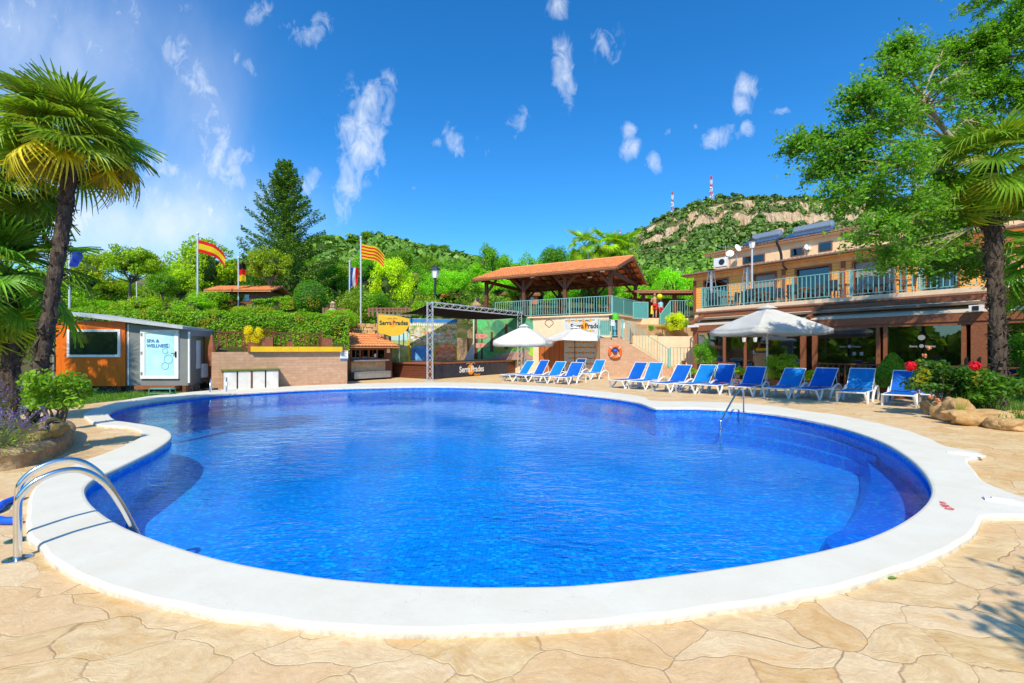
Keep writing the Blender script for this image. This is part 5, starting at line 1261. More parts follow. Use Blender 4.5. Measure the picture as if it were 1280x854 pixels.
MB().box((w1+.55, -.18, zb*.5), (.8, .34, zb)).build('bottom_step', 'stucco_pink', sw); MB().box((w1+.6, -.42, zb*.22), (1.1, .5, zb*.44)).build('bottom_step', 'stucco_pink', sw)
gt = thing('landing_gate', 'teal barred gate at the top landing of the block stairs', 'gate', (xs(748), YS-.10, zl), 0, 'teal steel railings')
railing(gt, (0, 0, 0), (xs(764)-xs(748), 0, 0), 1.05, sp=.12, post=3, bal=.03, pw=.07)
MB().bx(.08, xs(764)-xs(748)-.08, .03, .04, .15, 1.0).build('sheet_panel', 'teal_mesh', gt)
sr = thing('stair_railing', 'sloping teal steel railing running down the block stairs', 'railing', (xs(764), YS-.02, zl), 0, 'teal steel railings')
railing(sr, (.05, 0, 0), (xs(778)-xs(764), 0, 0), 1.05, sp=.16, post=3, bal=.022, endposts=False)
railing(sr, (xs(778)-xs(764), 0, 0), (xs(835.5)-xs(764), 0, zb-zl), 1.08, sp=.17, post=9, bal=.028, zb=.06, pw=.08)
lr = thing('lower_railing', 'short teal barred railing at the foot of the stairs by the veranda corner', 'railing', (xs(836), YS+.02, zb), 0, 'teal steel railings')
railing(lr, (.10, 0, 0), (xs(868)-xs(836), 0, 0), 1.15, sp=.19, post=2, bal=.03)
lb = thing('lifebuoy', 'orange lifebuoy ring hanging on the block stair wall', 'lifebuoy', (xs(768.5), YS-.09, zs(440)))
f = MB(); n_ = 28; m_ = 8; vs = []; rr, r2 = .33, .085
for i in range(n_):
    for j in range(m_):
        a = 2*math.pi*i/n_; b = 2*math.pi*j/m_; vs.append(((rr+r2*math.cos(b))*math.cos(a), r2*math.sin(b), (rr+r2*math.cos(b))*math.sin(a)))
f.add(vs, [(i*m_+j, ((i+1) % n_)*m_+j, ((i+1) % n_)*m_+(j+1) % m_, i*m_+(j+1) % m_) for i in range(n_) for j in range(m_)]); f.build('ring', 'ring_orange', lb, True)
for k in range(4):
    a = R(45+90*k); f = MB(); f.tube([((rr+.095*math.cos(b))*math.cos(a), .095*math.sin(b), (rr+.095*math.cos(b))*math.sin(a)) for b in np.linspace(0, 6.283, 13)], .02, 5); f.build('white_band', 'white_paint', lb)
MB().lathe((0, .02, .02), [(.03, -.04), (.13, -.02), (.15, .04), (.11, .13), (.02, .17)], 12).build('blue_cap', 'blue_foam', lb, True)
tt = thing('recycling_point', 'narrow totem with bright green hood and blue panel on the stair landing', 'totem', (xs(771.5), YS+.7, zl-.02))
MB().box((0, 0, .55), (.36, .25, 1.1)).build('post_box', 'dark_metal', tt); MB().box((-.02, -.135, .55), (.16, .012, .8)).build('blue_panel', 'poster_line', tt)
MB().lathe((0.05, 0, 1.1), [(.20, 0), (.22, .12), (.20, .34), (.08, .42)], 10).build('hood', 'green_bright', tt, True); MB().box((-.25, 0, 1.15), (.14, .14, .5)).build('dark_lamp', 'dark_metal', tt)
for (u, v, l) in ((765, 404, 'white paper notice on the teal gate at the stair landing'), (785, 406, 'white paper notice hanging behind the stair railing')):
    t = thing('paper_notice', l, 'notice', (xs(u), YS-.16 if u < 780 else YS+1.2, zs(v)), 0, 'paper notices by the stair'); MB().box((0, 0, 0), (.22, .01, .32)).build('sheet', 'white_paint', t); MB().box((0, -.008, .10), (.14, .004, .03)).build('heading', 'text_blue', t)
# stacked green chairs
gc = thing('garden_chair', 'dark green plastic garden chair, outermost of the nested stack before the logo backdrop', 'chair', (G(741, 467).x, G(741, 467).y-.4, 0), R(200), 'stacked green plastic chairs')
def plastic_chair(t):
    f = MB(); f.box((0, 0, .42), (.5, .46, .03))
    f.build('seat', 'green_plastic', t, False, .01); f = MB()
    for i in range(7):
        a = (i-3)/3; f.bar((a*.22, .22-.05*a*a, .44), (a*.25, .30-.08*a*a, .90-.10*a*a), .055, .015)
    f.tube([(-.26, .22, .80), (-.15, .31, .90), (0, .33, .93), (.15, .31, .90), (.26, .22, .80)], .02, 6); f.build('backrest', 'green_plastic', t)
    for s in (-1, 1):
        MB().tube([(s*.27, -.25, 0), (s*.27, -.20, .60), (s*.28, -.12, .65), (s*.27, .2, .66)], .022, 6).build('arm', 'green_plastic', t); MB().bar((s*.25, .27, 0), (s*.24, .20, .45), .045).build('leg', 'green_plastic', t)
plastic_chair(gc); gbase = gc.location.copy()
for k, l in enumerate(('dark green plastic garden chair, second from below in the nested stack', 'dark green plastic garden chair, third from below in the nested stack', 'dark green plastic garden chair, topmost of the nested stack')):
    c = copy_tree(gc); c['label'] = l; c.location = gbase+Vector((0, .03*(k+1), .12*(k+1)))
# ------------------------------------------------------------------ tiers right of the stairs
tr_ = thing('tiered_wall', 'cream wall with earthy planting tiers between stairs and hotel', 'wall', (9.4, 29.3, 0))
MB().bx(0, 2.9, 0, .3, 0, 2.45).build('lower_wall', 'stucco', tr_); MB().bx(-1.6, 2.9, .305, 1.4, 0, 2.38).build('earth_bed', 'sand_dirt', tr_)
MB().bx(-1.6, -.003, .1, .3, 0, 2.5).build('lower_wall', 'stucco_pink', tr_)
MB().bx(-1.2, 3.0, 1.45, 2.1, 0, 3.30).build('middle_bed', 'sand_dirt', tr_); MB().bx(-1.2, 9, 2.2, 16, 0, TZ-.02).build('upper_platform', 'stucco_pink', tr_)
p = W(845, 412.5, 30.2); plant('bush', (p.x, p.y, p.z-.05), 1.25, 1.5, 'round golden yellow shrub on the tier above the stairs', 'shrub', None, (3.6, 2.6, .6))
p = W(814, 412, 30.0); plant('bush', (p.x, p.y, p.z-.1), .4, .5, 'tiny green ball plant left of the golden shrub', 'shrub', None, (1.2, 1.6, .8))
p = W(858, 412, 30.0); plant('loose', (p.x, p.y, p.z-.1), .7, .75, 'small leafy green plant right of the golden shrub', 'shrub', None, (1.4, 1.7, .9))
p = W(828, 414, 30.0); plant('loose', (p.x, p.y, p.z-.1), 1.0, .5, 'dry brownish grass tuft at the foot of the golden shrub', 'plant', None, (2.6, 1.1, .7))
Yr = 31.2
rr2 = thing('terrace_railing', 'teal railing with slanted end screen right of the two people', 'railing', (xs(825, Yr), Yr, TZ), 0, 'teal steel railings')
railing(rr2, (xs(838, Yr)-xs(825, Yr), 0, 0), (xs(868, Yr)-xs(825, Yr), 0, 0), 1.15, sp=.17, post=3, bal=.03)
f = MB(); xe = xs(838, Yr)-xs(825, Yr); f.vprism([(0, -.85), (xe-.04, .1), (xe-.04, 1.12), (0, .15)], -.02, 0); f.build('sheet_panel', 'teal_mesh', rr2)
f = MB(); f.bar((0, -.01, .17), (xe, -.01, 1.15), .06); f.bar((0, -.01, -.88), (0, -.01, .17), .06); f.bar((0, -.01, -.85), (xe, -.01, .08), .05); f.build('slanted_frame', 'teal', rr2)
# small tiled shelter behind the people
sh = thing('tiled_shelter', 'low dark timber shelter with aged tile roof behind the two people', 'shelter', (9.3, 33.2, TZ))
for x in (.3, 2.6, 4.2):
    MB().bx(x-.12, x+.12, 0, .24, 0, 1.75).build('post', 'beam', sh)
MB().bx(0, 4.5, -.05, .1, 1.755, 1.95).build('front_beam', 'beam', sh); f = MB(); f.bx(0, 4.6, 3.4, 3.5, 0, 1.9); f.build('back_wall', 'interior', sh)
tile_roof(sh, -.35, 4.75, -.5, 1.92, 3.6, 2.5, .22, 'tile_old')
# ------------------------------------------------------------------ restaurant veranda
RO = Vector((10.0, 25.2, 0)); rang = math.atan2(-.833, .553)
def sR(u): k = (u-640)/F; return (k*RO.y-RO.x)/(.553+k*.833)
vr = thing('veranda', 'glazed restaurant veranda with brown timber posts and beige awning', 'veranda', RO, rang)
ZB = 2.9; LV = 16.5; fb = .06
MB().bx(-.05, LV, -.10, .10, ZB-.30, ZB).build('header_beam', 'wood_red', vr)
MB().bx(.1, LV, -.06, .06, ZB-.42, ZB-.303).build('window_head', 'wood_red', vr)
posts = [sR(868)+.1, sR(906), sR(932), sR(1004), sR(1019), sR(1098), sR(1107), sR(1205), sR(1219), sR(1229), 13.6, 15.8]
for i, s in enumerate(posts):
    w = .20 if i in (0, 3, 4, 8, 9) else .12
    MB().box((s, 0, (ZB-.42)/2), (w, .14, ZB-.42)).build('post', 'wood_red', vr)
for a, b in zip(posts[:-1], posts[1:]):
    if b-a < .5: continue
    MB().bx(a+.07, b-.07, -.008, .008, .12, ZB-.42).build('pane', 'glass', vr)
    MB().bx(a+.07, b-.07, -.04, .04, .0, .11).build('sill_rail', 'wood_red', vr)
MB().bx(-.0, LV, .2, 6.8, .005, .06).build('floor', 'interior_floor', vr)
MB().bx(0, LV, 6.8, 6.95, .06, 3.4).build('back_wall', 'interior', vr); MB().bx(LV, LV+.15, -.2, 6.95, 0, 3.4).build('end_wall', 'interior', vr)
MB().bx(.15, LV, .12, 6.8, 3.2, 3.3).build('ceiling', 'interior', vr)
f = MB(); f.add([(-.1, -.12, ZB+.01), (LV, -.12, ZB+.01), (LV, 1.05, 3.40), (-.1, 1.05, 3.40)], [(0, 1, 2, 3)]); aw = f.build('awning', 'awning', vr); m_ = aw.modifiers.new('s', 'SOLIDIFY'); m_.thickness = .02; m_.offset = 1
for s in (-.05, sR(1012), sR(1226), 14.8):
    MB().bar((s, -.15, ZB+.08), (s, 1.0, 3.50), .16, .18).build('rafter', 'wood_red', vr)
MB().bx(-.1, LV, 1.06, 1.20, 3.41, 3.58).build('rear_beam', 'wood_red', vr)
f = MB(); s = sR(1223); f.box((s, -.25, ZB+.12), (.34, .24, .22)); f.build('speaker_box', 'white_metal', vr); MB().box((s, -.38, ZB+.12), (.16, .02, .15)).build('lens', 'black', vr)
for u in (1062, 1152):
    s = sR(u)
    text('Serra', .11, 'glass_print', vr, Matrix.Translation((s-.12, -.014, 1.72)) @ UP, 'glass_lettering', .001, 'RIGHT', 1, .004); text('Prades', .11, 'glass_print', vr, Matrix.Translation((s+.10, -.014, 1.72)) @ UP, 'glass_lettering', .001, 'LEFT', 1, .004)
    MB().vprism([(s+.07*math.cos(a*.524), 1.73+.07*math.sin(a*.524)) for a in range(12)], -.016, -.010).build('glass_disc', 'glass_print', vr)
s = sR(1152); MB().vprism([(s+.11*math.cos(a*.524), 2.05+.10*math.sin(a*.524)) for a in range(12)], -.016, -.010).build('round_sticker', 'glass_print', vr)
for u, l in ((1068, 'a'), (1077, 'b')): s = sR(u); MB().bx(s-.06, s+.06, -.014, -.010, 1.36, 1.50).build('paper_sticker', 'glass_print', vr)
for u in (1206, 1222): MB().bx(sR(u)+.06, sR(u)+.10, -.13, -.075, 1.0, 1.35).build('door_handle', 'black', vr)
MB().box((posts[0], -.25, ZB-.03), (.5, .3, .12)).build('corner_cap', 'white_metal', vr)
def loc_v(s, y, z): return Matrix.Translation(RO) @ Matrix.Rotation(rang, 4, 'Z') @ Vector((s, y, z))
# veranda tables & chairs
def chair(loc, rz, label, mat='dark_grey', grp='dark woven chairs inside the veranda', first=[None]):
    key = mat
    if first[0] is None or key not in first[0]:
        t = thing('woven_chair', label, 'chair', loc, rz, grp)
        MB().box((0, 0, .44), (.50, .48, .05)).build('seat', mat, t, False, .01)
        MB().box((0, .23, .68), (.50, .04, .46), 0, -.15).build('backrest', mat, t, False, .01)
        for sx in (-1, 1):
            MB().tube([(sx*.25, -.2, .45), (sx*.26, -.2, .65), (sx*.26, .2, .68)], .018, 6).build('arm', mat, t)
            for sy in (-1, 1): MB().box((sx*.22, sy*.2, .21), (.035, .035, .42)).build('leg', mat, t)
        first[0] = dict(first[0] or {}); first[0][key] = t; return t
    c = copy_tree(first[0][key]); c.location = loc; c.rotation_euler.z = rz; c['label'] = label; c['group'] = grp; return c
def table(loc, rz, label, grp, mat='wood_red'):
    t = thing('dining_table', label, 'table', loc, rz, grp)
    MB().box((0, 0, .74), (.8, .8, .04)).build('table_top', mat, t, False, .008)
    for sx in (-1, 1):
        for sy in (-1, 1): MB().box((sx*.34, sy*.34, .36), (.05, .05, .72)).build('leg', mat, t)
k = 0
pl = ['near the corner post', 'behind the lantern post', 'behind the parasol pole', 'behind the wide middle pane', 'behind the lettered pane', 'behind the conifer', 'behind the door pane']
for i, s in enumerate((1.3, 3.9, 5.0, 7.2, 9.5, 10.2, 12.4)):
    y = 1.5+(i % 2)*1.2
    table(loc_v(s, y, .06), rang, 'small restaurant table inside the veranda '+pl[i], 'tables inside the veranda')
    chair(loc_v(s-.75, y, .06), rang+R(90), 'woven chair inside the veranda, left of the table '+pl[i]); chair(loc_v(s+.75, y, .06), rang-R(90), 'woven chair inside the veranda, right of the table '+pl[i])
# hanging lanterns
for u, l in ((933, 'small hanging lantern at the veranda post, left of the pair'), (947, 'small hanging lantern inside the pane, right of the pair')):
    s = sR(u); p = loc_v(s, -.22, 2.15); t = thing('wall_lantern', l, 'lantern', p, rang, 'hanging lanterns on the veranda')
    MB().lathe((0, 0, 0), [(.07, -.18), (.11, .08)], 6).build('glass_body', 'text_white', t); MB().lathe((0, 0, .08), [(.15, 0), (.10, .08), (.02, .15), (.02, .30)], 6).build('cap', 'dark_metal', t); MB().bar((0, 0, .36), (0, .2, .36), .02).build('bracket', 'dark_metal', t)
# timber balustrade in front
bl = thing('timber_balustrade', 'dark brown timber balustrade with crossed bars in front of the veranda', 'railing', loc_v(0, -.85, 0), rang)
a, b = sR(1022)+.4, 15.5
MB().bx(a, b, -.05, .05, .98, 1.04).build('top_rail', 'wood_brown', bl); MB().bx(a, b, -.03, .03, .12, .18).build('bottom_rail', 'wood_brown', bl)
n_ = 6; f = MB()
for i in range(n_+1): MB().box((a+(b-a)*i/n_, 0, .49), (.10, .10, .98)).build('post', 'wood_brown', bl)
for i in range(n_):
    p0 = a+(b-a)*i/n_; p1 = a+(b-a)*(i+1)/n_
    if i < 3:
        for k in range(7): f.box((p0+(p1-p0)*(k+.5)/7, 0, .58), (.05, .04, .8))
    else: f.bar((p0, 0, .2), (p1, 0, .96), .05); f.bar((p0, .05, .96), (p1, .05, .2), .05)
f.build('balusters', 'wood_brown', bl)
f = thing('timber_balustrade', 'short dark timber balustrade left of the big parasol before the veranda', 'railing', loc_v(0, -.85, 0), rang)
a, b = sR(893)-.2, sR(930); MB().bx(a, b, -.04, .04, .92, .98).build('top_rail', 'wood_brown', f); 
for i in range(4): MB().box((a+(b-a)*i/3, 0, .46), (.08, .08, .92)).build('post', 'wood_brown', f)
MB().box((sR(872)-.2, -.1, .5), (.16, .16, 1.0)).build('post', 'wood_brown', f)
# ------------------------------------------------------------------ hotel building
TO = Vector((11.1, 26.6, 0)); tang = math.atan2(-.81, .586)
def sT(u, off=0.0):
    k = (u-640)/F; ox_, oy_ = TO.x+.81*off, TO.y+.586*off; return (k*oy_-ox_)/(.586+k*.81)
ht = thing('hotel_building', 'ochre clad two storey hotel with tiled roofs and balcony terrace', 'building', TO, tang)
LB = 24
f = MB(); f.bx(-.35, LB, -.05, 3.0, 3.74, 4.0); f.build('balcony_slab', 'stucco', ht)
MB().tube([(-.3, -.13, 3.72), (LB, -.13, 3.72)], .09, 8).build('gutter', 'wood_old', ht)
f = MB(); f.bx(-.2, LB, -.02, .12, 3.45, 3.735); f.build('slab_beam', 'wood_old', ht)
tile_roof(ht, sT(1040), LB, -.20, 3.50, .1, 3.60, .16, 'tile_new', .3)
MB().bx(-.35, 0, .2, 3.0, 0, 3.73).build('end_wall', 'stucco', ht)
MB().bx(-2.38, -.36, 3.02, 11, 0, 4.0).build('ground_floor_wall', 'stucco_pink', ht); MB().bx(-.35, LB, 6.0, 11, 0, 3.73).build('ground_floor_wall', 'stucco_pink', ht)
# facade with openings
ops = [(sT(881, 3), sT(909, 3), 'dark'), (sT(943, 3), sT(969, 3), 'blind'), (sT(996, 3), sT(1037, 3), 'green'), (sT(1068, 3), sT(1117, 3), 'blind'), (sT(1158, 3), sT(1196, 3), 'dark')]
zt0, zt1 = 4.0, 6.45; zo = 6.0
edges = [-2.38]+[e for o in ops for e in o[:2]]+[LB]
for i in range(0, len(edges), 2): MB().bx(edges[i], edges[i+1], 3.0, 3.2, zt0, zt1).build('facade_panel', 'clad', ht)
MB().bx(-2.38, -2.18, 3.2, 11, 4.0, zt1).build('side_wall', 'stucco_pink', ht)
for a, b, k in ops:
    MB().bx(a, b, 3.0, 3.2, zo, zt1).build('facade_panel', 'clad', ht)
    f = MB(); f.bx(a-.10, a, 2.96, 3.22, 4.0, zo+.10); f.bx(b, b+.10, 2.96, 3.22, 4.0, zo+.10); f.bx(a, b, 2.96, 3.22, zo, zo+.10); wn_ = f.build('french_window', 'wood_red', ht)
    MB().bx(a, b, 3.14, 3.16, 4.02, zo).build('pane', 'glass_dark', wn_)
    if k == 'green': MB().bx(a+.05, a+.55, 3.22, 3.26, 4.02, zo-.05).build('curtain', 'curtain', wn_)
    if k == 'blind': MB().bx(a+.02, b-.02, 3.09, 3.12, zo-.75, zo-.01).build('blind', 'blind', wn_)
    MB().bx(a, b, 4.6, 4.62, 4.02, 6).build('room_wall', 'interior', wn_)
for u in (868.5, 979.6, 1054, 1130): s = sT(u, 2.98); MB().bx(s-.09, s+.09, 2.92, 2.998, 4.0, zt1-.3).build('pilaster', 'wood_red', ht)
MB().bx(-2.4, LB, 2.93, 2.996, zt1-.30, zt1-.02).build('fascia', 'trim_orange', ht)
MB().bx(-3.0, LB, 2.6, 3.2, zt1-.02, zt1+.05).build('soffit', 'trim_orange', ht)
tile_roof(ht, -3.1, LB, 2.55, zt1+.08, 6.1, zt1+.62, .22, 'tile_grey', .4)
MB().tube([(-3.05, 2.50, zt1+.08), (LB, 2.50, zt1+.08)], .05, 8).build('eave_gutter', 'wood_old', ht)
s = sT(977, 2.3); MB().tube([(s, 2.48, zt1+.02), (s, 2.48, zt1-.2), (s, 2.9, zt1-.35)], .045, 8).build('downpipe', 'black', ht)
# upper storey
zu0, zu1 = 6.5, 8.25
xo = -2.78
ow = [(sT(930, 6), sT(955, 6), 7.40, 7.78), (sT(990, 6), sT(1003, 6), 7.42, 7.80), (sT(1025, 6), sT(1039, 6), 7.45, 7.85)]
MB().bx(xo, LB, 6.0, 12, zu0, zu1).build('upper_wall', 'stucco_pink', ht)
for a, b, c, d in ow:
    f = MB(); f.bx(a-.07, b+.07, 5.96, 6.0-.003, c-.07, d+.07); w_ = f.build('small_window', 'wood_old', ht); MB().bx(a, b, 5.93, 5.957, c, d).build('pane', 'glass_dark', w_)
MB().bx(xo-.5, LB, 5.74, 6.1, zu1-.02, zu1+.06).build('soffit', 'stucco_pink', ht)
tile_roof(ht, xo-.6, LB, 5.70, zu1+.09, 9.6, zu1+1.0, .22, 'tile_old', .4)
br = thing('balcony_railing', 'long teal railing along the upper hotel terrace', 'railing', TO+Vector((0, 0, 4.0)), tang, 'teal steel railings')
railing(br, (0, .02, 0), (19.5, .02, 0), 1.18, sp=.19, post=2.3, bal=.032, pw=.07)
t = thing('balcony_railing', 'short teal railing closing the left end of the upper hotel terrace', 'railing', TO+Vector((0, 0, 4.0)), tang+R(90), 'teal steel railings')
railing(t, (.06, 0, 0), (3.0, 0, 0), 1.18, sp=.19, post=3, bal=.032, endposts=False)
def loc_t(s, y, z): return Matrix.Translation(TO) @ Matrix.Rotation(tang, 4, 'Z') @ Vector((s, y, z))
# patio heaters
for u, y, l in ((889, .75, 'pyramid patio heater at the left corner of the hotel terrace'), (934, 1.3, 'pyramid patio heater beside the lamp post on the hotel terrace')):
    s = sT(u, y); t = thing('patio_heater', l, 'heater', loc_t(s, y, 4.0), tang, 'pyramid patio heaters on the terrace')
    MB().box((0, 0, .45), (.56, .56, .9), 0, 0, 0, .8).build('base', 'black', t); f = MB()
    for sx, sy in ((-1, -1), (1, -1), (1, 1), (-1, 1)): f.bar((sx*.23, sy*.23, .9), (sx*.10, sy*.10, 2.30), .028)
    for z in (1.25, 1.6, 1.95): 
        w = .23-(z-.9)/1.4*.13; f.box((0, -w, z), (2*w, .015, .02)); f.box((0, w, z), (2*w, .015, .02)); f.box((w, 0, z), (.015, 2*w, .02)); f.box((-w, 0, z), (.015, 2*w, .02))
    f.build('cage', 'grey_metal', t); MB().tube([(0, 0, .9), (0, 0, 2.25)], .05, 8).build('glass_tube', 'white_metal', t); MB().box((0, 0, 2.34), (.50, .50, .05), 0, 0, 0, .3).build('hood', 'dark_metal', t)
def street_lamp(loc, h, label, pm='alu', dk='dark_metal', k=1.0):
    t = thing('street_lamp', label, 'street lamp', loc); MB().tube([(0, 0, 0), (0, 0, h-.5*k)], .05*k, 8).build('pole', pm, t); MB().lathe((0, 0, 0), [(.12, 0), (.09, .3), (.06, .5)], 8).build('foot', pm, t)
    MB().lathe((0, 0, h-.5*k), [(.12*k, 0), (.20*k, .36*k)], 6).build('lamp_glass', 'text_white', t); MB().lathe((0, 0, h-.14*k), [(.26*k, 0), (.16*k, .12*k), (.03*k, .20*k), (.02*k, .28*k)], 6).build('lamp_cap', dk, t)
s = sT(940, .9); p = loc_t(s, .9, 4.0); street_lamp(p, H+(HZ-299)/F*p.y-4.0, 'tall lamp post with lantern top rising from the hotel terrace')
# dishes, tanks, AC, bent pipe, antenna
def dish(u, v, Y, r, lab, rz):
    p = W(u, v, Y); t = thing('satellite_dish', lab, 'satellite dish', p, rz, 'satellite dishes on the hotel roof')
    f = MB(); q3 = Matrix.Rotation(R(70), 3, 'X')
    f.v = []; prof = [(r*i/6, -.25*r+.25*r*(i/6)**2) for i in range(7)]; vs = []; fs = []
    for a_, z_ in prof[1:]:
        for j in range(20): vs.append(q3 @ Vector((a_*math.cos(j*.31416), a_*math.sin(j*.31416), z_)))
    vs.append(q3 @ Vector((0, 0, -.25*r))); k = len(vs)-1
    fs = [(k, j, (j+1) % 20) for j in range(20)]+[(i*20+j, (i+1)*20+j, (i+1)*20+(j+1) % 20, i*20+(j+1) % 20) for i in range(5) for j in range(20)]
    f.add(vs, fs); d_ = f.build('reflector', 'white_paint', t, True); m_ = d_.modifiers.new('s', 'SOLIDIFY'); m_.thickness = .02
    MB().tube([(0, .05, -.1), (0, .15, -.9)], .03, 6).build('mast', 'grey_metal', t); MB().tube([(0, 0, -r*.9), (0, -r*.9, 0)], .012, 5).build('feed_arm', 'grey_metal', t); MB().box((0, -r*.92, .02), (.06, .12, .06)).build('receiver', 'white_metal', t)
dish(912.5, 317, 30.0, .25, 'white satellite dish on the hotel roof, lower left of the pair', R(-25)); dish(922.5, 310, 30.2, .27, 'white satellite dish on the hotel roof, upper right of the pair', R(25)); dish(1010, 309, 27.4, .20, 'small white dish fixed on the upper hotel wall between two windows', R(-10))
p = W(901, 333, 30.2); t = thing('air_conditioner', 'white air conditioner box on the lower hotel roof below the dishes', 'air conditioner', p, tang)
MB().box((0, 0, .25), (.85, .32, .6)).build('casing', 'white_metal', t, False, .02); MB().vprism([(.15+.2*math.cos(a*.45), .25+.2*math.sin(a*.45)) for a in range(14)], -.175, -.162).build('fan_grille', 'dark_metal', t)
p = W(975.5, 322, 27.7); t = thing('roof_pipe', 'bent dark flue pipe standing on the lower hotel roof', 'pipe', p)
MB().tube(smooth_path([(.05, 0, -.3), (.05, 0, .15), (-.08, 0, .6), (-.22, 0, .95), (-.10, 0, 1.12), (.1, 0, 1.15)]), .075, 8).build('flue', 'black', t, True)
p = W(907, 322, 30.5); t = thing('tv_antenna', 'small television antenna mast at the left end of the hotel roof', 'antenna', p); f = MB(); f.tube([(0, 0, -.6), (0, 0, .8)], .02, 6); f.build('mast', 'grey_metal', t); f = MB(); f.tube([(-.4, 0, .7), (.4, 0, .7)], .012, 5)
for k in range(6): f.tube([(-.4+k*.16, -.15, .7), (-.4+k*.16, .15, .7)], .008, 4)
f.build('aerial_rods', 'grey_metal', t)
for u, off, wl_, l in ((956, 6.4, 1.75, 'silver solar water tank with panels on the roof, the left one'), (1014, 6.6, 2.1, 'silver solar water tank with panels on the roof, the right one by the tree')):
    s = sT(u, off); p = loc_t(s, off, zu1+.42); t = thing('solar_water_heater', l, 'solar water heater', p, tang, 'solar water heaters on the hotel roof')
    MB().tube([(-wl_/2-.03, .3, .42), (-wl_/2+.02, .3, .42), (wl_/2-.02, .3, .42), (wl_/2+.03, .3, .42)], [.2, .27, .27, .2], 18).build('tank', 'grey_metal', t, True)
    MB().add([(-wl_/2-.2, -.75, -.10), (wl_/2+.2, -.75, -.10), (wl_/2+.2, .1, .28), (-wl_/2-.2, .1, .28), (-wl_/2-.2, -.75, -.18), (wl_/2+.2, -.75, -.18), (wl_/2+.2, .1, .20), (-wl_/2-.2, .1, .20)], [(0, 1, 2, 3), (7, 6, 5, 4), (0, 4, 5, 1), (1, 5, 6, 2), (2, 6, 7, 3), (3, 7, 4, 0)]).build('collector_panel', 'panel_blue', t)
    for k in (-1, 1): MB().bar((k*wl_*.35, .3, .2), (k*wl_*.35, .3, -.2), .05).build('stand', 'grey_metal', t)
# terrace chairs and tables
nms = ['left of the first heater', 'between the two heaters', 'right of the lamp post', 'before the blind door', 'before the green curtained door', 'beside the dark pilaster', 'under the tree branches', 'at the far right of the railing']
for i, u in enumerate((902, 918, 950, 972, 1001, 1026, 1050, 1080, 1110)):
    s = sT(u, 1.5)
    if i % 2 == 0:
        table(loc_t(s, 1.5, 4.0), tang, 'square table on the hotel terrace, number of pixels aside' if False else 'square dining table on the hotel terrace '+['beside the left heater', '', 'right of the lamp post', '', 'before the green curtained door', '', 'right of the pilaster', '', 'under the tree branches'][i], 'tables on the hotel terrace')
        chair(loc_t(s-.7, 1.5, 4.0), tang+R(90), 'dark blue grey chair left of the table '+['beside the left heater', '', 'right of the lamp post', '', 'before the green curtained door', '', 'right of the pilaster', '', 'under the tree branches'][i], grp='dark chairs on the hotel terrace')
        chair(loc_t(s+.7, 1.5, 4.0), tang-R(90), 'dark blue grey chair right of the table '+['beside the left heater', '', 'right of the lamp post', '', 'before the green curtained door', '', 'right of the pilaster', '', 'under the tree branches'][i], grp='dark chairs on the hotel terrace')
        chair(loc_t(s, .72, 4.0), tang+R(180), 'dark blue grey chair on the pool side of the table '+['beside the left heater', '', 'right of the lamp post', '', 'before the green curtained door', '', 'right of the pilaster', '', 'under the tree branches'][i], grp='dark chairs on the hotel terrace')
# ------------------------------------------------------------------ potted plants by the veranda
def potted(u, v, w, h, kind, label, col, pot='wood_red', pw=.45, ph=.35, box=True, cat='potted plant', y0=None):
    p = G(u, v) if y0 is None else Vector(((u-640)/F*y0, y0, 0)); t = thing('plant_pot', 'pot of the '+label, 'pot', p, rang)
    if box: f = MB(); f.box((0, 0, ph/2), (pw, pw, ph)); f.build('pot_wall', pot, t); MB().box((0, 0, ph+.012), (pw-.06, pw-.06, .02)).build('soil', 'soil', t)
    else: MB().lathe((0, 0, 0), [(pw*.35, 0), (pw*.5, ph), (pw*.45, ph), (pw*.44, ph-.04)], 14).build('pot_wall', pot, t, True)
    return plant(kind, (p.x, p.y, ph-.02), w, h, label, 'shrub', None, col)
potted(882, 480.5, 1.15, 1.75, 'loose', 'bright green leafy shrub at the veranda corner post', (.8, 1.25, .8))
potted(866, 482.5, .75, .45, 'loose', 'low pale plant between the first loungers', (1.6, 1.6, 1.2), pot='terra')
potted(898, 483, .6, .8, 'bush', 'small dark green shrub behind the blue loungers near the lanterns', (.9, 1.5, .8))
potted(925, 484, .8, .55, 'loose', 'low whitish flowering plant under the lanterns', (1.9, 1.8, 1.8), pot='terra')
potted(975, 485.5, 1.25, 1.35, 'bush', 'round juniper shrub behind the parasol pole', (1.3, 1.5, .9), pw=.6)
potted(1009, 487, .75, .62, 'bush', 'low yellowish plant right of the juniper', (2.4, 1.9, .8))
def conetree(u, v, w, h, label, y0):
    if ('cone', 0) not in TPL:
        np.random.seed(5); n = 9000; z = np.random.rand(n)**1.25; a = np.random.rand(n)*6.283; r = (.5*(1-z)**.75+.03)*(.82+.2*np.random.rand(n)+.10*np.sin(a*5+z*14))
        P = np.stack([r*np.cos(a), r*np.sin(a), .04+z*.96], 1); N = np.stack([np.cos(a), np.sin(a), np.full(n, .6)], 1)+np.random.normal(size=(n, 3))*.5
        m = leafmesh('cone_foliage', P, N, .05+.02*np.random.rand(n), .5); m.materials.append(M['leaf'])
        mb = MB(); mb.lathe((0, 0, 0), [(.03, -.05), (.38, .05), (.25, .5), (.02, .95)], 10); c = bpy.data.meshes.new('dark_core'); c.from_pydata(mb.v, [], mb.f); c.materials.append(M['leaf_core']); TPL[('cone', 0)] = (m, c, None)
    return None
conetree(0, 0, 0, 0, '', 0)
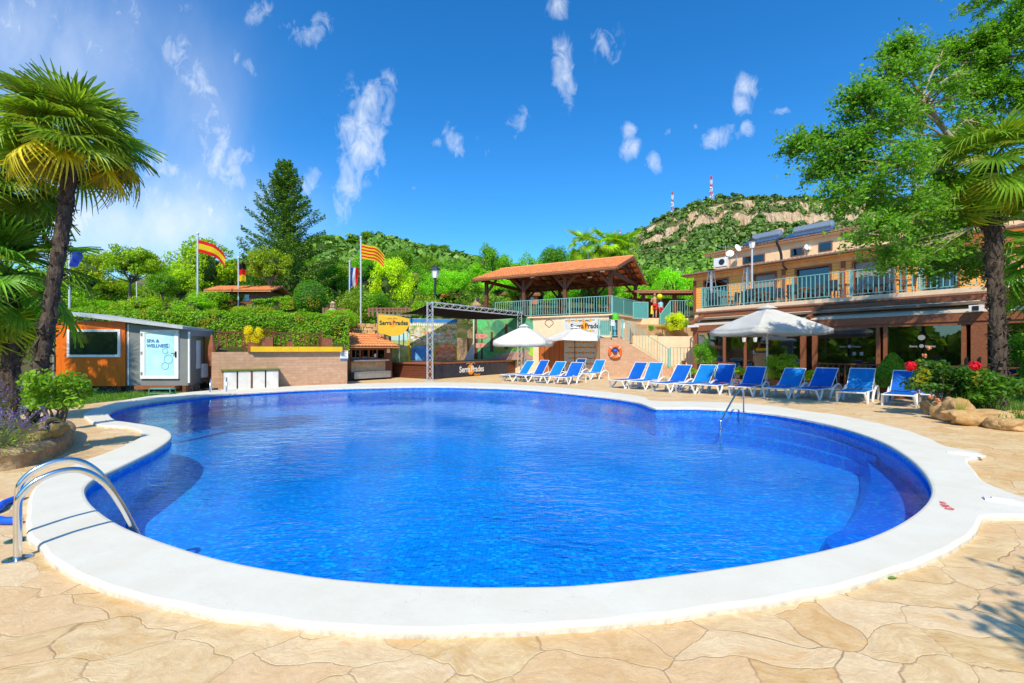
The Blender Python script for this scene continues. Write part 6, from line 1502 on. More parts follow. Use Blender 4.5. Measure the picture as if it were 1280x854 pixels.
p = Vector(((1116-640)/F*15.1, 15.1, 0)); t = thing('plant_pot', 'wooden box pot of the cone shaped conifer', 'pot', p, rang); MB().box((0, 0, .17), (.7, .7, .34)).build('pot_wall', 'wood_red', t); MB().box((0, 0, .35), (.62, .62, .02)).build('soil', 'soil', t)
plant('cone', (p.x, p.y, .33), 1.25, 1.15, 'cone shaped conifer between the two rightmost loungers', 'shrub', None, (1.3, 1.35, .6))
# ------------------------------------------------------------------ rose bed with boulders (right)
bed = [G(u, v) for u, v in [(1168,517),(1200,528),(1240,533),(1262,536),(1290,540),(1400,560)]]+[Vector((17, 12.5, 0)), Vector((15.3, 15.0, 0)), G(1172, 507)]
mb = MB(); mb.prism([(p.x, p.y) for p in bed], 0, .16); bo = mb.build('soil_bed', 'soil'); tag(bo, kind='structure')
grass_patch('bed_grass', [(p.x, p.y) for p in bed], .16, 5000, .12, 'tufty grass growing in the bed behind the ochre boulders')
def boulder(u, v, w, h, label, seed, rz=0, dep=.5):
    p = G(u, v); bm = bmesh.new(); bmesh.ops.create_icosphere(bm, subdivisions=4, radius=1)
    for vt in bm.verts:
        c = vt.co.copy(); q = c+Vector((seed*3.1, 0, 0)); k = 1+.28*mn.fractal(q*1.1, 1, 2, 4)+.03*mn.noise(q*6)
        c = Vector((max(-.80, min(.80, c.x)), max(-.8, min(.8, c.y)), max(-.8, min(.78, c.z))))/.80; c *= k
        vt.co = Vector((c.x*w/2, c.y*dep/2, c.z*h/2+h*.44))
    me = bpy.data.meshes.new('boulder'); bm.to_mesh(me); bm.free(); me.materials.append(M['boulder']); me.shade_smooth()
    o = bpy.data.objects.new('boulder', me); C.objects.link(o); o.location = (p.x, p.y+dep*.35, 0); o.rotation_euler = (0, 0, rz); tag(o, label, 'boulder', 'ochre boulders edging the rose bed')
boulder(1175.5, 519, .42, .42, 'upright rounded ochre boulder at the left end of the rose bed edge', 1, 0, .45)
boulder(1192, 526, .42, .44, 'leaning ochre boulder, second from the left of the bed edge', 2, .2, .45)
boulder(1207, 529, .50, .56, 'tallest round topped ochre boulder, third in the bed edge', 3, .1, .5)
boulder(1232, 533, 1.08, .34, 'long low ochre boulder lying in front of the palm', 4, -.12, .5)
boulder(1257, 538, .30, .22, 'small pale ochre boulder filling the gap before the last pair', 7, 0, .4)
boulder(1274, 539, .52, .24, 'lower ochre boulder at the right edge of the photo', 5, 0, .5)
boulder(1277, 528, .50, .24, 'upper ochre boulder at the right edge of the photo', 6, .3, .5)
# ------------------------------------------------------------------ leafy shrubs near the camera
def leafy(name, label, cat, base, blobs, n, size, mat, color=(1, 1, 1), stems=8, aspect=.45, seed=4, group=None):
    t = thing(name, label, cat, base, 0, group)
    fo = meshobj('foliage', foliage(name+'_leaves', blobs, n, size, seed, aspect, .2, .3), mat, t, tuple(color)+(1,))
    random.seed(seed); f = MB()
    for k in range(stems):
        b = random.choice(blobs); e = Vector(b[:3]); s = Vector((random.uniform(-.05, .05), random.uniform(-.05, .05), 0)); f.tube([s, (s+e)/2+Vector((random.uniform(-.05, .05), random.uniform(-.05, .05), .02)), e, e+Vector((random.uniform(-.1, .1), random.uniform(-.1, .1), b[5]*.8))], [.018, .012, .008, .003], 5)
    f.build('stems', 'bark', t); return t
def flowers(par, pts, r, mat, seed=1, n=60):
    for i, p in enumerate(pts):
        np.random.seed(seed+i); d = np.random.normal(size=(n, 3)); d /= np.linalg.norm(d, axis=1, keepdims=True)
        P = np.array(p)+d*r*(.3+.7*np.random.rand(n, 1)); m = leafmesh('bloom', P, d+np.random.normal(size=(n, 3))*.3, np.full(n, r*.9), .8); meshobj('flower', m, mat, par, (1, 1, 1, 1))
b = G(70, 548, .22)
bl = clumps((0, 0, .72), (.46, .42, .36), 26, .15, 31, -.8)
leafy('green_shrub', 'bright yellow green leafy shrub growing in the stone planter at the left', 'shrub', (b.x, b.y, .22), bl, 2300, .085, 'leaf_shrub', (1, 1, 1), 16, .40, 31)
# curved stone planter
pl_px = [(-60, 592), (-20, 591), (10, 588), (40, 582), (65, 573), (84, 562), (92, 551), (91, 545), (80, 541)]
pc = [G(u, v) for u, v in pl_px]; pc = catmull([Vector((p.x, p.y, 0)) for p in pc], 6, False)
f = MB(); n_ = len(pc); vs = []
off = []
for i, p in enumerate(pc):
    tn = (pc[min(i+1, n_-1)]-pc[max(i-1, 0)]).normalized(); off.append(Vector((-tn.y, tn.x, 0)))
sgn = 1 if off[5].y > 0 else -1
for i, p in enumerate(pc):
    nn = off[i]*sgn
    for (o_, z) in ((-.02, 0), (0, .10), (-.03, .20), (.02, .27), (.12, .30), (.24, .285), (.27, .2), (.27, 0)):
        w = mn.noise(Vector((p.x*4, p.y*4, z*6)))*.03; vs.append(p+nn*(o_+w)+Vector((0, 0, z+w*.4*(z > 0))))
f.add(vs, [(i*8+j, (i+1)*8+j, (i+1)*8+j+1, i*8+j+1) for i in range(n_-1) for j in range(7)]+[tuple(range(8)), tuple(range((n_-1)*8+7, (n_-1)*8-1, -1))])
pw_ = f.build('stone_planter', 'planter_stone', None, True); tag(pw_, 'low curved stone planter wall at the left edge by the steel ladder', 'planter')
P_ = [p+off[i]*sgn*.2 for i, p in enumerate(pc)]
f = MB(); poly = [(p.x, p.y) for p in P_]+[(P_[-1].x-.6, P_[-1].y+.9), (-9.6, 8.6), (-10.5, 6.2)]
tr = tessellate_polygon([[Vector((x, y, 0)) for x, y in poly]]); f.v = [(x, y, .21) for x, y in poly]; f.f = [tuple(a) for a in tr]; tag(f.build('planter_soil', 'soil'), kind='structure')
# hollow mossy trough stone
a = G(12, 556, .3); b2 = G(62, 540, .3)
t = thing('hollow_log', 'mossy hollow stone log lying on the planter wall', 'stone', (a.x+.05, a.y+.05, .22), R(96)); d = b2-a; 
f = MB(); f.tube(smooth_path([(0, 0, .02), (.25, .02, .10), (.55, .05, .16), (.8, .12, .16), (1.0, .2, .10)]), [.03]+[.05]*4+[.09]*5+[.11]*5+[.09]*4+[.04]*2, 12)
for i, v_ in enumerate(f.v): p = Vector(v_); k = mn.noise(p*6)*.035; f.v[i] = (p.x+k, p.y+k, p.z+k)
f.build('log_body', 'log', t, True); f = MB(); f.tube(smooth_path([(.35, -.02, .20), (.5, .08, .30), (.72, .12, .30), (.86, .08, .2)]), .045, 8)
f.build('upper_rim', 'log', t, True); MB().ell((.62, .06, .24), (.14, .06, .05)).build('hollow_shade', 'black', t, True)  # black ellipsoid paints the shade of the hollow
# lavender
def lavender(base, n, hh, label, seed, spread=.45):
    random.seed(seed); np.random.seed(seed); t = thing('lavender', label, 'plant', base, 0, 'lavender clumps in the planter'); st_ = MB(); P = []; N = []
    for k in range(n):
        a = random.uniform(0, 6.28); r = random.uniform(.1, 1)*spread; top = Vector((math.cos(a)*r*1.1, math.sin(a)*r*1.1, hh*random.uniform(.6, 1.1))); s = Vector((math.cos(a)*r*.2, math.sin(a)*r*.2, 0))
        m = (s+top)/2+Vector((0, 0, hh*.1)); st_.tube([s, m, top], .0035, 3, False)
        dr_ = (top-m).normalized()
        for q in range(16): P.append(top+dr_*(q*.0075)+Vector(np.random.normal(size=3)*.008)); N.append(np.random.normal(size=3))
    st_.build('stems', simple('sage_stems', (.16, .24, .10), .8, 0, .2, 5, 0) if 'sage_stems' not in bpy.data.materials else bpy.data.materials['sage_stems'], t)
    meshobj('blooms', leafmesh('blooms', P, N, .022, .8), 'lavender', t, (1, 1, 1, 1))
    k = 500; L_ = np.random.normal(size=(k, 3))*np.array([spread*.5, spread*.5, hh*.22])+np.array([0, 0, hh*.35]); L_[:, 2] = abs(L_[:, 2]); meshobj('leaves', leafmesh('leaves', L_, np.random.normal(size=(k, 3)), .07, .18), 'leaf', t, (1.5, 1.4, 2.2, 1))
a = G(8, 575, .2); lavender((a.x-.50, a.y+.30, .2), 80, .50, 'purple lavender clump at the left edge, nearest the camera in the planter', 5)
a = G(25, 545, .2); lavender((a.x-.95, a.y+.3, .2), 70, .72, 'taller lavender clump at the left edge behind the mossy stone', 6)
# rose bushes on the right
a = G(1200, 516, .16); bl = clumps((0, 0, .70), (.72, .5, .55), 24, .20, 41, -.9)
rb = leafy('rose_bush', 'rose bush with one big red bloom behind the boulders, left of the palm', 'shrub', (a.x, a.y+.5, .16), bl, 3600, .09, 'leaf', (.28, .50, .72), 14, .6, 41)
flowers(rb, [(-.95, -.3, 1.05)], .11, 'rose', 3, 140); flowers(rb, [(-.62, -.45, .35), (-.50, -.5, .28), (-.25, 0, 1.48), (-.45, -.1, 1.3)], .055, 'pale_rose', 9)
a = G(1228, 514, .16); bl = clumps((0, 0, .55), (.6, .4, .4), 20, .18, 43, -.9)
bb = leafy('blue_flower_bush', 'dark bush sprinkled with small blue flowers in front of the right palm trunk', 'shrub', (a.x-.05, a.y+.6, .16), bl, 2400, .08, 'leaf', (.25, .42, .70), 10, .6, 43)
random.seed(4); flowers(bb, [(random.uniform(-.6, .4), -.42+random.uniform(-.1, .1), random.uniform(.15, .8)) for k in range(16)], .035, 'blue_flower', 5, 24)
flowers(bb, [(.28, -.5, .28)], .08, 'flag_white' if False else 'pale_rose', 8, 40)
a = G(1266, 522, .16); bl = clumps((0, 0, .55), (.62, .5, .45), 22, .2, 47, -.9)
rc = leafy('rose_bush', 'low rose bush with a red bloom at the right edge beside the palm', 'shrub', (a.x, a.y+.5, .16), bl, 3000, .09, 'leaf', (.45, .7, .6), 10, .6, 47); flowers(rc, [(-.55, -.25, 1.08)], .10, 'rose', 13, 120)
p = Vector(((1300-640)/F*13.2, 13.2, .16)); bl = clumps((0, 0, 1.15), (.75, .6, 1.1), 30, .24, 48, -.95)
leafy('tall_shrub', 'tall bright green shrub at the right edge behind the boulders', 'shrub', p, bl, 5200, .085, 'leaf_shrub', (.75, .95, 1.0), 10, .5, 48)
a = G(1222, 524, .16); t = thing('sword_plant', 'small clump of upright narrow leaves between boulders and palm', 'plant', (a.x, a.y+.35, .16)); f = MB()
for k in range(26): an_ = k*2.4; L_ = .35+.1*(k % 3); f.add([(0, 0, 0), (.012*math.cos(an_+1.5), .012*math.sin(an_+1.5), 0), (L_*.35*math.cos(an_), L_*.35*math.sin(an_), L_)], [(0, 1, 2)])
f.build('leaf_blades', 'leaf_shrub', t)
# ------------------------------------------------------------------ fan palms
def fan_leaf(name, nseg=34, span=R(215), R0=.95, droop=.45, seed=0):
    random.seed(seed); vs = []; fs = []
    for i in range(nseg):
        a = -span/2+span*i/(nseg-1)+random.uniform(-.015, .015); L = R0*(1-.22*abs(i/(nseg-1)-.5)*2)*random.uniform(.92, 1.05)
        w = .037*random.uniform(.85, 1.15); K = 5; o = len(vs); dz = droop*random.uniform(.5, 1.5)
        for k in range(K+1):
            t = k/K; r = L*t; ww = w*(.35+1.1*t if t < .45 else (1.0-t)*1.45+.10)*(1 if t > .02 else .3)
            fall = -dz*max(0, t-.45)**1.7*2.0*L; cup = .10*math.sin(a)*0
            x = math.cos(a)*r*(1-.12*max(0, t-.5)*dz*2); y = math.sin(a)*r*(1-.12*max(0, t-.5)*dz*2); z = fall+.12*L*(1-math.cos(a))*t
            px_, py_ = -math.sin(a), math.cos(a)
            vs += [(x+px_*ww, y+py_*ww, z+.012), (x, y, z-.012), (x-px_*ww, y-py_*ww, z+.012)]
        for k in range(K):
            b = o+k*3; fs += [(b, b+1, b+4, b+3), (b+1, b+2, b+5, b+4)]
    me = bpy.data.meshes.new(name); me.from_pydata(vs, [], fs); me.materials.append(M['leaf_palm']); return me
FL = [fan_leaf('fan_leaf', 27, R(205), .98, .32, 1), fan_leaf('fan_leaf', 25, R(190), .92, .65, 2), fan_leaf('fan_leaf', 28, R(225), 1.0, .2, 3)]
def petiole(L, droop):
    mb = MB(); pts = [Vector((L*t, 0, -droop*t*t*L)) for t in np.linspace(0, 1, 6)]; mb.tube(pts, [.022, .018, .014, .012, .010, .009], 5, False); return mb, pts
def palm(label, path, r0, r1, n, size, seed, group='fan palms around the pool', petl=.9, low=-1.0, stubs=1.0, asp=None, hang=.3, color=(1, 1, 1)):
    """path = list of trunk points (world)"""
    random.seed(seed); base = Vector(path[0]); t = thing('fan_palm', label, 'palm tree', base, 0, group)
    pts = catmull([Vector(p)-base for p in path], 8, False); k = len(pts); f = MB()
    f.tube(pts, [r0+(r1-r0)*i/(k-1)+.012*math.sin(i*2.1) for i in range(k)], 14)
    # cut leaf bases and fibre tufts all round the trunk
    st_ = MB(); Ltot = sum((pts[i+1]-pts[i]).length for i in range(k-1)); m = int(Ltot*48*stubs)
    for q in range(m):
        f_ = random.random()*(k-1.001); i = int(f_); p = pts[i].lerp(pts[i+1], f_-i); tn = (pts[i+1]-pts[i]).normalized(); a = q*2.4; rr_ = r0+(r1-r0)*f_/(k-1)
        o_ = Vector((math.cos(a), math.sin(a), 0)); o_ = (o_-tn*o_.dot(tn)).normalized(); s = p+o_*rr_*.85; e = s+o_*random.uniform(.05, .13)+tn*random.uniform(.02, .16)
        if random.random() < .35: e = s+o_*random.uniform(.03, .09)-tn*random.uniform(.05, .22)
        st_.bar(s, e, random.uniform(.02, .06), .012, tuple(o_))
    f.add(st_.v, st_.f); f.build('trunk', 'palm_bark', t)
    top = pts[-1]
    for q in range(n):
        z = q/(n-1); az = q*2.39996+random.uniform(-.2, .2); el = R(82)+(R(-52)-R(82))*(z**1.0)*(-low)+random.uniform(-.12, .12)
        pl_ = petl*random.uniform(.75, 1.15)*(1.0 if z > .15 else .6); mb, pp = petiole(pl_, .10+.25*z)
        Mx_ = Matrix.Translation(top+Vector((0, 0, -.25*z+.05))) @ Matrix.Rotation(az, 4, 'Z') @ Matrix.Rotation(-el, 4, 'Y')
        mb.v = [tuple(Mx_ @ Vector(v)) for v in mb.v]; po = mb.build('leaf_stalk', 'leaf_palm', t, color=(1.2, 1.2, .9, 1))
        tip = pp[-1]; tn = (pp[-1]-pp[-2]).normalized(); pitch = math.atan2(tn.z, tn.x)
        L_ = bpy.data.objects.new('fan_leaf', FL[random.choice((0, 0, 1, 1, 2)) if z > .25 else 2]); C.objects.link(L_); L_.parent = t
        s_ = size*random.uniform(.85, 1.12)
        L_.matrix_local = Mx_ @ Matrix.Translation(tip) @ Matrix.Rotation(-pitch+random.uniform(.05, .35)+hang*z, 4, 'Y') @ Matrix.Rotation(random.uniform(-.35, .35), 4, 'X') @ Matrix.Scale(s_, 4)
        v_ = random.uniform(.75, 1.3); yel = 1.0+(2.2 if (z > .88 and random.random() < .7) else random.uniform(0, .5)); L_.color = (v_*yel*color[0], v_*(1+.2*(yel-1))*color[1], v_*.9*color[2], 1)
    return t
Ya = 8.6
palm('tall leaning fan palm at the left with its dark trunk beside the orange cabin wall', [W(36, 556, Ya)-Vector((0, 0, .1)), W(46, 490, Ya), W(56, 430, Ya), W(68, 350, Ya), W(78, 290, Ya+.1), W(86, 225, Ya+.1), W(88, 172, Ya)], .10, .115, 56, .80, 3, petl=.62, stubs=.8, low=-.68, hang=.0, color=(1.25, 1.2, 1.1))
Yb = 9.4
palm('fan palm at the far left edge whose drooping crown overlaps the leaning palm', [Vector(((-40-640)/F*Yb, Yb, 0)), W(-35, 400, Yb), W(-25, 300, Yb), W(-8, 225, Yb)], .16, .15, 50, .90, 8, petl=.75, color=(1.3, 1.15, .9))
Yb2 = 11.6  # extra palm out of view, put in to dapple the orange wall
palm('unseen fan palm added beyond the left edge to throw dappled shade on the orange cabin wall', [Vector((-16.2, Yb2, 0)), Vector((-16.2, Yb2, 2)), Vector((-16.1, Yb2, 4)), Vector((-16.0, Yb2, 6.3))], .16, .16, 34, .9, 9, petl=.9)
Yd = 9.6
palm('low fan palm with a short shaggy trunk at the left edge before the olive fence', [Vector(((12-640)/F*Yd, Yd, .0)), W(14, 460, Yd), W(17, 415, Yd), W(8, 345, Yd)], .15, .15, 34, .95, 12, petl=.85, color=(.95, 1.25, 1.2))
Ye = 11.0
palm('thick trunked fan palm at the right standing in the rose bed before the veranda', [Vector(((1249-640)/F*Ye, Ye, .1)), W(1248, 420, Ye), W(1243, 330, Ye), W(1240, 270, Ye), W(1238, 205, Ye)], .135, .165, 40, .88, 17, petl=.78, stubs=1.8, color=(1.25, 1.3, 1.1))
Yf2 = 11.0
palm('partly hidden fan palm with low fronds entering at the right edge of the photo', [Vector(((1335-640)/F*Yf2, Yf2, .0)), W(1338, 400, Yf2), W(1335, 320, Yf2)], .2, .2, 30, .95, 23, petl=.9, color=(.9, 1.35, 1.1))
for u, v, l, s_ in ((731, 302, 'small fan palm above the pavilion roof, the left one', 31), (760, 302, 'small fan palm above the pavilion roof, the right one', 32), (776, 306, 'small dark fan palm at the pavilion ridge end, behind the right one', 33)):
    palm(l, [W(u, 345, 43), W(u, 325, 43), W(u, v+6, 43)], .22, .2, 26, 1.25, s_, 'fan palms behind the pavilion', petl=1.2, stubs=.3, color=(2.1, 2.0, .9))
# ------------------------------------------------------------------ big leafy tree at the right
def limb_tree(name, label, base, trunk, blobs, nl, ls, mat, color, seed, tr=.22, bark='bark', asp=.55):
    random.seed(seed); t = thing(name, label, 'tree', base); f = MB(); base = Vector(base)
    tp = [Vector(p)-base for p in trunk]; path = catmull(tp, 6, False); f.tube(path, [tr*(1-.55*i/(len(path)-1)) for i in range(len(path))], 10); f.build('trunk', bark, t, True)
    LP = []; f = MB(); br_n = 0
    for b in blobs:
        c = Vector(b[:3])-base; r = Vector(b[3:6]); st0 = min(path[len(path)//3:], key=lambda p: (p-c).length+.6*abs(p.z-c.z+1.0))
        md = st0.lerp(c, .5)+Vector((random.uniform(-.2, .2), random.uniform(-.2, .2), .25)); P = catmull([st0, md, c], 5, False); f.tube(P, [tr*.28*(1-.75*i/(len(P)-1)) for i in range(len(P))], 6)
        for q in range(26):
            d = Vector((random.gauss(0, 1), random.gauss(0, 1), random.gauss(0, .8))).normalized(); o = P[random.randrange(len(P)//2, len(P))]; e = c+Vector((d.x*r.x, d.y*r.y, d.z*r.z))*random.uniform(.65, 1.1); md = o.lerp(e, .55)+Vector((0, 0, random.uniform(0, .15))); f.tube([o, md, e], [.022, .012, .004], 4, False)
            for w in range(7):
                t_ = random.uniform(.35, 1); p = (o.lerp(md, t_*2) if t_ < .5 else md.lerp(e, t_*2-1)); dd_ = Vector((random.gauss(0, 1), random.gauss(0, 1), random.gauss(0, .7))).normalized()*random.uniform(.25, .55); LP.append((p, p+dd_))
    f.build('branches', bark, t)
    np.random.seed(seed); k = np.random.randint(0, len(LP), nl); A = np.array([tuple(p[0]) for p in LP])[k]; B = np.array([tuple(p[1]) for p in LP])[k]; tt_ = np.random.rand(nl, 1); Pp = A+(B-A)*tt_+np.random.normal(size=(nl, 3))*.045; Pp[:, 2] -= .05*np.random.rand(nl)
    N = np.random.normal(size=(nl, 3))*.6; N[:, 2] += .8; N[:, 1] -= .25
    meshobj('crown', leafmesh(name+'_leaves', Pp, N, ls*(.6+.8*np.random.rand(nl)), asp), mat, t, tuple(color)+(1,)); return t
def Bp(u, v, Y, ru, rv, ry=None):
    Y = Y+.35-(2.0 if u < 1110 else (1.0 if u < 1140 else 0))+(1.8 if u >= 1175 and Y > 10 else 0)+(3.0 if Y < 10 else 0)
    p = W(u, v, Y); return (p.x, p.y, p.z, ru/F*Y, ry or ru/F*Y, rv/F*Y)
bls = [Bp(1120, 90, 12, 45, 30), Bp(1160, 135, 11.6, 55, 38), Bp(1090, 150, 12.2, 45, 32), Bp(1045, 190, 12.6, 42, 28), Bp(1105, 205, 11.8, 52, 36), Bp(1020, 215, 12.8, 26, 18), Bp(1180, 200, 11.4, 50, 36), Bp(1060, 245, 12.2, 45, 26), Bp(1130, 260, 11.6, 50, 32), Bp(1085, 292, 11.8, 42, 20), Bp(1150, 305, 11.4, 42, 24), Bp(1195, 275, 11.2, 40, 36), Bp(1120, 325, 11.4, 36, 16), Bp(1175, 335, 11.2, 40, 22), Bp(1208, 95, 11.6, 34, 34), Bp(1125, 60, 12, 14, 12), Bp(1215, 330, 11.2, 26, 22), Bp(1185, 65, 11.8, 20, 16), Bp(1075, 120, 12.2, 22, 16), Bp(1225, 160, 11.2, 30, 40), Bp(995, 182, 13, 14, 8), Bp(1160, 250, 11.8, 60, 40)]
limb_tree('elm_tree', 'large airy bright green tree spreading over the hotel at the right', (15.2, 11.4, 0), [(15.2, 11.4, 0), (15.1, 11.4, 2.2), (14.3, 11.5, 3.8), (13.0, 11.7, 5.2), (11.9, 11.9, 6.6), (10.8, 12.0, 8.2)], bls, 78000, .085, 'leaf_tree', (1, 1, 1), 61, .13, 'bark_pale')
bls = [Bp(1262, 30, 9.5, 36, 26), Bp(1245, 75, 9.5, 36, 28), Bp(1275, 115, 9.3, 30, 26), Bp(1225, 50, 9.7, 20, 14), Bp(1310, 40, 9.2, 60, 60), Bp(1320, 120, 9.2, 60, 50), Bp(1280, -30, 9.2, 70, 50), Bp(1230, 110, 9.6, 22, 14)]
limb_tree('elm_tree', 'darker green tree whose branches enter at the top right corner', (17.2, 12.4, 0), [(17.2, 12.4, 0), (17.1, 12.4, 3), (16.2, 12.5, 6.5), (15.0, 12.5, 10.0)], bls, 34000, .085, 'leaf_tree', (1, 1, .9), 67, .2, 'bark_pale')
# tree behind the camera at the right that shades the lower right corner of the paving
bls = [(2.55, -1.42, 4.0, .34, .26, .22), (3.15, -1.35, 4.2, .5, .4, .3), (3.6, -1.1, 4.3, .5, .4, .3)]
limb_tree('elm_tree', 'tree beside the camera whose shade falls on the lower right paving', (5.2, -1.6, 0), [(5.2, -1.6, 0), (5.1, -1.6, 2.2), (4.6, -1.5, 3.4), (4.4, -1.4, 4.4)], bls, 5000, .09, 'leaf_tree', (1, 1, 1), 71, .12, 'bark_pale')
# ------------------------------------------------------------------ hedge
def hedge(label, pts, w, h, n, ls, color, seed=2, name='hedge', grp=None):
    np.random.seed(seed); t = thing(name, label, 'hedge', pts[0], 0, grp); o = Vector(pts[0]); segs = [Vector(p)-o for p in pts]; P = []; N = []
    Ls = [(segs[i+1]-segs[i]).length for i in range(len(segs)-1)]; tot = sum(Ls); core = MB()
    for i, L in enumerate(Ls):
        m = int(n*L/tot); a, b = segs[i], segs[i+1]; d = (b-a); d2 = Vector((d.x, d.y, 0)).normalized(); s = Vector((-d2.y, d2.x, 0))
        for q in range(m):
            r = random.random(); tt = random.uniform(-.04, 1.04); wob = .34*mn.noise(Vector(((a+(b-a)*tt).x*1.3, i, 2)))
            if r < .5: p = a+d*tt-s*(w/2*random.uniform(.86, 1.06))+Vector((0, 0, h*random.random())); nn = -s
            elif r < .85: p = a+d*tt+s*random.uniform(-w/2, w/2)+Vector((0, 0, h*random.uniform(.93, 1.05)+wob)); nn = Vector((0, 0, 1))
            else: p = a+d*tt+s*(w/2)+Vector((0, 0, h*random.random())); nn = s
            dn = .30*mn.noise(p*1.1)+.07*mn.noise(p*5); p = p+nn*dn; P.append(tuple(p)); N.append(tuple(nn+Vector((random.gauss(0, .8), random.gauss(0, .8), random.gauss(.3, .8)))))
        core.bar(a-d*.04+Vector((0, 0, h*.47)), b+d*.04+Vector((0, 0, h*.47)), w*.80, h*.90)  # solid dark bar fills the hedge as its inner shade
    core.build('dark_core', 'leaf_core', t); meshobj('foliage', leafmesh('hedge_leaves', P, N, ls*(.7+.6*np.random.rand(len(P))), .65), 'leaf', t, tuple(color)+(1,)); return t
hp = [W(60, 430, 19.6), W(200, 428, 20.6), W(320, 424, 21.6), W(432, 424, 23.0)]
for p in hp: p.z = 1.38
hedge('long clipped dark green hedge above the block wall and cabin', hp, 1.5, 1.90, 34000, .095, (1.25, 1.45, .8))
hedge('lower light green hedge strip in front of the garden trees', [W(318, 391, 25.5), W(362, 388, 26.5)], 1.3, .7, 3500, .12, (1.3, 1.5, .8), 9)
# ------------------------------------------------------------------ garden trees, left to right
G1 = [ # u, vtop, Y, width px, kind, colour, label, var
 (38, 325, 24, 110, 'round', (1.5, 1.7, .8), 'leafy green tree behind the leaning palm trunk at the left', 0, 'tree'),
 (105, 307, 32, 70, 'round', (2.6, 2.1, .7), 'yellow flowering rounded tree left of the umbrella shaped tree', 1, 'tree'),
 (60, 348, 27, 90, 'round', (1.7, 1.9, .8), 'bright green bushy tree right behind the cabin roof', 2, 'tree'),
 (163, 301, 30, 68, 'lollipop', (1.6, 1.5, .6), 'umbrella shaped olive green tree with bare pale trunk above the cabin', 0, 'tree'),
 (203, 340, 29, 42, 'lollipop', (.9, 1.25, .7), 'small dark round clipped tree right of the umbrella shaped tree', 1, 'tree'),
 (140, 340, 36, 60, 'wide', (2.0, 1.8, .7), 'yellow green tree filling the gap behind the umbrella shaped tree', 0, 'tree'),
 (215, 325, 40, 70, 'wide', (1.4, 1.8, .7), 'plain green tree between the two yellow topped trees', 1, 'tree'),
 (252, 294, 34, 84, 'round', (1.9, 1.7, .7), 'large yellow green tree behind the spanish flag pole', 2, 'tree'),
 (225, 330, 32, 50, 'round', (2.6, 2.3, 1.0), 'pale yellow tree at the foot of the spanish flag pole', 0, 'tree'),
 (283, 330, 42, 60, 'wide', (1.2, 1.6, .7), 'green tree behind the german flag pole', 2, 'tree'),
 (337, 307, 31, 60, 'lollipop', (2.0, 1.7, .7), 'slender yellow green tree with forked pale trunk before the conifer', 2, 'tree'),
 (388, 348, 28, 43, 'egg', (.55, 1.0, .55), 'smooth egg shaped clipped bush', 0, 'bush'),
 (442, 355, 28, 40, 'bush', (1.7, 1.6, .9), 'rounded bush with reddish tips below the catalan flag pole', 1, 'bush'),
 (489, 317, 34, 62, 'round', (3.0, 2.4, .6), 'golden yellow round tree right of the catalan flag', 1, 'tree'),
 (470, 360, 30, 50, 'bush', (1.2, 1.5, .8), 'green bush below the golden yellow tree', 2, 'bush'),
 (531, 357, 30, 36, 'bush', (1.9, 2.1, .7), 'ball shaped light green bush left of the garden lamp', 0, 'bush'),
 (545, 337, 38, 44, 'wide', (1.5, 2.2, .8), 'fresh green spreading tree at the garden lamp', 0, 'tree'),
 (570, 335, 40, 40, 'wide', (1.5, 2.1, .7), 'fresh green spreading tree right of the garden lamp', 1, 'tree'),
 (420, 325, 42, 60, 'round', (1.1, 1.4, .7), 'dark green tree between conifer and catalan flag', 0, 'tree'),
 (395, 320, 48, 60, 'wide', (1.3, 1.5, .7), 'mid green tree right behind the conifer', 2, 'tree'),
 (318, 350, 36, 46, 'bush', (1.0, 1.2, .7), 'dark shrub behind the red roofed hut', 1, 'bush'),
 (272, 360, 30, 60, 'bush', (1.8, 2.0, .8), 'bright green shrub left of the red roofed hut', 2, 'bush'),
 (310, 376, 27, 36, 'bush', (2.3, 1.9, .7), 'yellowish shrub in front of the red roofed hut', 0, 'bush'),
 (245, 366, 27, 50, 'bush', (1.6, 1.9, .8), 'green shrub around the base of the spanish flag pole', 1, 'bush'),
 (180, 364, 27, 50, 'bush', (2.0, 1.9, .8), 'yellow green shrub under the umbrella shaped tree', 0, 'bush'),
 (120, 370, 26, 60, 'bush', (1.5, 1.9, .8), 'green shrub directly above the cabin roof', 2, 'bush'),
 (500, 376, 29, 40, 'bush', (1.1, 1.5, .8), 'low dark bush behind the wooden picket fence', 1, 'bush'),
 (355, 370, 30, 46, 'bush', (1.0, 1.1, .7), 'brownish green shrub at the foot of the conifer', 1, 'bush'),
 (425, 383, 25, 46, 'bush', (1.5, 1.8, .7), 'light green shrub spilling over the hedge end by the stone wall', 2, 'bush'),
]
for (u, vt, Y, w, kd, col, lab, var, cat) in G1:
    kq = random.choice((.75, .9, 1.0)); o = tree_px(u, vt, Y, w, kd, (col[0]*kq, col[1]*kq, col[2]*kq), lab, var, None, cat)
    if 'pale' in lab and 'trunk' in lab:
        pass
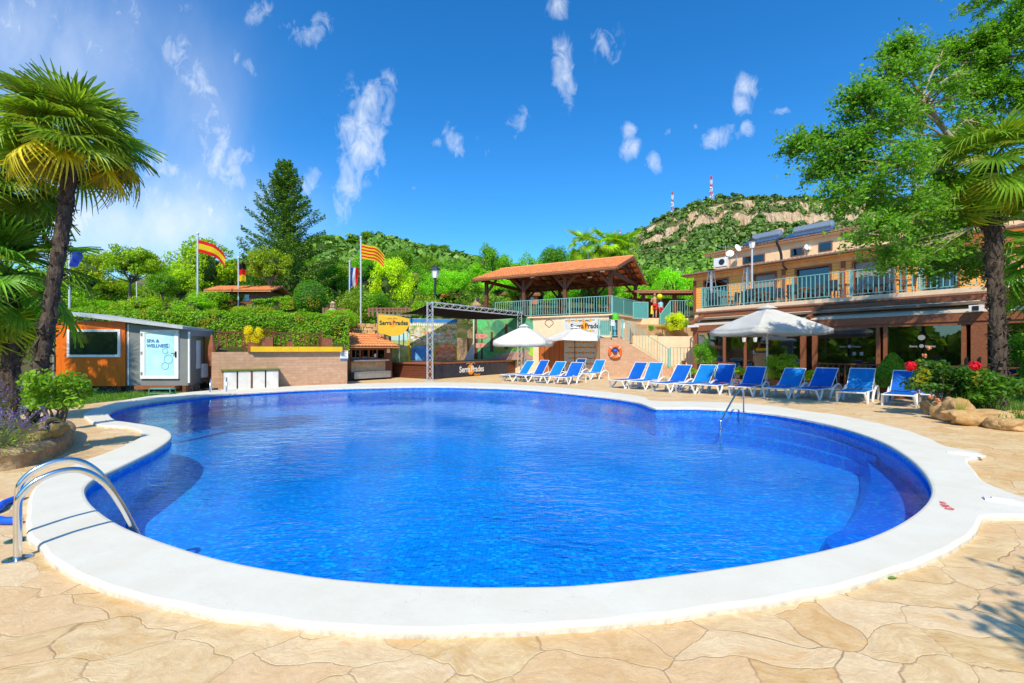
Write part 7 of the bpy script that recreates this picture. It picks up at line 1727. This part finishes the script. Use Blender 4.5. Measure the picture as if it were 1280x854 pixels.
rows = [('at the back of the wood above the stage', 62, [(455, 312, 46, (1.1, 1.5, .7)), (500, 308, 48, (1.0, 1.3, .7)), (535, 316, 50, (1.5, 1.6, .7)), (568, 322, 48, (1.2, 1.6, .7)), (608, 302, 36, (1.3, 1.9, .9)), (632, 318, 44, (1.5, 2.0, .8)), (660, 314, 44, (1.2, 1.6, .8)), (690, 302, 46, (1.1, 1.7, .9)), (716, 310, 40, (1.0, 1.5, .8))]),
        ('in the middle of the wood left of the pavilion', 50, [(560, 335, 50, (1.7, 2.2, .8)), (592, 326, 48, (1.5, 2.1, .8)), (622, 334, 48, (1.7, 2.3, .8)), (520, 330, 44, (1.2, 1.6, .7)), (650, 332, 44, (1.5, 2.0, .8)), (680, 335, 44, (1.3, 1.8, .8))]),
        ('behind the pavilion roof and posts', 46, [(700, 345, 50, (1.2, 1.7, .8)), (730, 348, 50, (1.0, 1.5, .8)), (762, 345, 48, (1.1, 1.7, .8)), (790, 338, 46, (1.5, 2.0, .8)), (815, 332, 46, (2.0, 2.4, .7)), (838, 330, 46, (1.8, 2.2, .7)), (860, 335, 44, (1.7, 2.2, .7)), (825, 350, 40, (1.9, 2.3, .7)), (800, 356, 40, (1.6, 2.2, .7))])]
ords = ['leftmost', 'second from left', 'third from left', 'fourth from left', 'fifth from left', 'sixth from left', 'seventh from left', 'eighth from left', 'ninth from left']
for where, Y, lst in rows:
    lst = sorted(lst)
    for i, (u, vt, w, col) in enumerate(lst):
        kq = random.choice((.55, .7, .85, 1.0, 1.05)); tree_px(u, vt, Y+(i % 3)*3-3, w, ('round', 'wide', 'loose', 'wide')[i % 4], (col[0]*kq*random.uniform(.8, 1.1), col[1]*kq, col[2]*kq), 'green tree %s, %s' % (where, ords[i]), i % 3, 'trees of the wood behind the stage and pavilion')
# far left and right extra trees closing the view
for i, (u, vt, Y, w) in enumerate(((-60, 300, 30, 120), (10, 345, 34, 90), (880, 340, 60, 40), (1330, 200, 40, 160), (1450, 230, 40, 180))):
    tree_px(u, vt, Y, w, 'round', (1.3, 1.6, .8), ['tall tree beyond the left edge behind the palms', 'green tree at the left edge between the palm trunks', 'green tree just above the left end of the hotel roof', 'tree beyond the right edge beside the hotel', 'tree farthest right beside the hotel'][i], i % 3)
# conifer
def conifer(label, base, h, w, seed=5, color=(1, 1, 1)):
    random.seed(seed); np.random.seed(seed); t = thing('conifer', label, 'tree', base); f = MB(); f.tube([(0, 0, -.2), (0, 0, h*.5), (0, 0, h*.98)], [.22, .12, .02], 8); f.build('trunk', 'bark', t)
    P = []; N = []; f = MB(); nb = 120
    for i in range(nb):
        z = (i/nb)**.9; zz = h*(.08+.90*z); L = w/2*(1-z)**.72*random.uniform(.62, 1.18)+.15; a = i*2.4+random.uniform(-.3, .3); el = R(14+30*z)+random.uniform(-.1, .18)
        o = Vector((0, 0, zz)); e = o+Vector((math.cos(a)*math.cos(el), math.sin(a)*math.cos(el), math.sin(el)))*L; f.tube([o, (o+e)/2-Vector((0, 0, .06)), e], [.035, .02, .006], 4, False)
        m = int(60+330*L/(w/2)); sd_ = Vector((-math.sin(a), math.cos(a), 0))
        for q in range(m):
            tq = random.uniform(.15, 1.02); sp = (1.12-tq)*L*.36+.07; p = o.lerp(e, tq)-Vector((0, 0, .06*math.sin(3.14*tq)))+sd_*random.uniform(-sp, sp)+Vector((0, 0, random.uniform(-.22, .12))); P.append(tuple(p)); N.append((random.gauss(0, .5), random.gauss(0, .5), .9))
    f.build('branches', 'bark', t); meshobj('crown', leafmesh('conifer_needles', P, N, .22, .42), 'needle', t, (1.9, 1.9, 1.3, 1))
    MB().lathe((0, 0, 0), [(.02, h*.04), (w*.13, h*.10), (w*.06, h*.5), (.02, h*.85)], 9).build('dark_core', 'leaf_core', t)
Yq = 36; zb_ = hz(355, Yq); conifer('tall dark green conifer rising above the garden', (W(357, 0, Yq).x, Yq, zb_), H+(HZ-198)/F*Yq-zb_, 138/F*Yq)
# dark background tree line on the left hill + picket fences + stone wall + huts
def picket(u0, u1, vt, vb, Y, lab):
    a = W(u0, vb, Y); b = W(u1, vb, Y); h = (vb-vt)/F*Y; t = thing('picket_fence', lab, 'fence', a, math.atan2((b-a).y, (b-a).x), 'brown picket fences on the garden bank'); L = (b-a).length; n = int(L/.24); f = MB()
    for k in range(n+1): f.box((L*k/n, 0, h/2-.1), (.10, .03, h+.2))
    f.build('pickets', 'wood_old', t); f = MB(); f.bx(0, L, .02, .06, h*.3, h*.3+.08); f.bx(0, L, .02, .06, h*.75, h*.75+.08); f.build('rails', 'wood_old', t)
picket(404, 430, 384.5, 394, 27.0, 'short brown picket fence between the egg bush and the reddish bush'); picket(461, 512, 384.5, 392, 27.5, 'longer brown picket fence above the yellow sign')
a = W(433, 423, 26.4); b = W(474, 421, 26.6); t = thing('stone_wall', 'rough ochre dry stone wall between kiosk roof and hedge', 'wall', (a.x, a.y, 0)); f = MB()
bm_ = []
random.seed(3)
z = 1.2
while z < 2.95:
    x = -.3
    while x < 2.1:
        w = random.uniform(.25, .6); f.box((x+w/2, random.uniform(-.05, .1), z+.11), (w-.03, .5, .20), random.uniform(-.08, .08), random.uniform(-.08, .08), random.uniform(-.08, .08)); x += w
    z += .21
f.build('stones', 'boulder', t); MB().bx(-.3, 2.1, .3, .6, 0, 2.9).build('backing', 'sand_dirt', t)
def hut(u, vt, vb, Y, w, lab, rf='tile_new', wallm='wood_brown'):
    a = W(u, vb, Y); h = (vb-vt)/F*Y; t = thing('garden_hut', lab, 'hut', (a.x, a.y, a.z-.3)); MB().box((0, 1.2, h*.3+.15), (w, 2.2, h*.6+.3)).build('wall', wallm, t)
    tile_roof(t, -w/2-.3, w/2+.3, -.3, h*.6+.3, 1.3, h+.3, .24, rf); tile_roof(t, -w/2-.3, w/2+.3, 2.7, h*.6+.3, 1.3, h+.3, .24, rf); MB().box((0, .08, h*.25+.3), (w*.3, .03, h*.35)).build('window', 'glass_dark', t)
hut(300, 355, 378, 30, 3.8, 'red roofed garden hut behind the hedge below the german flag'); hut(556, 366, 380, 40, 2.2, 'small hut with orange roof right of the garden lamp')
for i, (u, v0, v1) in enumerate(((633, 363, 376), (648, 365, 377), (665, 364, 377))):
    hut(u, v0, v1, 52, 1.3, ['orange walled bungalow seen left of the pavilion posts', 'orange walled bungalow between the first pavilion posts', 'orange walled bungalow right of the second pavilion post'][i], 'tile_old', 'orange_panel')
# flags and poles
def flag(u, v0, v1, Y, lab, stripes, w, h, drop=.25, hang=False, grp='flags on poles in the garden', pole_bottom=None):
    a = W(u, v1, Y); zt_ = H+(HZ-v0)/F*Y; zb2 = hz(u, Y)-.2; t = thing('flagpole', lab, 'flag pole', (a.x, a.y, zb2), 0, grp); MB().tube([(0, 0, 0), (0, 0, zt_-zb2)], .05, 8).build('pole', 'alu', t); MB().ell((0, 0, zt_-zb2+.05), (.08, .08, .08), 8, 6).build('finial', 'alu', t)
    top = zt_-zb2-.35; s = 0
    for m, fr in stripes:
        f = MB(); N = 16; vs = []; K = 3
        for i in range(N+1):
            for j in range(K+1):
                q = s+fr*j/K; x = i/N
                if hang == 'v': xx = q*w; zz = top-x*h; yy = .08*math.sin(x*5+q*6); xx = xx*(1-.2*x)
                else: xx = x*w; zz = top-q*h-drop*x*x*w-.10*math.sin(x*7)*x; yy = .14*math.sin(x*8+q)*x
                vs.append((xx+.05, yy, zz))
        f.add(vs, [(i*(K+1)+j, (i+1)*(K+1)+j, (i+1)*(K+1)+j+1, i*(K+1)+j+1) for i in range(N) for j in range(K)]); f.build('flag_stripe', m, t, True); s += fr
    return t
flag(247, 293, 385, 27, 'tall pole flying the red yellow red flag of Spain', [('flag_red', .27), ('flag_yellow', .46), ('flag_red', .27)], 1.5, .72, .55)
flag(451, 298, 360, 27, 'tall pole flying the yellow and red striped catalan flag', [(('flag_yellow', 'flag_red')[i % 2], 1/9) for i in range(9)], 1.3, .85, .42)
flag(298, 323, 385, 30, 'pole with the drooping black red and gold german flag', [('flag_black', .33), ('flag_red', .33), ('flag_yellow', .34)], .38, 1.15, .1, 'h')
flag(437, 328, 370, 30, 'short pole with the hanging french tricolour', [('flag_blue', .33), ('flag_white', .33), ('flag_red', .34)], .55, 1.3, .1, 'v')
flag(87, 305, 400, 22, 'pole with hanging dark blue flag seen right of the leaning palm trunk', [('flag_blue', 1.0)], .55, .75, .1, 'v')
flag(171, 329, 385, 34, 'pole with small light blue flag within the umbrella shaped tree', [('flag_blue', .4), ('flag_white', .2), ('flag_blue', .4)], .35, .85, .1, 'v')
p = W(544, 380, 33); p.z = hz(544, 33); street_lamp(p, H+(HZ-334)/F*33-p.z, 'black garden lamp post with white lantern above the stage', 'dark_metal', 'dark_metal', 1.6)
p = W(416, 378, 26.6); t = thing('white_statue', 'weathered white stone figure block beside the egg shaped bush', 'statue', (p.x, p.y, hz(416, 26.6))); MB().lathe((0, 0, 0), [(.20, 0), (.18, .3), (.22, .55), (.13, .8), (.16, .95), (.04, 1.05)], 8).build('stone', 'drystone', t, True)
p = W(596, 383, 34); t = thing('stone_bell', 'grey rounded stone ornament on the wall left of the pavilion', 'ornament', (p.x, p.y, p.z)); MB().lathe((0, 0, 0), [(.40, 0), (.36, .18), (.2, .36), (.13, .5), (.14, .6), (.04, .66)], 12).build('stone', 'planter_stone', t, True)
# ------------------------------------------------------------------ people
def person(label, base, rz, h, skin_parts, cloth):
    t = thing('person', label, 'person', base, rz); s = h/1.75
    def cap(f, pts, r): f.tube([Vector(p)*s for p in pts], [x*s for x in r], 10)
    arm = skin_parts
    f = MB()
    for sx in (-1, 1):
        cap(f, [(sx*.10, -.0, .0), (sx*.10, 0, .08), (sx*.10, .01, .28), (sx*.11, -.01, .48), (sx*.10, 0, .70), (sx*.085, 0, .90)], [.035, .042, .058, .052, .075, .085]); f.ell((sx*.10*s, .06*s, .035*s), (.045*s, .13*s, .035*s))
    cap(f, [(0, 0, .84), (0, 0, .95), (0, .01, 1.10), (0, 0, 1.28), (0, 0, 1.40), (0, 0, 1.47)], [.13, .15, .13, .16, .14, .06]); f.v = f.v
    cap(f, [(0, 0, 1.42), (0, 0, 1.55)], [.055, .05]); f.ell((0, .01*s, 1.64*s), (.078*s, .095*s, .115*s), 14, 10); f.ell((0, .105*s, 1.625*s), (.014*s, .022*s, .022*s), 8, 6)
    for sx in (-1, 1): f.ell((sx*.08*s, 0, 1.635*s), (.012*s, .02*s, .03*s), 6, 5)
    for sx, pts in ((-1, arm[0]), (1, arm[1])):
        cap(f, pts, [.055, .045, .040, .032, .026][:len(pts)]); e = Vector(pts[-1])*s; pr = Vector(pts[-2])*s; d = (e-pr).normalized(); f.ell(e+d*.04*s, (.03*s, .02*s, .045*s), 8, 6)
        for k in range(4): f.tube([e+d*.06*s+Vector(((k-1.5)*.014*s, 0, 0)), e+d*(.115-.008*abs(k-1.5))*s+Vector(((k-1.5)*.016*s, .01*s, 0))], .0085*s, 5)
        f.tube([e+d*.02*s, e+d*.05*s+Vector((-sx*.035*s, .02*s, 0))], .009*s, 5)
    b = f.build('body', 'skin', t); m_ = b.modifiers.new('r', 'REMESH'); m_.mode = 'VOXEL'; m_.voxel_size = .014; m_.use_smooth_shade = True; m2 = b.modifiers.new('s', 'SMOOTH'); m2.iterations = 3
    f = MB(); f.ell((0, -.012*s, 1.675*s), (.086*s, .10*s, .095*s), 12, 8); hr = f.build('hair', 'hair', t, True)
    f = MB(); f.tube([Vector((0, 0, .83))*s, Vector((0, 0, .98))*s, Vector((0, 0, 1.02))*s], [.165*s, .165*s, .15*s], 12)
    for sx in (-1, 1): f.tube([Vector((sx*.085, 0, .88))*s, Vector((sx*.105, 0, .60))*s], [.098*s, .105*s], 10)
    f.build('shorts', cloth[0], t, True)
    if cloth[1]:
        f = MB(); f.tube([Vector((0, 0, z))*s for z in (.95, 1.10, 1.28, 1.40, 1.455)], [r*s for r in (.165, .155, .18, .165, .09)], 12)
        for sx, pts in ((-1, arm[0]), (1, arm[1])): f.tube([Vector(pts[0])*s, (Vector(pts[0])*.3+Vector(pts[1])*.7)*s], [.075*s, .07*s], 8)
        f.build('shirt', cloth[1], t, True)
    return t
Yp = 31.6
pm = person('bare chested man in red shorts standing above the stairs holding a yellow towel', (xs(818.3, Yp), Yp, TZ-.0), R(165), 1.72, ([(-.17, 0, 1.38), (-.22, .0, 1.15), (-.24, .03, .95), (-.24, .08, .84)], [(.17, 0, 1.38), (.24, 0, 1.18), (.22, .12, 1.10), (.12, .26, 1.18)]), ('red_cloth', None))
pc_ = person('child in pale blue shirt, red shorts and dark hair beside the bare chested man', (xs(825.0, Yp), Yp-.15, TZ-.0), R(200), 1.30, ([(-.16, 0, 1.38), (-.22, .0, 1.15), (-.23, .02, .95), (-.22, .06, .84)], [(.16, 0, 1.38), (.22, 0, 1.15), (.23, .02, .95), (.22, .06, .84)]), ('red_cloth', 'blue_cloth'))
yt = thing('towel', 'yellow towel hanging from the hand of the man in red shorts', 'towel', (xs(814.0, Yp), Yp-.12, TZ+.25)); f = MB(); f.add([(-.07, 0, 0), (.08, .03, .02), (.05, 0, .6), (-.04, 0, .58), (-.07, .05, 0), (.08, .08, .02), (.05, .05, .6), (-.04, .05, .58)], [(0, 1, 2, 3), (7, 6, 5, 4), (0, 4, 5, 1), (1, 5, 6, 2), (2, 6, 7, 3), (3, 7, 4, 0)]); f.build('cloth', 'yellow_fabric', yt)
yb = thing('beach_ball', 'bright yellow ball held up beside the head of the man', 'ball', (xs(822.8, Yp), Yp-.3, H+(HZ-371.5)/F*Yp)); MB().ell((0, 0, 0), (.19, .19, .19), 16, 10).build('ball_skin', 'yellow_fabric', yb, True)
# ------------------------------------------------------------------ masts on the mountain
def mast(u, vt, vb, Y, lab):
    a = W(u, vb, Y); h = (vb-vt)/F*Y; t = thing('radio_mast', lab, 'radio mast', (a.x, a.y, a.z-2), 0, 'red and white radio masts on the ridge'); n = 7
    for k in range(n):
        f = MB(); z0, z1 = (h+2)*k/n, (h+2)*(k+1)/n; w = 1.9*(1-.6*k/n); w2 = 1.9*(1-.6*(k+1)/n)
        for sx, sy in ((-1, -1), (1, -1), (1, 1), (-1, 1)): f.bar((sx*w/2, sy*w/2, z0), (sx*w2/2, sy*w2/2, z1), .22)
        for j in range(2):
            za = z0+(z1-z0)*j/2; zb3 = z0+(z1-z0)*(j+1)/2
            for (x0, y0, x1, y1) in ((-1, -1, 1, -1), (1, -1, 1, 1), (1, 1, -1, 1), (-1, 1, -1, -1)): f.bar((x0*w/2, y0*w/2, za), (x1*w2/2, y1*w2/2, zb3), .13)
        f.build('mast_section', 'mast_red' if k % 2 == 0 else 'mast_white', t)
    f = MB()
    for z, a_ in ((.35, 0), (.5, 2), (.62, 4), (.78, 1)): f.lathe((math.cos(a_)*1.0, math.sin(a_)*1.0, h*z), [(.7, -.5), (.7, .5)], 8)
    f.build('antenna_drums', 'mast_white', t)
mast(840.5, 239, 270, 352, 'red and white lattice mast on the left shoulder of the mountain'); mast(889, 220, 251, 352, 'tallest red and white lattice mast on the mountain top'); mast(775, 288, 302, 356, 'small distant lattice mast just above the pavilion ridge palms')
# ------------------------------------------------------------------ scrub on the slopes (uncountable)
def scrub(name, n, urange, yr, bs, nl, ls, seed, mat, color, label, cond=None):
    np.random.seed(seed); random.seed(seed); C_ = []; S_ = []
    while len(C_) < n:
        u = random.uniform(*urange); Y = yr[0]+(yr[1]-yr[0])*random.random()
        if cond and not cond(u, Y): continue
        if Y < fronty(u)+1: continue
        z = hz(u, Y); z2 = hz(u, Y+1.5)
        if (z2-z)/1.5 > 1.3: continue
        if mn.noise(Vector((u*.02, Y*.05, 7))) < -.28: continue
        s = bs*(.35+1.5*random.random()**2.2); C_.append(((u-640)/F*Y, Y, z+s*.25)); S_.append(s)
    C_ = np.repeat(np.array(C_), nl, 0); S_ = np.repeat(np.array(S_), nl)[:, None]; m = len(C_); d = np.random.normal(size=(m, 3)); d /= np.linalg.norm(d, axis=1, keepdims=True); d[:, 2] = abs(d[:, 2])*.9-.1
    P = C_+d*S_*.5*(.7+.4*np.random.rand(m, 1)); N = d+np.random.normal(size=(m, 3))*.35
    o = meshobj(name, leafmesh(name, P, N, (S_[:, 0]*ls)*(.7+.6*np.random.rand(m)), .8), mat, None, tuple(color)+(1,)); tag(o, label, 'scrub', kind='stuff')
M['scrub'] = leafmat('mountain_scrub', (.060, .105, .022), .1, .55)
scrub('mountain_scrub', 6200, (745, 1330), (205, 372), 3.3, 16, .42, 5, 'scrub', (1.7, 1.9, 1.5), 'dark green scrub and pines covering the rocky mountain')
scrub('hill_scrub', 7000, (230, 900), (62, 232), 3.0, 18, .40, 6, 'scrub', (2.1, 2.6, 1.3), 'green woodland covering the hill behind the garden')
scrub('garden_undergrowth', 1700, (-60, 640), (33, 72), 1.2, 60, .13, 8, 'leaf', (.75, .95, .6), 'leafy undergrowth between the garden trees')
random.seed(99)
hp_ = [(905, 244), (916, 240), (922, 243), (944, 246), (955, 244), (968, 242), (935, 247), (830, 271), (826, 274), (1000, 246), (862, 256)]
for i, (u, v) in enumerate(hp_):
    tree_px(u, v, 346, random.uniform(7, 10), 'round', (.45, .6, .6), 'dark pine on the mountain skyline, %s' % (['leftmost of the central clump', 'tallest of the central clump', 'right of the tallest', 'second after the gap', 'third after the gap', 'at the right end of the clump', 'small one in the gap', 'by the left mast', 'just left of the left mast', 'nearest to the big tree', 'alone between the masts'][i]), i % 3, 'pines on the mountain skyline')
hp_ = [(412, 292), (420, 294), (457, 289), (462, 287), (470, 296), (480, 300), (518, 303), (540, 305), (555, 306), (600, 320), (440, 300)]
for i, (u, v) in enumerate(hp_):
    tree_px(u, v, 190, random.uniform(14, 22), 'wide', (.9, 1.2, .8), 'green tree on the left hill skyline, %s' % (['directly right of the conifer', 'second right of the conifer', 'above the catalan flag, left', 'above the catalan flag, right', 'just right of the catalan flag', 'second right of the catalan flag', 'above the golden tree', 'above the garden lamp', 'right of the garden lamp', 'lowest one toward the wood', 'left of the catalan pole top'][i]), i % 3, 'trees on the left hill skyline')

# unseen wood added behind the camera to give windows and water dark reflections
np.random.seed(12); random.seed(12); n_ = 26000
a_r = np.concatenate([np.random.uniform(R(95), R(268), n_//2), np.random.uniform(R(268), R(440), n_-n_//2)]); a_r = a_r[(np.cos(a_r-R(90)) < .35)]; n_ = len(a_r)
rad = 34+np.random.rand(n_)*6; hgt = np.random.rand(n_)**.8*(6+2.5*np.sin(a_r*9)+1.5*np.sin(a_r*23))
Pw = np.stack([np.cos(a_r)*rad, np.sin(a_r)*rad, hgt], 1); Nw = np.stack([-np.cos(a_r), -np.sin(a_r), np.full(n_, .5)], 1)+np.random.normal(size=(n_, 3))*.5
tag(meshobj('reflection_wood', leafmesh('reflection_wood', Pw, Nw, .9+.7*np.random.rand(n_), .8), 'leaf', None, (1, 1.2, .8, 1)), 'unseen green wood added all round for dark reflections in the glass', 'wood', kind='stuff')
